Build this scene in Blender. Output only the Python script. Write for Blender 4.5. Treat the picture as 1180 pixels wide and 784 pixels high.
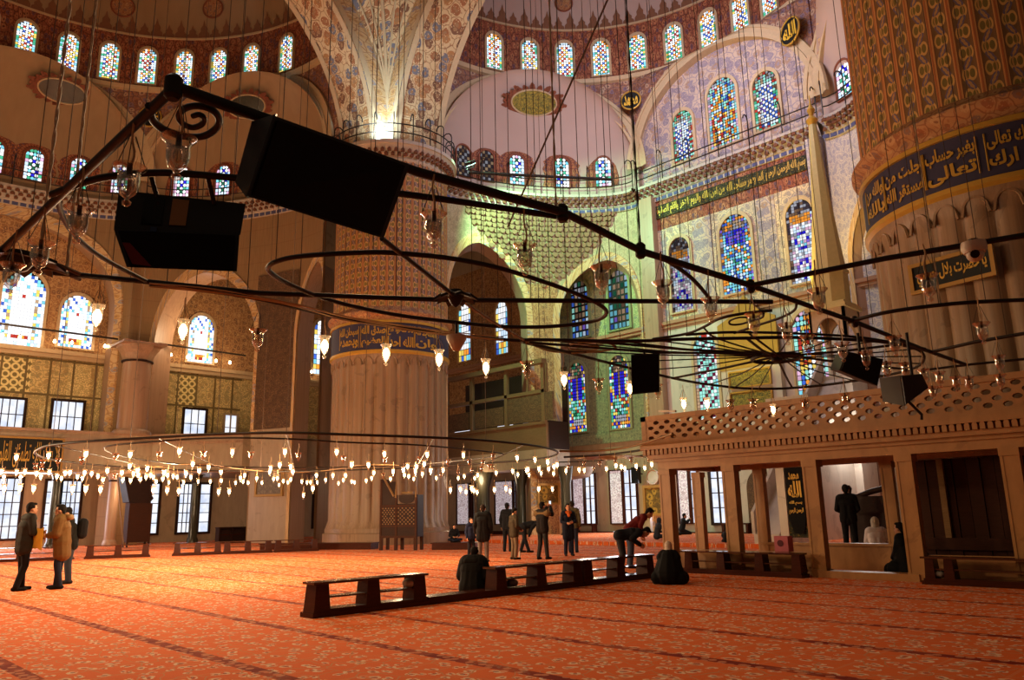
import bpy, bmesh, math, random, unicodedata
from mathutils import Vector, Matrix, Euler
random.seed(7)
PI = math.pi
sc = bpy.context.scene
COL = sc.collection
for c in list(bpy.data.objects): bpy.data.objects.remove(c)

# ---------------------------------------------------------------- camera model (photo 1180 x 784)
F, PITCH, ROLL, YAW, EYE = 895.0, math.atan(199/895.0), math.radians(-1.1), math.radians(45.7), 1.45
_f0 = Vector((-math.sin(YAW), math.cos(YAW), 0)); _r0 = Vector((math.cos(YAW), math.sin(YAW), 0)); _u0 = Vector((0, 0, 1))
FWD = _f0*math.cos(PITCH)+_u0*math.sin(PITCH)
_u = _u0*math.cos(PITCH)-_f0*math.sin(PITCH)
RGT = _r0*math.cos(ROLL)+_u*math.sin(ROLL)
UPV = _u*math.cos(ROLL)-_r0*math.sin(ROLL)
EYEP = Vector((0, 0, EYE))
def ray(x, y): return FWD+RGT*((x-590)/F)-UPV*((y-392)/F)
def at_z(x, y, z=0.0):
    d = ray(x, y); return EYEP+d*((z-EYE)/d.z)
def at_y(x, y, Y):
    d = ray(x, y); return EYEP+d*(Y/d.y)
def at_x(x, y, X):
    d = ray(x, y); return EYEP+d*(X/d.x)
def at_r(x, y, rng):
    d = ray(x, y); return EYEP+d*(rng/math.hypot(d.x, d.y))
def on_cyl(x, y, cx, cy, r):
    d = ray(x, y); a = d.x**2+d.y**2; b = -2*(d.x*cx+d.y*cy); c = cx*cx+cy*cy-r*r
    t = (-b+math.sqrt(max(0, b*b-4*a*c)))/(2*a); return EYEP+d*t

cam_d = bpy.data.cameras.new('camera'); cam = bpy.data.objects.new('camera', cam_d); COL.objects.link(cam)
cam_d.sensor_fit = 'HORIZONTAL'; cam_d.sensor_width = 36; cam_d.lens = 36*F/1180; cam_d.clip_start = .05; cam_d.clip_end = 400
m = Matrix((RGT, UPV, -FWD)).transposed().to_4x4(); m.translation = EYEP; cam.matrix_world = m
sc.camera = cam

# ---------------------------------------------------------------- colours and node materials
def S(r, g, b):
    f = lambda c: (c/255/12.92) if c/255 <= .04045 else ((c/255+.055)/1.055)**2.4
    return (f(r), f(g), f(b), 1)
class NB:
    def __init__(s, name, rough=.8, metal=0., spec=.3):
        s.mat = bpy.data.materials.new(name); s.mat.use_nodes = True; s.nt = s.mat.node_tree
        s.b = s.nt.nodes['Principled BSDF']; s.b.inputs['Roughness'].default_value = rough
        s.b.inputs['Metallic'].default_value = metal; s.b.inputs['Specular IOR Level'].default_value = spec
    def n(s, t, **kw):
        nd = s.nt.nodes.new(t)
        for k, v in kw.items(): setattr(nd, k, v)
        return nd
    def put(s, sock, v):
        if isinstance(v, bpy.types.NodeSocket): s.nt.links.new(v, sock)
        elif v is not None:
            try: sock.default_value = v
            except Exception: sock.default_value = tuple(v)[:3]
    def m(s, op, a, b=None, c=None):
        nd = s.n('ShaderNodeMath', operation=op); s.put(nd.inputs[0], a); s.put(nd.inputs[1], b)
        if c is not None: s.put(nd.inputs[2], c)
        return nd.outputs[0]
    def vm(s, op, a, b=None):
        nd = s.n('ShaderNodeVectorMath', operation=op); s.put(nd.inputs[0], a)
        if op == 'SCALE': s.put(nd.inputs['Scale'], b)
        else: s.put(nd.inputs[1], b)
        return nd.outputs[0]
    def mix(s, f, a, b, mode='MIX'):
        nd = s.n('ShaderNodeMix', data_type='RGBA', blend_type=mode); s.put(nd.inputs['Factor'], f)
        s.put(nd.inputs[6], a); s.put(nd.inputs[7], b); return nd.outputs[2]
    def ramp(s, f, stops, const=False):
        nd = s.n('ShaderNodeValToRGB'); cr = nd.color_ramp; cr.interpolation = 'CONSTANT' if const else 'LINEAR'
        while len(cr.elements) < len(stops): cr.elements.new(.5)
        for e, (p, c) in zip(cr.elements, stops): e.position = p; e.color = c if len(c) == 4 else (*c, 1)
        s.put(nd.inputs[0], f); return nd.outputs[0]
    def uv(s): return s.n('ShaderNodeUVMap').outputs[0]
    def obj(s): return s.n('ShaderNodeTexCoord').outputs['Object']
    def sep(s, v):
        nd = s.n('ShaderNodeSeparateXYZ'); s.put(nd.inputs[0], v); return nd.outputs[0], nd.outputs[1], nd.outputs[2]
    def comb(s, x, y, z=0.0):
        nd = s.n('ShaderNodeCombineXYZ'); s.put(nd.inputs[0], x); s.put(nd.inputs[1], y); s.put(nd.inputs[2], z); return nd.outputs[0]
    def vor(s, v, scale, feature='F1', rnd=1.0, dim='2D'):
        nd = s.n('ShaderNodeTexVoronoi', voronoi_dimensions=dim, feature=feature); s.put(nd.inputs['Vector'], v)
        nd.inputs['Scale'].default_value = scale; nd.inputs['Randomness'].default_value = rnd
        return nd.outputs['Distance'], (nd.outputs['Color'] if feature == 'F1' else None)
    def noise(s, v, scale, detail=2, dist=0., dim='3D'):
        nd = s.n('ShaderNodeTexNoise', noise_dimensions=dim); s.put(nd.inputs['Vector'], v)
        nd.inputs['Scale'].default_value = scale; nd.inputs['Detail'].default_value = detail; nd.inputs['Distortion'].default_value = dist
        return nd.outputs[0], nd.outputs['Color']
    def lt(s, a, b): return s.m('LESS_THAN', a, b)
    def gt(s, a, b): return s.m('GREATER_THAN', a, b)
    def out(s, col, bump=None, strength=.3, dist=.02):
        s.put(s.b.inputs['Base Color'], col)
        if bump is not None:
            bp = s.n('ShaderNodeBump'); bp.inputs['Strength'].default_value = strength; bp.inputs['Distance'].default_value = dist
            s.put(bp.inputs['Height'], bump); s.put(s.b.inputs['Normal'], bp.outputs[0])
        return s.mat
def plain(name, col, rough=.6, metal=0., spec=.3, var=.12, scale=6):
    k = NB(name, rough, metal, spec); n_, _ = k.noise(k.obj(), scale, 4)
    c2 = tuple(v*(1-var*2) for v in col[:3])+(1,)
    return k.out(k.mix(n_, col, c2))
def floral(k, uv, ground, petals, stem, scale=1.2, fl=.30, stemw=.05, warp=.35, centre=None, squash=1.0, soft=.3, fine=1.45):
    mixc = lambda c_: tuple(c_[i]*(1-soft)+ground[i]*soft for i in range(3))+(1,)
    petals = [mixc(p_) for p_ in petals]; stem = mixc(stem); scale = scale*fine
    """Painted vines and blossoms on a ground colour."""
    x, y, z = k.sep(uv); p0 = k.comb(x, k.m('MULTIPLY', y, squash))
    _, nc = k.noise(p0, .9*scale, 1); p = k.vm('ADD', p0, k.vm('SCALE', k.vm('SUBTRACT', nc, (.5, .5, .5)), warp/scale*2))
    e, _ = k.vor(p, scale, 'DISTANCE_TO_EDGE'); d, cc = k.vor(p, scale)
    r_, g_, b_ = k.sep(cc)
    n = len(petals); pc = k.ramp(r_, [(i/n, petals[i]) for i in range(n)], True)
    d2, _ = k.vor(p, scale*3.4)
    c = k.mix(k.lt(e, stemw), ground, stem)
    c = k.mix(k.m('MULTIPLY', k.lt(d, fl), k.gt(d2, .16)), c, pc)
    c = k.mix(k.lt(d, fl*.36), c, centre or stem)
    d3, _ = k.vor(p, scale*2.3); c = k.mix(k.m('MULTIPLY', k.m('MULTIPLY', k.lt(d3, .2), k.gt(d, fl)), .55), c, petals[0])
    return c
GOLD = S(196, 150, 60)
M = {}
def floralmat(name, *a, rough=.75, **kw):
    k = NB(name, rough); M[name] = k.out(floral(k, k.uv(), *a, **kw)); return M[name]

# carpet -----------------------------------------------------------------
k = NB('carpet', .95, 0, .1); P0 = k.obj(); x, y, z = k.sep(P0)
def rowband(yv, off, half):
    f = k.m('FRACT', k.m('ADD', k.m('DIVIDE', k.m('SUBTRACT', yv, off), 1.62), .5)); return k.lt(k.m('ABSOLUTE', k.m('SUBTRACT', f, .5)), half)
_, nc = k.noise(P0, 2.2, 2); pw = k.vm('ADD', P0, k.vm('SCALE', k.vm('SUBTRACT', nc, (.5, .5, .5)), .25))
px_, py_, pz_ = k.sep(pw); pst = k.comb(k.m('MULTIPLY', px_, 1.0), k.m('MULTIPLY', py_, 1.25))
d, cc = k.vor(pst, 4.6); e, _ = k.vor(pst, 2.6, 'DISTANCE_TO_EDGE'); d9, _ = k.vor(pst, 15)
n1, _ = k.noise(P0, .5, 3); n2, _ = k.noise(P0, 60, 2)
c = k.mix(n1, S(230, 102, 42), S(238, 120, 58))
c = k.mix(k.m('MULTIPLY', k.lt(d, .30), k.gt(d9, .33)), c, S(240, 204, 168))
c = k.mix(k.lt(e, .022), c, S(214, 140, 92))
c = k.mix(k.m('MULTIPLY', k.lt(d, .12), .7), c, S(150, 40, 24))
gx = k.m('ABSOLUTE', k.m('SUBTRACT', k.m('FRACT', k.m('DIVIDE', x, .62)), .5)); c = k.mix(k.m('MULTIPLY', k.lt(gx, .03), .35), c, S(226, 150, 100))
nb_, _ = k.noise(P0, 1.3, 2); band = k.m('MULTIPLY', rowband(y, 13.53, .05), k.ramp(nb_, [(.3, (.45,)*3), (.55, (1,)*3)])); d5, _ = k.vor(k.comb(k.m('MULTIPLY', x, 1.0), y), 7.)
bc = k.mix(k.lt(d5, .3), S(128, 32, 18), S(206, 128, 92)); c = k.mix(band, c, bc)
c = k.mix(k.m('MULTIPLY', n2, .22), c, S(140, 48, 20)); M['carpet'] = k.out(c, n2, .5, .01)

# stone, plaster, paint ---------------------------------------------------
def marble(name, a, b, streak=(.25, .25, 3.), rough=.38, sc_=1.):
    k = NB(name, rough, 0, .4); o = k.obj(); sx, sy, sz = streak
    st = k.vm('MULTIPLY', o, (6*sx*sc_, 6*sy*sc_, 6/sz*.1*sc_)); n1, _ = k.noise(st, 1.2, 6, .8); n2, _ = k.noise(o, 1.1, 5, 1.2)
    c = k.mix(n1, a, b); c = k.mix(k.m('MULTIPLY', k.gt(n2, .62), .3), c, tuple(v*.6 for v in b[:3])+(1,)); M[name] = k.out(c); return M[name]
marble('marble_shaft', S(166, 134, 102), S(114, 84, 58), (1.6, 1.6, 6))
marble('marble_wall', S(184, 160, 130), S(148, 124, 98), (.5, .5, 1))
marble('marble_white', S(214, 202, 186), S(176, 164, 150), (.4, .4, 1))
marble('honey_marble', S(186, 134, 78), S(138, 92, 48), (.6, .6, .35), .42)
marble('column_marble', S(186, 152, 122), S(140, 104, 80), (1.2, 1.2, 4))
marble('dark_green_marble', S(70, 66, 50), S(40, 38, 30), (.6, .6, 1), .25)
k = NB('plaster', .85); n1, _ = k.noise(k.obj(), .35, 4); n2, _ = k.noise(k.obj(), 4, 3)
M['plaster'] = k.out(k.mix(n1, S(192, 166, 154), S(176, 148, 134)))  # qibla side: the mauve tint of daylight is put into the colour
k = NB('plaster_lamplit', .85); n1, _ = k.noise(k.obj(), .35, 4); n2, _ = k.noise(k.vm('MULTIPLY', k.obj(), (1, 1, .25)), 2.5, 4)
M['plaster_lamplit'] = k.out(k.mix(k.m('MULTIPLY', n2, .6), k.mix(n1, S(178, 148, 112), S(158, 128, 94)), S(136, 106, 76)))  # same plaster, dirtier brown; dim warm lamp light is put into the colour
M['cream'] = plain('cream', S(206, 176, 136), .7)
M['trim_red'] = plain('trim_red', S(140, 78, 54), .7)
M['trim_blue'] = plain('trim_blue', S(88, 90, 130), .7)
k = NB('niche_stone', .8); u_, v_, _ = k.sep(k.uv()); n1, _ = k.noise(k.uv(), 1.5, 4)
jn = k.lt(k.m('ABSOLUTE', k.m('SUBTRACT', k.m('FRACT', k.m('MULTIPLY', v_, .9)), .5)), .03)
n3, _ = k.noise(k.comb(k.m('MULTIPLY', u_, 6), k.m('MULTIPLY', v_, .3)), 2, 4)
c = k.mix(n3, S(160, 128, 90), S(122, 92, 62)); c = k.mix(k.m('MULTIPLY', jn, .3), c, S(120, 86, 56)); M['niche_stone'] = k.out(c)
floralmat('drum_floral', S(150, 92, 62), [S(196, 160, 120), S(84, 84, 110), S(116, 54, 40)], S(86, 44, 32), scale=1.5, fl=.36)
floralmat('ring_floral', S(144, 80, 56), [S(190, 130, 90), S(72, 66, 88), S(178, 120, 80)], S(70, 34, 26), scale=2.6, fl=.34, squash=.5, stemw=.07)
floralmat('spandrel_floral', S(160, 112, 84), [S(104, 100, 132), S(120, 72, 58), S(196, 168, 140)], S(92, 64, 70), scale=1.7, fl=.36, stemw=.06)
floralmat('soffit_floral', S(206, 174, 130), [S(150, 88, 52), S(98, 98, 112), S(168, 112, 64), S(112, 66, 46)], S(150, 108, 72), scale=1.25, fl=.42, stemw=.03, soft=.1, fine=1.2)
floralmat('collar_floral', S(176, 128, 86), [S(140, 74, 48), S(110, 84, 84), S(190, 150, 104)], S(130, 78, 52), scale=2.4, fl=.34)
floralmat('archivolt', S(208, 174, 128), [S(190, 140, 76), S(128, 132, 150), S(200, 156, 100)], S(150, 96, 60), scale=1.6, fl=.36, squash=.6)
floralmat('tympanum', S(198, 172, 150), [S(120, 112, 138), S(108, 100, 128), S(150, 112, 92)], S(130, 120, 140), scale=1.3, fl=.42, stemw=.045)
floralmat('wall_floral', S(218, 192, 152), [S(118, 112, 128), S(140, 126, 124), S(120, 100, 96)], S(138, 122, 124), scale=1.9, fl=.36, stemw=.05)
floralmat('brown_floral', S(150, 106, 68), [S(200, 160, 108), S(104, 76, 62), S(180, 136, 88)], S(196, 154, 104), scale=2.1, fl=.3, stemw=.06)
floralmat('green_floral', S(176, 176, 120), [S(92, 116, 84), S(84, 110, 110), S(130, 140, 90)], S(104, 124, 86), scale=2.0, fl=.36, stemw=.06)
floralmat('iznik', S(214, 184, 122), [S(120, 112, 84), S(136, 120, 76), S(150, 116, 70)], S(140, 124, 84), scale=2.2, fl=.34, stemw=.08)
floralmat('iznik_light', S(236, 212, 150), [S(140, 126, 80), S(170, 140, 84)], S(150, 130, 80), scale=3.6, fl=.3, stemw=.1)
floralmat('iznik_green', S(124, 118, 86), [S(76, 84, 66), S(150, 146, 100)], S(140, 136, 92), scale=3.4, fl=.3, stemw=.07)
floralmat('dark_tile', S(112, 84, 58), [S(62, 46, 36), S(84, 62, 44)], S(70, 50, 38), scale=3.0, fl=.4, stemw=.1)
floralmat('tile_white', S(206, 190, 176), [S(132, 128, 160), S(150, 140, 160)], S(160, 150, 164), scale=2.2, fl=.34, stemw=.06)
floralmat('wood_lattice', S(118, 88, 56), [S(70, 48, 32)], S(70, 50, 34), scale=4.5, fl=.34, stemw=.12)
floralmat('inscription_ground', S(30, 34, 22), [S(160, 128, 40), S(120, 104, 36)], S(40, 52, 28), scale=5, fl=.2, stemw=.03)
floralmat('panel_green_gold', S(44, 60, 40), [S(190, 160, 60), S(170, 150, 60)], S(176, 150, 60), scale=5.5, fl=.36, stemw=.1)
floralmat('exedra_paint', S(178, 160, 122), [S(146, 140, 104), S(134, 120, 92), S(190, 172, 136)], S(140, 128, 96), scale=1.7, fl=.36, stemw=.05, soft=.35)
# hexagon tile panel
k = NB('hex_tile', .5); d, cc = k.vor(k.comb(*[k.m('MULTIPLY', v, 1.0) for v in k.sep(k.uv())[:2]]), 2.1, rnd=0.0)
M['hex_tile'] = k.out(k.mix(k.m('MULTIPLY', k.gt(d, .26), k.lt(d, .5)), S(120, 104, 58), S(228, 206, 140)))
# painted pillar: ribs and vines, 47 columns round the shaft, u runs 0..47
def pillar_paint(name):
    k = NB(name, .7); u_, v_, _ = k.sep(k.uv()); fu = k.m('FRACT', u_); col_id = k.m('FLOOR', u_)
    vv = k.m('ADD', v_, k.m('MULTIPLY', k.m('MODULO', col_id, 2), .55))
    sw = k.m('MULTIPLY', k.m('SINE', k.m('MULTIPLY', vv, 2*PI/1.1)), .17)
    x_ = k.m('SUBTRACT', k.m('SUBTRACT', fu, .64), sw); dd = k.m('ABSOLUTE', x_)
    fv = k.m('SUBTRACT', k.m('FRACT', k.m('DIVIDE', vv, .55)), .5)
    leaf = k.m('ADD', k.m('POWER', k.m('MULTIPLY', k.m('SUBTRACT', k.m('ABSOLUTE', k.m('SUBTRACT', fu, .64)), .13), 5.2), 2), k.m('POWER', k.m('MULTIPLY', fv, 2.9), 2))
    bl = k.m('ADD', k.m('POWER', k.m('MULTIPLY', x_, 6.5), 2), k.m('POWER', k.m('MULTIPLY', k.m('SUBTRACT', k.m('ABSOLUTE', fv), .42), 5), 2))
    n_, _ = k.noise(k.uv(), 3.5, 3)
    c = k.mix(n_, S(128, 96, 62), S(110, 82, 54)); c = k.mix(k.lt(leaf, 1.0), c, S(196, 152, 88)); c = k.mix(k.lt(leaf, .38), c, S(116, 100, 52)); c = k.mix(k.lt(bl, 1.0), c, S(104, 92, 112)); c = k.mix(k.lt(bl, .25), c, S(170, 130, 96)); c = k.mix(k.lt(dd, .028), c, S(172, 132, 80))
    rib = k.lt(fu, .27); rl = k.lt(k.m('ABSOLUTE', k.m('SUBTRACT', fu, .135)), .05)
    rc = k.mix(rl, S(190, 132, 80), S(156, 92, 54)); c = k.mix(rib, c, rc)
    edge = k.m('MAXIMUM', k.lt(k.m('ABSOLUTE', k.m('SUBTRACT', fu, .275)), .018), k.lt(fu, .02)); c = k.mix(edge, c, S(104, 66, 40))
    M[name] = k.out(c)
pillar_paint('pillar_paint')
M['band_blue'] = plain('band_blue', S(62, 58, 84), .6)
M['gold'] = plain('gold', S(204, 158, 66), .45, .3)
M['gold_bright'] = plain('gold_bright', S(236, 186, 60), .5)
M['black_cloth'] = plain('black_cloth', S(14, 12, 12), .9)
M['roundel_black'] = plain('roundel_black', S(22, 22, 18), .6)
# wood, metal, plastics
def wood(name, a, b, rough=.35, ax=(1, 1, 8)):
    k = NB(name, rough, 0, .45 if rough < .2 else .15); n1, _ = k.noise(k.vm('MULTIPLY', k.obj(), ax), 3, 5, 1.5); M[name] = k.out(k.mix(n1, a, b)); return M[name]
wood('bench_wood', S(78, 36, 22), S(44, 20, 13), .25)
wood('bench_wood_top', S(80, 44, 28), S(52, 28, 18), .14)
wood('pulpit_wood', S(74, 40, 24), S(46, 24, 14), .7)
wood('dark_wood', S(52, 30, 21), S(32, 18, 13), .5)
wood('tan_wood', S(150, 116, 74), S(112, 82, 50), .5)
wood('loge_wood', S(136, 106, 72), S(100, 74, 48), .55)
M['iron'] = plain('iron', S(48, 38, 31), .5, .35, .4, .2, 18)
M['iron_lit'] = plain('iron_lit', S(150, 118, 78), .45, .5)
M['black_plastic'] = plain('black_plastic', S(32, 27, 27), .4, 0, .45, .15, 3)
M['black_grille'] = plain('black_grille', S(13, 11, 11), .7, 0, .2)
M['speaker_grey'] = plain('speaker_grey', S(70, 66, 58), .7)
M['label_red'] = plain('label_red', S(110, 22, 16), .5)
M['label_tan'] = plain('label_tan', S(160, 128, 84), .5)
M['blue_plug'] = plain('blue_plug', S(40, 66, 110), .5)
M['white_plastic'] = plain('white_plastic', S(226, 206, 184), .4)
M['lens_black'] = plain('lens_black', S(16, 14, 14), .15)
M['rope'] = plain('rope', S(236, 212, 172), .5, 0, .5, .2, 10)
M['cord'] = plain('cord', S(206, 166, 118), .6)
M['wire'] = plain('wire', S(88, 66, 50), .6)
M['chain'] = plain('chain', S(74, 58, 46), .4, .6)
M['screen_white'] = plain('screen_white', S(232, 232, 236), .5)
M['paper_yellow'] = plain('paper_yellow', S(226, 190, 74), .7)
M['lead'] = plain('lead', S(26, 22, 20), .6)
M['frame_gold'] = plain('frame_gold', S(176, 132, 66), .45, .2)
M['picture_gold'] = floralmat('picture_gold', S(120, 92, 34), [S(190, 150, 60), S(90, 70, 34)], S(70, 56, 30), scale=1.6, fl=.4)
M['picture_grey'] = floralmat('picture_grey', S(128, 116, 104), [S(100, 92, 86), S(150, 138, 122)], S(90, 84, 78), scale=3, fl=.3)
M['muq_brown'] = plain('muq_brown', S(120, 74, 50), .8)
M['muq_light'] = plain('muq_light', S(196, 180, 164), .8)
def emis(name, col, st, sample=False):
    mt = bpy.data.materials.new(name); mt.use_nodes = True; nt = mt.node_tree; nt.nodes.clear()
    e = nt.nodes.new('ShaderNodeEmission'); o = nt.nodes.new('ShaderNodeOutputMaterial'); nt.links.new(e.outputs[0], o.inputs[0])
    e.inputs[0].default_value = col; e.inputs[1].default_value = st
    if not sample: mt.cycles.emission_sampling = 'NONE'
    M[name] = mt; return mt, nt, e
emis('bulb_lit', (1, .74, .42, 1), 30)
emis('flood_green', (.45, 1, .75, 1), 8)
emis('flood_white', (.9, 1, 1, 1), 8)
for nm, st in (('stained_glass', 1.15), ('stained_glass_dim', .62), ('stained_glass_bright', 1.5)):
    mt, nt, e = emis(nm, (1, 1, 1, 1), st)
    a = nt.nodes.new('ShaderNodeVertexColor'); a.layer_name = 'Col'; nt.links.new(a.outputs[0], e.inputs[0])
def glassmat(name, tint, fac, glow=None):
    mt = bpy.data.materials.new(name); mt.use_nodes = True; nt = mt.node_tree; nt.nodes.clear()
    o = nt.nodes.new('ShaderNodeOutputMaterial'); mx = nt.nodes.new('ShaderNodeMixShader'); t = nt.nodes.new('ShaderNodeBsdfTransparent')
    g = nt.nodes.new('ShaderNodeBsdfGlossy'); g.inputs['Roughness'].default_value = .08; t.inputs[0].default_value = tint
    lw = nt.nodes.new('ShaderNodeLayerWeight'); lw.inputs[0].default_value = fac
    nt.links.new(lw.outputs['Facing'], mx.inputs[0]); nt.links.new(t.outputs[0], mx.inputs[1]); nt.links.new(g.outputs[0], mx.inputs[2])
    g.inputs[0].default_value = (1, .92, .85, 1)
    last = mx
    if glow:
        e = nt.nodes.new('ShaderNodeEmission'); e.inputs[0].default_value = glow[0]; e.inputs[1].default_value = glow[1]
        ad = nt.nodes.new('ShaderNodeAddShader'); nt.links.new(mx.outputs[0], ad.inputs[0]); nt.links.new(e.outputs[0], ad.inputs[1]); last = ad
        mt.cycles.emission_sampling = 'NONE'
    nt.links.new(last.outputs[0], o.inputs[0]); M[name] = mt
glassmat('lamp_glass', (.9, .86, .82, 1), .45)
glassmat('lamp_glass_lit', (1, .95, .85, 1), .4, ((1, .62, .28, 1), .2))

# ---------------------------------------------------------------- mesh builder
class MB:
    def __init__(s): s.v = []; s.f = []; s.uv = []; s.col = []; s.mi = []; s.cur = 0
    def add(s, vs, fs, uvs=None, col=None):
        b = len(s.v); s.v += [tuple(p) for p in vs]
        for q, f in enumerate(fs):
            s.f.append([b+i for i in f]); s.uv.append(uvs[q] if uvs else None); s.col.append(col); s.mi.append(s.cur)
        return s
    def quad(s, a, b, c, d, uv=None, col=None): return s.add([a, b, c, d], [(0, 1, 2, 3)], [uv] if uv else None, col)
    def box(s, c, d, rz=0., rx=0., ry=0., taper=1.0):
        R_ = Euler((rx, ry, rz)).to_matrix(); c = Vector(c); hx, hy, hz = d[0]/2, d[1]/2, d[2]/2; vs = []
        for z_ in (-1, 1):
            t = 1 if z_ < 0 else taper
            for a, b in ((-1, -1), (1, -1), (1, 1), (-1, 1)): vs.append(c+R_ @ Vector((a*hx*t, b*hy*t, z_*hz)))
        fs = [(3, 2, 1, 0), (4, 5, 6, 7), (0, 1, 5, 4), (1, 2, 6, 5), (2, 3, 7, 6), (3, 0, 4, 7)]
        uvs = [[(0, 0), (d[0], 0), (d[0], d[1]), (0, d[1])]]*2+[[(0, 0), (d[0], 0), (d[0], d[2]), (0, d[2])], [(0, 0), (d[1], 0), (d[1], d[2]), (0, d[2])]]*2
        return s.add(vs, fs, uvs)
    def bbox(s, x0, x1, y0, y1, z0, z1): return s.box(((x0+x1)/2, (y0+y1)/2, (z0+z1)/2), (x1-x0, y1-y0, z1-z0))
    def tube(s, pts, r, seg=8, closed=False, caps=True):
        pts = [Vector(p) for p in pts]; n = len(pts); rs = r if isinstance(r, (list, tuple)) else [r]*n
        ring = []; prev = None
        for i, p in enumerate(pts):
            if closed: t = pts[(i+1) % n]-pts[i-1]
            else: t = pts[min(i+1, n-1)]-pts[max(i-1, 0)]
            t.normalize()
            if prev is None:
                a = Vector((0, 0, 1)) if abs(t.z) < .9 else Vector((1, 0, 0)); nx = t.cross(a).normalized()
            else: nx = (prev-t*prev.dot(t)).normalized()
            prev = nx; ny = t.cross(nx)
            ring.append([p+(nx*math.cos(2*PI*k/seg)+ny*math.sin(2*PI*k/seg))*rs[i] for k in range(seg)])
        b = [q for rg in ring for q in rg]; fs = []
        for i in range(n if closed else n-1):
            for k_ in range(seg):
                i2 = (i+1) % n; fs.append((i*seg+k_, i*seg+(k_+1) % seg, i2*seg+(k_+1) % seg, i2*seg+k_))
        if caps and not closed: fs.append(tuple(range(seg-1, -1, -1))); fs.append(tuple((n-1)*seg+k_ for k_ in range(seg)))
        return s.add(b, fs)
    def lathe(s, prof, c=(0, 0, 0), seg=24, a0=0., a1=2*PI, rfun=None, uscale=None, caps=False):
        full = abs(a1-a0-2*PI) < 1e-6; n = seg if full else seg+1; vs = []; c = Vector(c)
        for (r, z_) in prof:
            for k_ in range(n):
                a = a0+(a1-a0)*k_/seg; rr = r*(rfun(a, z_) if rfun else 1)
                vs.append(c+Vector((rr*math.cos(a), rr*math.sin(a), z_)))
        fs = []; uvs = []
        for i in range(len(prof)-1):
            for k_ in range(seg):
                k2 = (k_+1) % n
                fs.append((i*n+k_, i*n+k2, (i+1)*n+k2, (i+1)*n+k_))
                us = uscale if uscale else (a1-a0)*max(prof[0][0], .01)
                u0, u1 = us*k_/seg, us*(k_+1)/seg; v0, v1 = prof[i][1], prof[i+1][1]; uvs.append([(u0, v0), (u1, v0), (u1, v1), (u0, v1)])
        if caps and full:
            fs.append(tuple(range(n-1, -1, -1))); uvs.append(None); fs.append(tuple((len(prof)-1)*n+k_ for k_ in range(n))); uvs.append(None)
        return s.add(vs, fs, uvs)
    def sheet(s, g, uvg=None, closed=False):
        nu = len(g); nv = len(g[0]); vs = [p for row in g for p in row]; fs = []; uvs = []
        if uvg is None:
            uvg = []; ul = [0.]*nv
            for i in range(nu):
                row = []; vl = 0.
                for j in range(nv):
                    if j: vl += (Vector(g[i][j])-Vector(g[i][j-1])).length
                    if i: ul[j] += (Vector(g[i][j])-Vector(g[i-1][j])).length
                    row.append((ul[j], vl))
                uvg.append(row)
        for i in range(nu-1):
            for j in range(nv-1):
                fs.append((i*nv+j, (i+1)*nv+j, (i+1)*nv+j+1, i*nv+j+1)); uvs.append([uvg[i][j], uvg[i+1][j], uvg[i+1][j+1], uvg[i][j+1]])
        return s.add(vs, fs, uvs)
    def prism(s, poly, o, ex, ey, ez, depth):
        """polygon in the plane (ex,ey) at o, pushed by depth along ez"""
        o, ex, ey, ez = Vector(o), Vector(ex), Vector(ey), Vector(ez); n = len(poly)
        a = [o+ex*x+ey*y for x, y in poly]; b = [p+ez*depth for p in a]
        fs = [tuple(range(n)), tuple(range(2*n-1, n-1, -1))]+[(i, n+i, n+(i+1) % n, (i+1) % n) for i in range(n)]
        uvs = [[(x, y) for x, y in poly], [(x, y) for x, y in reversed(poly)]]+[[(0, 0), (0, depth), (.3, depth), (.3, 0)]]*n
        return s.add(a+b, fs, uvs)
    def build(s, name, mat, parent=None, smooth=None, keep=False):
        me = bpy.data.meshes.new(name); off = Vector((0, 0, 0))
        if parent is not None and not keep:
            q = parent
            while q is not None: off += q.location; q = q.parent
        me.from_pydata([tuple(Vector(p)-off) for p in s.v], [], s.f)
        mats = mat if isinstance(mat, (list, tuple)) else [mat]
        for q in mats: me.materials.append(M[q] if isinstance(q, str) else q)
        if len(mats) > 1: me.polygons.foreach_set('material_index', s.mi)
        if any(u is not None for u in s.uv):
            l = me.uv_layers.new(name='UVMap'); arr = []
            for f, u in zip(s.f, s.uv): 
                for i in range(len(f)): arr += list(u[i]) if u is not None and i < len(u) else [0., 0.]
            l.data.foreach_set('uv', arr)
        if any(c is not None for c in s.col):
            a = me.color_attributes.new('Col', 'FLOAT_COLOR', 'CORNER'); arr = []
            for f, c in zip(s.f, s.col): arr += list(c or (0, 0, 0, 1))*len(f)
            a.data.foreach_set('color', arr)
        me.update()
        if smooth:
            me.polygons.foreach_set('use_smooth', [True]*len(me.polygons)); me.set_sharp_from_angle(angle=math.radians(smooth))
        o = bpy.data.objects.new(name, me); COL.objects.link(o)
        if parent is not None: o.parent = parent
        return o
def tag(o, label=None, cat=None, group=None, kind=None):
    if label: o['label'] = label
    if cat: o['category'] = cat
    if group: o['group'] = group
    if kind: o['kind'] = kind
    return o
def thing(name, label, cat, loc=(0, 0, 0), group=None):
    o = bpy.data.objects.new(name, None); COL.objects.link(o); o.location = loc; o.empty_display_size = .2; return tag(o, label, cat, group)
def struct(name, mb, mat, smooth=None, parent=None):
    o = mb.build(name, mat, parent, smooth)
    if parent is None: o['kind'] = 'structure'
    return o
def copy_tree(o, parent=None):
    c = o.copy(); COL.objects.link(c); c.parent = parent
    for ch in [q for q in o.children]: copy_tree(ch, c)
    return c
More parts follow.
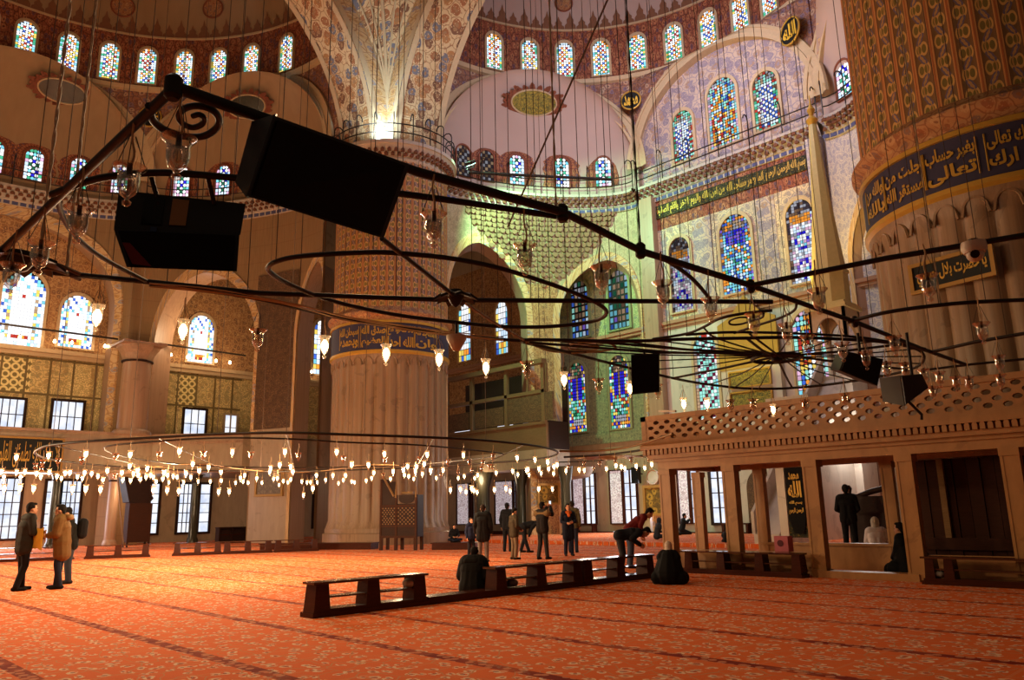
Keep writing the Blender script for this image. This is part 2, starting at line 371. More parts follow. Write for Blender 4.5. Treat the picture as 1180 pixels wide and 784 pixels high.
def arc(c, r, a0, a1, n): return [(c[0]+r*math.cos(a0+(a1-a0)*i/n), c[1]+r*math.sin(a0+(a1-a0)*i/n)) for i in range(n+1)]
def arch_poly(w, h, pointed=.0, n=10):
    """outline of an arched opening, base centre at the origin, height h"""
    r = w/2; k = 1+pointed; zs = h-r*k
    return [(-r, 0), (r, 0)]+[(r*math.cos(PI*i/(2*n)) if True else 0, zs+r*k*math.sin(PI*i/(2*n))) for i in range(n+1)]+[(-r*math.sin(PI*i/(2*n)), zs+r*k*math.cos(PI*i/(2*n))) for i in range(1, n+1)]

# ---------------------------------------------------------------- Arabic lettering
_forms = {}
for cp in list(range(0xFE70, 0xFEFF)):
    dec = unicodedata.decomposition(chr(cp)).split()
    if len(dec) >= 2 and dec[0] in ('<isolated>', '<initial>', '<medial>', '<final>'):
        key = ''.join(chr(int(q, 16)) for q in dec[1:]); _forms.setdefault(key, {})[dec[0][1:-1]] = chr(cp)
def shape_ar(t):
    t = t.replace('لا', '\u0001').replace('لأ', '\u0001'); lam = _forms.get('لا', {})
    def F_(c): return lam if c == '\u0001' else _forms.get(c)
    out = []
    for i, c in enumerate(t):
        f = F_(c)
        if not f: out.append(c); continue
        p = F_(t[i-1]) if i else None; n = F_(t[i+1]) if i+1 < len(t) else None
        joinp = bool(p and 'initial' in p and 'final' in f); joinn = bool(n and 'initial' in f and 'final' in n)
        kx = 'medial' if joinp and joinn else 'final' if joinp else 'initial' if joinn else 'isolated'
        out.append(f.get(kx) or f.get('isolated') or c)
    return ''.join(reversed(out))
def text_polys(t, size=1.0, bold=0.02):
    cu = bpy.data.curves.new('t', 'FONT'); cu.body = shape_ar(t); cu.size = 1; cu.resolution_u = 3; cu.offset = bold
    o = bpy.data.objects.new('t', cu); COL.objects.link(o); bpy.context.view_layer.update()
    me = bpy.data.meshes.new_from_object(o.evaluated_get(bpy.context.evaluated_depsgraph_get()))
    vs = [v.co.copy() for v in me.vertices]; fs = [tuple(p.vertices) for p in me.polygons]
    bpy.data.objects.remove(o); bpy.data.meshes.remove(me)
    if not vs: return [], [], 1, 1
    x0 = min(v.x for v in vs); x1 = max(v.x for v in vs); y0 = min(v.y for v in vs); y1 = max(v.y for v in vs)
    return [((v.x-x0)/(x1-x0), (v.y-y0)/(y1-y0)) for v in vs], fs, x1-x0, y1-y0
def text_on(mb, t, fn, bold=.02):
    """fn(u,v) -> point, u and v in 0..1 over the text's own box"""
    vs, fs, w, h = text_polys(t, bold=bold)
    if vs: mb.add([fn(u, v) for u, v in vs], fs)
    return mb
# ================================================================ THE SHELL
YQ, XL = 38.6, -53.0
ZC, ZS, ZR = 21.3, 22.8, 29.5
fl = MB(); fl.quad((-62, -14, 0), (14, -14, 0), (14, 46, 0), (-62, 46, 0)); struct('floor', fl, 'carpet')

def zone(x0, x1, z0, z1, Y=YQ, mat='marble_wall', name='wall_panel', parent=None, off=0.0):
    b = MB(); b.quad((x0, Y-off, z0), (x1, Y-off, z0), (x1, Y-off, z1), (x0, Y-off, z1), [(x0, z0), (x1, z0), (x1, z1), (x0, z1)])
    return b.build(name, mat, parent)
def zoneX(y0, y1, z0, z1, X=XL, mat='marble_wall', name='wall_panel', parent=None, off=0.0):
    b = MB(); b.quad((X+off, y1, z0), (X+off, y0, z0), (X+off, y0, z1), (X+off, y1, z1), [(y1, z0), (y0, z0), (y0, z1), (y1, z1)])
    return b.build(name, mat, parent)

# qibla wall ------------------------------------------------------
wq = MB(); wq.bbox(XL-1, 2, YQ, YQ+1, 0, 22.6); wq = struct('wall_qibla', wq, 'marble_wall')
XA, XB = -26.4, -16.3
zone(XA, XB, 0, 12.1, mat='marble_white', name='marble_revetment', parent=wq, off=.02)
zone(XA, XB, 12.5, 18.4, mat='wall_floral', name='painted_field', parent=wq, off=.02)
zone(XA, XB, 20.0, 20.6, mat='ring_floral', name='painted_band', parent=wq, off=.02)
zone(XA, XB, 18.4, 19.15, mat='ring_floral', name='painted_band', parent=wq, off=.02)
b = MB(); hw_ = 12.75*math.sin(math.radians(28)); po_ = [(-hw_, 21.4), (hw_, 21.4)]+[(hw_*math.cos(PI*i/40), 22.8+hw_*.98*math.sin(PI*i/40)) for i in range(41)]
b.add([(-21.3+x, YQ-.02, z) for x, z in po_], [tuple(range(len(po_)))], [po_]); b.build('painted_tympanum', 'tympanum', wq)
zone(-34.5, XA, 6.2, 12.1, mat='iznik_green', name='tile_field', parent=wq, off=.02)
zone(-36, XA, 12.5, 19.5, mat='green_floral', name='painted_field', parent=wq, off=.02)
zone(XL, -36, 6.2, 20, mat='brown_floral', name='painted_field', parent=wq, off=.02)
zone(XB, -6, 6.2, 21, mat='tile_white', name='tile_field', parent=wq, off=.02)
b = MB()
for z0, z1, d in ((12.1, 12.3, .18), (12.3, 12.5, .28)): b.bbox(XL, -8, YQ-d, YQ, z0, z1)
b.build('string_course', plain('string_marble', S(176, 128, 96), .5), wq)
b = MB(); b.bbox(-36, XA, YQ-.2, YQ, 5.6, 6.2); b.bbox(-36, XA, YQ-.12, YQ, 6.2, 6.35); b.build('tile_sill', 'iznik_green', wq)
# piers that close the flat middle of the qibla wall
for x0, x1 in ((-27.35, -26.35), (-16.35, -15.55)):
    b = MB(); b.bbox(x0, x1, YQ-.55, YQ, 0, 20.6); b.build('pilaster', 'column_marble' if x0 < -20 else 'tile_white', wq)
# flat panels either side of the qibla windows
for x0, x1 in ((-26.2, -25.8), (-23.9, -22.6), (-19.7, -18.6)):
    b = MB(); b.bbox(x0, x1, YQ-.05, YQ, 12.5, 18.3); b.build('painted_panel', 'tympanum', wq)
# green inscription over the qibla windows
ins0 = MB(); ins0.bbox(XA+.05, XB-.05, YQ-.1, YQ-.02, 19.15, 20.0); ins = thing('inscription_band', 'long green band of gold lettering under the cornice of the far qibla wall', 'inscription', (XA, YQ, 19.15)); inp = ins0.build('panel', 'inscription_ground', ins)
b = MB()
for i, t in enumerate(('بسم الله الرحمن الرحيم', 'انما يعمر مساجد الله', 'من امن بالله واليوم', 'الاخر واقام الصلوة')):
    xa = XB-.3-2.45*i; text_on(b, t, lambda u, v, xa=xa: (xa-2.3+2.3*u, YQ-.115, 19.22+.7*v), .03)
b.build('lettering', 'gold', inp)
# left (north-east) wall -----------------------------------------
wl = MB(); wl.bbox(XL-1, XL, -10, YQ, 0, 30); wl = struct('wall_left', wl, 'marble_wall')
zoneX(-8, YQ, 6.6, 11.2, mat='iznik', name='tile_field', parent=wl, off=.02)
zoneX(-8, YQ, 11.7, 20.6, mat='brown_floral', name='painted_field', parent=wl, off=.02)
b = MB(); b.bbox(XL, XL+.25, -8, YQ, 11.2, 11.45); b.bbox(XL, XL+.4, -8, YQ, 11.45, 11.7); b.build('string_course', 'cream', wl)
b = MB()
for i in range(24):
    y = -5.6+1.28*i; b.bbox(XL, XL+.06, y-.06, y+.06, 6.6, 11.2)
for z in (8.95, 6.65, 11.1): b.bbox(XL, XL+.055, -6, 24.5, z-.06, z+.06)
b.build('tile_border', plain('tile_border', S(118, 98, 58), .6), wl)
for py0, py1, z0, z1, mt in ((2, 11.3, 9.0, 11.0, 'hex_tile'), (15.0, 16.6, 6.7, 11.0, 'iznik_light'), (17.0, 18.2, 8.6, 11.0, 'iznik_light'), (19.9, 21.3, 8.8, 11.0, 'hex_tile'), (13.3, 14.6, 8.8, 11, 'iznik_light'), (12.0, 13.0, 6.8, 8.3, 'iznik_light'), (19.9, 21.1, 6.7, 8.5, 'iznik_light')):
    zoneX(py0, py1, z0, z1, mat=mt, name='tile_panel', parent=wl, off=.05)

# semi-domes -------------------------------------------------------
def semidome(side, cx, cy, R, arches, t0, t1, winang, plaster, dome_m):
    """drum, arches and half dome of one side; arches = [(centre deg, half deg, kind)]"""
    rad = math.radians
    def pt(th, z, r=R): return (cx+r*math.cos(th), cy+r*math.sin(th), z)
    flats = [(rad(c), rad(h)) for c, h, kd in arches if kd == 'flat']
    def pd(th, z, r=R):
        # above a flat wall the drum starts on the wall's own plane and swells out to the ring
        p = pt(th, z, r)
        for c, h in flats:
            if abs(th-c) < h and z < ZR:
                yc = cy+R*math.cos(h)-.12-(R-r); f = max(0., min(1., (z-28.6)/(ZR-28.6))); f = f*f; return (p[0], yc+(p[1]-yc)*f, z)
        return p
    # columns of the drum, with the underside following the arches
    cols = []
    for c, h, kd in arches:
        c, h = rad(c), rad(h); a = R*math.sin(h); ha = a*.98
        for i in range(33):
            ph = PI*i/32; x = math.cos(ph); th = c-math.asin(max(-1, min(1, x*math.sin(h)))); cols.append((th, ZS+ha*math.sin(ph)))
    cols.sort(); lo = [(rad(t0), ZS)]+cols+[(rad(t1), ZS)]
    b = MB(); g = []; uvg = []
    for th, zb in lo:
        zz = [zb+(ZR-zb)*j/6 if ZR > zb else zb for j in range(7)]
        g.append([pd(th, z) for z in zz]); uvg.append([(th*R, z) for z in zz])
    b.sheet(g, uvg); root = struct('wall_drum_'+side, b, 'spandrel_floral')
    # archivolts
    for c, h, kd in arches:
        c, h = rad(c), rad(h); a = R*math.sin(h); ha = a*.98; b = MB(); g = []; g2 = []; b2 = MB()
        for i in range(41):
            ph = PI*i/40
            def q(k, dr): 
                x = math.cos(ph)*k*math.sin(h); th = c-math.asin(max(-1, min(1, x))); return pd(th, ZS+ha*k*math.sin(ph), R-dr)
            g.append([q(.985, -.5), q(.985, .16), q(1.03, .16), q(1.03, .10), q(1.075, .10), q(1.075, .18), q(1.105, .18), q(1.105, 0)])
            x = math.cos(ph)*math.sin(h); th = c-math.asin(x); p1 = pd(th, ZS+ha*math.sin(ph), R-.1)
            mx = cx+R*math.cos(h)*math.cos(c); my = cy+R*math.cos(h)*math.sin(c)
            p2 = (mx+math.sin(c)*a*math.cos(ph), my-math.cos(c)*a*math.cos(ph), ZS+ha*math.sin(ph))
            p2 = tuple(Vector(p2)+Vector((math.cos(c), math.sin(c), 0))*(.6 if kd == 'flat' else .02))
            g2.append([p1, p2])
        b.sheet(g); b.build('arch_moulding', 'cream', root, 40)
        b2.sheet(g2); b2.build('arch_soffit', 'archivolt' if kd != 'flat' else 'tympanum', root, 60)
    # ring of windows
    b = MB(); g = [[pt(rad(t0)+(rad(t1-t0))*i/80, z) for z in (ZR, 30.2, 31.2, 32.2, 33.3)] for i in range(81)]
    b.sheet(g); b.build('window_ring', 'ring_floral', root)
    b = MB(); g = []
    for i in range(81):
        th = rad(t0)+rad(t1-t0)*i/80; g.append([pt(th, ZR-.35, R), pt(th, ZR-.3, R-.22), pt(th, ZR-.05, R-.3), pt(th, ZR, R-.12), pt(th, ZR+.02, R)])
    b.sheet(g); g = []
    for i in range(81):
        th = rad(t0)+rad(t1-t0)*i/80; g.append([pt(th, 33.2, R), pt(th, 33.2, R-.1), pt(th, 33.32, R-.1), pt(th, 33.32, R)])
    b.sheet(g); b.build('ring_moulding', 'cream', root, 40)
    # half dome
    b = MB(); g = []
    def dm(th, s, dr=0): return pt(th, 33.3+(R*.8-dr)*math.sin(s), (R-dr)*math.cos(s))
    for i in range(61):
        th = rad(t0)+rad(t1-t0)*i/60; g.append([dm(th, PI/2*j/24) for j in range(25)])
    b.sheet(g); dome = struct('ceiling_'+side, b, dome_m, 60)
    # crest of painted palmettes and roundels on the dome
    b = MB(); n = int(rad(t1-t0)*R/.78)
    prof = [(-.5, 0), (.5, 0), (.46, .35), (.28, .5), (.3, .75), (.12, .95), (0, 1.35), (-.12, .95), (-.3, .75), (-.28, .5), (-.46, .35)]
    for i in range(n):
        tc = rad(t0)+rad(t1-t0)*(i+.5)/n; k_ = 1.0 if i % 2 else .72
        vs = [dm(tc+x*.78/R, max(.001, y*k_/(R*.8)), .06) for x, y in prof]; b.add(vs, [tuple(range(len(vs)))])
    b.build('palmette_crest', plain('crest_brown', S(136, 92, 66), .8), dome)
    return root, dome, pt, dm
def niche(name, cx, cy, R, c, half, depth, opens, plaster, parent):
    """a lower half dome opening off the drum; opens = arches cut into its wall below the cornice"""
    c, h = math.radians(c), math.radians(half); a = R*math.sin(h); n = Vector((math.cos(c), math.sin(c), 0)); e = Vector((math.sin(c), -math.cos(c), 0))
    Mx = Vector((cx, cy, 0))+n*(R*math.cos(h))
    def P(ph, z, dr=0.): return Mx+e*((a-dr)*math.cos(ph))+n*((depth-dr)*math.sin(ph))+Vector((0, 0, z))
    ha = a*.98
    b = MB(); g = []
    for i in range(49):
        ph = PI*i/48; col = []
        for j in range(14):
            s_ = PI/2*j/13; col.append(Mx+e*(a*math.cos(ph)*math.cos(s_))+n*(depth*math.sin(ph)*math.cos(s_))+Vector((0, 0, ZS+ha*math.sin(s_))))
        g.append([P(ph, ZC), P(ph, (ZC+ZS)/2)]+col)
    b.sheet(g); root = struct('ceiling_'+name, b, plaster, 60)
    # wall under the cornice
    def zb(ph):
        for p0, p1, za, zsp, zend in opens:
            if p0 < ph < p1:
                x = (ph-(p0+p1)/2)/((p1-p0)/2); k_ = max(0, 1-abs(x)**1.7); return zsp+(za-zsp)*math.sqrt(k_)
        return None
    phs = sorted(set([PI*i/72 for i in range(73)]+[v+d for o in opens for v in (o[0], o[1]) for d in (-.004, .004)]))
    b = MB(); g = []
    for ph in phs:
        z = zb(ph); z = z if z is not None else 0.0; z2 = max(z, 6.0)
        g.append([P(ph, z+(20.6-z)*j/10) for j in range(11)])
    b.sheet(g, [[(i*0+ph*a, p[2]) for p in g[i]] for i, ph in enumerate(phs)]); low = struct('wall_'+name, b, 'niche_stone', 60)
    for o in opens:   # thickness of each arch, with a painted edge
        b = MB(); g = []; b2 = MB(); g2 = []; pz = []
        n_ = 30
        for i in range(n_+1):
            x = -math.cos(PI*i/n_); ph = (o[0]+o[1])/2+x*(o[1]-o[0])/2; k_ = max(0, 1-abs(x)**1.7); pz.append((ph, o[3]+(o[2]-o[3])*math.sqrt(k_)))
        pz = [(pz[0][0], o[4])]+pz+[(pz[-1][0], o[4])]
        cm = ((o[0]+o[1])/2, o[3])
        for ph, z in pz:
            p = P(ph, z, .05); nn = (n+Vector((0, 0, 0))); g.append([p, p+nn*1.6])
            px2 = cm[0]+(ph-cm[0])*1.12; z2 = z if z <= o[3] else o[3]+(z-o[3])*1.14+.0
            g2.append([P(ph, z, .1), P(px2, z2, .1), P(px2, z2, 0)])
        b.sheet(g); b.build('arch_soffit', 'column_marble', low, 60); b2.sheet(g2); b2.build('arch_moulding', 'archivolt', low, 40)
    return root, low, P, n, e, Mx, a
QC = (-21.3, 27.0, 12.75); LC = (-38.0, 8.0, 14.25)
q_arch = [(90, 28, 'flat'), (148.5, 30.5, 'niche'), (31.5, 30.5, 'niche')]
l_arch = [(176, 28.5, 'niche'), (119.5, 28, 'niche'), (232.5, 28, 'niche')]
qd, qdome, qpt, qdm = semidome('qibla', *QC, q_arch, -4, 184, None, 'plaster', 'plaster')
ld, ldome, lpt, ldm = semidome('left', *LC, l_arch, 86, 268, None, 'plaster_lamplit', 'plaster_lamplit')
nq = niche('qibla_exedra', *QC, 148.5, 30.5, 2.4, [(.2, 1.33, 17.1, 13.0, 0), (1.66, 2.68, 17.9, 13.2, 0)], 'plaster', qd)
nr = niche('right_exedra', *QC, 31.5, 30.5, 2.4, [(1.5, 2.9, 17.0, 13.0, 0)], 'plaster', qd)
n1 = niche('left_exedra', *LC, 176, 28.5, 2.4, [(.42, 2.75, 19.6, 14.0, 6.5)], 'plaster_lamplit', ld)
n2 = niche('corner_exedra', *LC, 119.5, 28, 2.4, [(1.45, 2.62, 16.9, 12.0, 6.5), (.2, .92, 16.4, 12.0, 0)], 'plaster_lamplit', ld)
nr[1].data.materials[0] = M['tile_white']; nq[1].data.materials[0] = M['exedra_paint']
# exedra openings go only part way down where a pier or a loge stands: close the fronts with the pier walls
def pierblock(p0, p1, P, nn, z0, z1, mat, name, parent=None, depth=1.6):
    b = MB(); a0, a1 = P(p0, 0), P(p1, 0); c0, c1 = a0+nn*depth, a1+nn*depth
    for lo, hi in ((z0, z1),):
        q = [a0, a1, c1, c0]; b.add([(p.x, p.y, lo) for p in q]+[(p.x, p.y, hi) for p in q], [(3, 2, 1, 0), (4, 5, 6, 7), (0, 1, 5, 4), (1, 2, 6, 5), (2, 3, 7, 6), (3, 0, 4, 7)],
            [[(0, 0)]*4, [(0, 0)]*4]+[[(0, lo), (3, lo), (3, hi), (0, hi)]]*4)
    o = b.build(name, mat, parent)
    if parent is None: o['kind'] = 'structure'
    return o
wpier = pierblock(.95, 1.43, lambda p, z: n2[2](p, z, .03), n2[3], 0, 6.6, 'marble_wall', 'wall_corner_pier')
pierblock(.93, 1.45, lambda p, z: n2[2](p, z, .08), n2[3], 6.6, 16.3, 'dark_tile', 'tile_facing', wpier)
pierblock(.95, 1.43, lambda p, z: n2[2](p, z, .14), n2[3], 4.3, 6.4, 'marble_wall', 'marble_band', wpier)
pierblock(1.34, 1.65, lambda p, z: nq[2](p, z, .06), nq[3], 0, 15.5, 'brown_floral', 'wall_exedra_pier')
# stalactite cornice, its painted strip and the walk's railing, all along one line
def cornice(name, line, lab):
    """line = plan points from left to right with the room on its right-hand side; returns nothing"""
    pts = [Vector((p[0], p[1], 0)) for p in line]; n = len(pts); nor = []
    for i in range(n):
        t = (pts[min(i+1, n-1)]-pts[max(i-1, 0)]).normalized(); nor.append(Vector((t.y, -t.x, 0)))
    b = MB(); prof = [(0, 20.3), (.12, 20.3), (.14, 20.55), (.22, 20.6), (.22, 20.72), (.55, 21.25), (.62, 21.25), (.62, 21.42), (0, 21.42)]
    b.sheet([[p+nv*d+Vector((0, 0, z)) for d, z in prof] for p, nv in zip(pts, nor)]); root = struct(name, b, 'muq_light', 40)
    b = MB(); L = 0.; b2 = MB()
    for i in range(n-1):
        seg = pts[i+1]-pts[i]; ln = seg.length; 
        while L < ln:
            f = L/ln; p = pts[i].lerp(pts[i+1], f); nv = nor[i].lerp(nor[i+1], f).normalized(); t = Vector((-nv.y, nv.x, 0))
            for row, (d, z, w) in enumerate(((.28, 20.78, .2), (.44, 20.98, .24), (.58, 21.17, .24))):
                q = p+t*(.21 if row % 2 else 0)+nv*d
                b.prism([(-w/2, 0), (w/2, 0), (w/2, .1), (0, .2), (-w/2, .1)], q+Vector((0, 0, z-.12)), -t, (0, 0, 1), nv, .12)
            b2.prism([(-.16, 0), (.16, 0), (.16, .2), (-.16, .2)], p+nv*.13+Vector((0, 0, 20.33)), -t, (0, 0, 1), nv, .03)
            L += .44
        L -= ln
    b.build('stalactites', 'muq_brown', root); b2.build('painted_strip', 'trim_blue', root)
    rl = thing('iron_railing', lab, 'railing', (pts[0].x, pts[0].y, 21.4))
    for z in (21.95, 22.45):
        b = MB(); b.tube([p+nv*.5+Vector((0, 0, z)) for p, nv in zip(pts, nor)], .035, 6); b.build('rail', 'iron', rl)
    tot = sum((pts[i+1]-pts[i]).length for i in range(n-1)); k_ = max(2, int(tot/1.7)); acc = 0.; j = 0
    for i in range(n-1):
        ln = (pts[i+1]-pts[i]).length
        while j <= k_ and tot*j/k_ <= acc+ln+1e-6:
            f = (tot*j/k_-acc)/ln; p = pts[i].lerp(pts[i+1], f); nv = nor[i].lerp(nor[i+1], f).normalized(); q = p+nv*.5
            pth = [q+Vector((0, 0, 21.4)), q+Vector((0, 0, 23.0))]+[q+nv*(.25-.25*math.cos(PI*s_/5))+Vector((0, 0, 23.0+.3*math.sin(PI*s_/5))) for s_ in range(1, 6)]
            b = MB(); b.tube(pth, .035, 5); b.build('post', 'iron', rl); j += 1
        acc += ln
LP, RP = (-35.3, 24.9), (-4.5, 22.5)
def npl(nt_, dr=.0, a0=0.02, a1=PI-.02, n=30): return [tuple(nt_[2](a0+(a1-a0)*i/n, 0, dr))[:2] for i in range(n+1)]
line = npl(nq)[::-1]
cornice('trim_qibla_exedra', line, 'iron walkway railing curving round the left-hand qibla exedra above the stalactite cornice')
cornice('trim_qibla_wall', [(XA-1.0, YQ), (XB+.75, YQ)], 'straight iron walkway railing in front of the tall windows of the flat qibla wall')
cornice('trim_right_exedra', npl(nr)[::-1], 'iron walkway railing half hidden behind the near pillar')
cornice('trim_left_exedra', npl(n1)[::-1], 'iron walkway railing under the far left exedra windows')
cornice('trim_corner_exedra', npl(n2)[::-1], 'iron walkway railing behind the hanging loudspeakers on the left')
# stalactites between the two arches of the qibla exedra
b = MB(); Pq = nq[2]
for r_ in range(15):
    z = 20.15-r_*.34; wd = .86*(1-(r_/15.5)**1.25)
    k_ = max(2, int(wd*2/.062))
    for i in range(k_):
        ph = 1.5-wd+2*wd*(i+(.75 if r_ % 2 else .25))/k_
        p = Pq(ph, z, .0); t = (Pq(ph+.01, z)-Pq(ph-.01, z)).normalized(); nv = Vector((t.y, -t.x, 0))*(1 if nq[3].dot(Vector((t.y, -t.x, 0))) < 0 else -1); w = .15
        b.prism([(-w, .02), (-w*.55, -.06), (0, -.1), (w*.55, -.06), (w, .02), (w, .2), (-w, .2)], p, t, (0, 0, 1), nv, .06+.10*((i+r_) % 2)+.08*(1-r_/15))
b.build('exedra_stalactites', plain('muq_stone', S(150, 114, 84), .85), nq[1])

# main arches and the pendentive on the far pillar ----------------------
def main_arch(face, back, fn, r, zs, name):
    b = MB(); b.sheet([[fn(face+(back-face)*j/4, r*math.cos(t), zs+r*math.sin(t)) for j in range(5)] for t in [PI*i/48 for i in range(49)]]); o = struct(name, b, 'soffit_floral', 60)
    b = MB(); sg = 1 if back > face else -1
    for k0, k1, dd in ((1.0, 1.03, .02), (1.095, 1.12, .02)):
        b.sheet([[fn(face-sg*dd, r*k*math.cos(t), zs+r*k*math.sin(t)) for k in (k0, k1)] for t in [PI*i/48 for i in range(49)]])
    b.sheet([[fn(f_, (r-.06)*math.cos(t), zs+(r-.06)*math.sin(t)) for f_ in (face, face+sg*.35)] for t in [PI*i/48 for i in range(49)]])
    b.sheet([[fn(f_, (r-.06)*math.cos(t), zs+(r-.06)*math.sin(t)) for f_ in (back-sg*.4, back)] for t in [PI*i/48 for i in range(49)]])
    b.build('arch_edge', 'cream', o, 60)
    b = MB(); b.sheet([[fn(face, r*k*math.cos(t), zs+r*k*math.sin(t)) for k in (1.0, 1.05, 1.1)] for t in [PI*i/48 for i in range(49)]]); b.build('archivolt', 'archivolt', o, 60)
    return o
# wall above the semi-domes' mouths, behind the arches
ZA = 21.4
main_arch(23.3, 26.6, lambda f_, x, z: (-21.3-x, f_, z), 11.7, ZA, 'ceiling_qibla_arch')
main_arch(-33.7, -37.0, lambda f_, x, z: (f_, 10.3+x, z), 12.2, ZA, 'ceiling_left_arch')
b = MB(); g = []
for i in range(21):
    t = PI/2*.93*i/20; A = Vector((-21.3-11.7*1.1*math.cos(t), 23.3, ZA+11.7*1.1*math.sin(t))); B = Vector((-33.7, 10.3+12.2*1.1*math.cos(t), ZA+12.2*1.1*math.sin(t))); row = []
    for j in range(9):
        f_ = j/8; q = A.lerp(B, f_); out_ = Vector((-1, 1, 0)).normalized(); row.append(q-out_*(.0)+out_*.0+Vector((0, 0, 0)))
    g.append(row)
b.sheet(g); pend = struct('ceiling_pendentive', b, 'soffit_floral', 60)
b = MB()
for f_ in (.12, .3, .5, .7, .88):
    pts = [g[i][0].lerp(g[i][8], f_) + Vector((1, -1, 0)).normalized()*.05 for i in range(0, 21)]
    b.tube(pts, .10 if f_ == .5 else .06, 5)
b.build('painted_rib', 'cream', pend)

# ================================================================ PILLARS
def pillar(c, r, zb, zt, label, txts, a_text, ztop_rail):
    cx, cy = c; root = thing('pillar', label, 'pillar', (cx, cy, 0))
    def fl32(a, z): return 1-.035*(1-abs(math.cos(16*a))**.6)
    b = MB(); b.lathe([(r*1.08, 0), (r*1.08, .55), (r*1.05, .6), (r*1.05, .8)], (cx, cy, 0), 64); b.build('plinth', 'marble_shaft', root, 30)
    b = MB(); b.lathe([(r*1.04, .8), (r*1.0, 1.2)]+[(r, 1.2+(zb-1.9)*i/6) for i in range(1, 7)]+[(r*1.01, zb-.5), (r*1.03, zb-.2)], (cx, cy, 0), 256, rfun=lambda a, z: fl32(a, z) if 1.0 < z < zb-.65 else 1.0); b.build('marble_shaft', 'marble_shaft', root, 50)
    # little arches closing the flutes under the band
    b = MB()
    for i in range(32):
        a = 2*PI*(i)/32
        pts = [(cx+(r*1.012)*math.cos(a+s_*.085), cy+(r*1.012)*math.sin(a+s_*.085), zb-.75+.42*math.sqrt(max(0, 1-s_*s_))) for s_ in [(-1+2*j/10) for j in range(11)]]
        b.tube(pts, .045, 5)
    b.build('flute_arches', 'marble_shaft', root, 50)
    b = MB(); b.lathe([(r*1.03, zb-.2), (r*1.055, zb-.12), (r*1.055, zb), (r*1.03, zb)], (cx, cy, 0), 96); b.lathe([(r*1.03, zt), (r*1.06, zt), (r*1.06, zt+.12), (r*1.04, zt+.16)], (cx, cy, 0), 96); b.build('gilt_moulding', 'gold', root, 40)
    b = MB(); b.lathe([(r*1.035, zb), (r*1.035, zt)], (cx, cy, 0), 96); band = b.build('inscription_band', 'band_blue', root, 40)
    b = MB()
    for (t, a0, wd) in txts:
        rows_ = t.split('|'); nr_ = len(rows_)
        for ri, tt_ in enumerate(rows_):
            def fn(u, v, a0=a0, wd=wd, ri=ri): 
                a = a0-wd/2+wd*u; hh = (zt-zb-.24)/nr_; return (cx+r*1.045*math.cos(a), cy+r*1.045*math.sin(a), zb+.12+hh*(nr_-1-ri)+hh*(.04+.92*v))
            text_on(b, tt_, fn, .035)
        for da in (-.53, .53):
            a = a0+wd*da; q_ = Vector((cx+r*1.045*math.cos(a), cy+r*1.045*math.sin(a), zb+.15)); b.tube([q_, q_+Vector((0, 0, zt-zb-.3))], .018, 4)
    b.build('lettering', 'gold', band)
    b = MB(); b.lathe([(r*1.04, zt+.16), (r*1.04, zt+.36), (r*1.075, zt+.42), (r*1.10, zt+.52), (r*1.10, zt+.62), (r*1.05, zt+.72), (r*1.0, zt+.92)], (cx, cy, 0), 96); b.build('painted_collar', 'collar_floral', root, 40)
    N = 44; seg = N*6
    def ribs(a, z): 
        f_ = (a/(2*PI)*N) % 1.0; return 1+(.014*math.sin(PI*f_/.25) if f_ < .25 else 0)
    b = MB(); b.lathe([(r*1.0, zt+.9+(20.6-zt-.9)*i/4) for i in range(5)], (cx, cy, 0), seg, rfun=ribs, uscale=N); b.build('painted_shaft', 'pillar_paint', root, 60)
    b = MB(); b.lathe([(r*1.0, 20.5), (r*1.03, 20.6), (r*1.03, 20.8), (r*1.17, 21.3), (r*1.19, 21.3), (r*1.19, 21.5), (.1, 21.5)], (cx, cy, 0), 96); b.build('cornice', 'muq_light', root, 30)
    b = MB()
    for i in range(60):
        a = 2*PI*i/60
        for row, (k_, z) in enumerate(((1.07, 20.82), (1.12, 21.0))):
            aa = a+(PI/60 if row else 0); rad_ = Vector((math.cos(aa), math.sin(aa), 0)); t = Vector((-math.sin(aa), math.cos(aa), 0))
            b.prism([(-.1, 0), (.1, 0), (.1, .12), (0, .22), (-.1, .12)], Vector((cx, cy, z-.1))+rad_*(r*k_-.06), t, (0, 0, 1), rad_, .14)
    b.build('stalactites', 'muq_brown', root)
    return root
aq = lambda c: math.atan2(-c[1], -c[0])
aL = aq(LP); aR = aq(RP)
pL = pillar(LP, 3.14, 9.85, 11.3, 'massive far marble pillar with a blue inscription band, standing behind the lit chandelier', [('المساجد لله|وان', aL+.62, .42), ('فلا تدعوا مع|الله احدا', aL+.16, .42), ('صدق الله|العظيم', aL-.28, .40), ('سبحان الله|وبحمده', aL-.74, .40)], aL, True)
pR = pillar(RP, 3.3, 8.6, 9.8, 'massive near marble pillar with a blue inscription band and painted ribs, at the frame edge', [('يبارك تعالى|لى ارك', aR+.08, .30), ('بغير حساب|تعالى', aR-.30, .32), ('جلت من|مستقر الله', aR-.66, .34), ('والله من|بالله', aR-1.0, .28), ('ومن يعمل|سبحان', aR+.44, .34)], aR, False)
rl = thing('iron_railing', 'iron railing round the top of the far pillar below the lit pendentive', 'railing', (LP[0], LP[1], 21.5))
for z in (22.0, 22.5):
    b = MB(); b.tube([(LP[0]+3.6*math.cos(a), LP[1]+3.6*math.sin(a), z) for a in [aL-1.5+3.0*i/40 for i in range(41)]], .035, 6); b.build('rail', 'iron', rl)
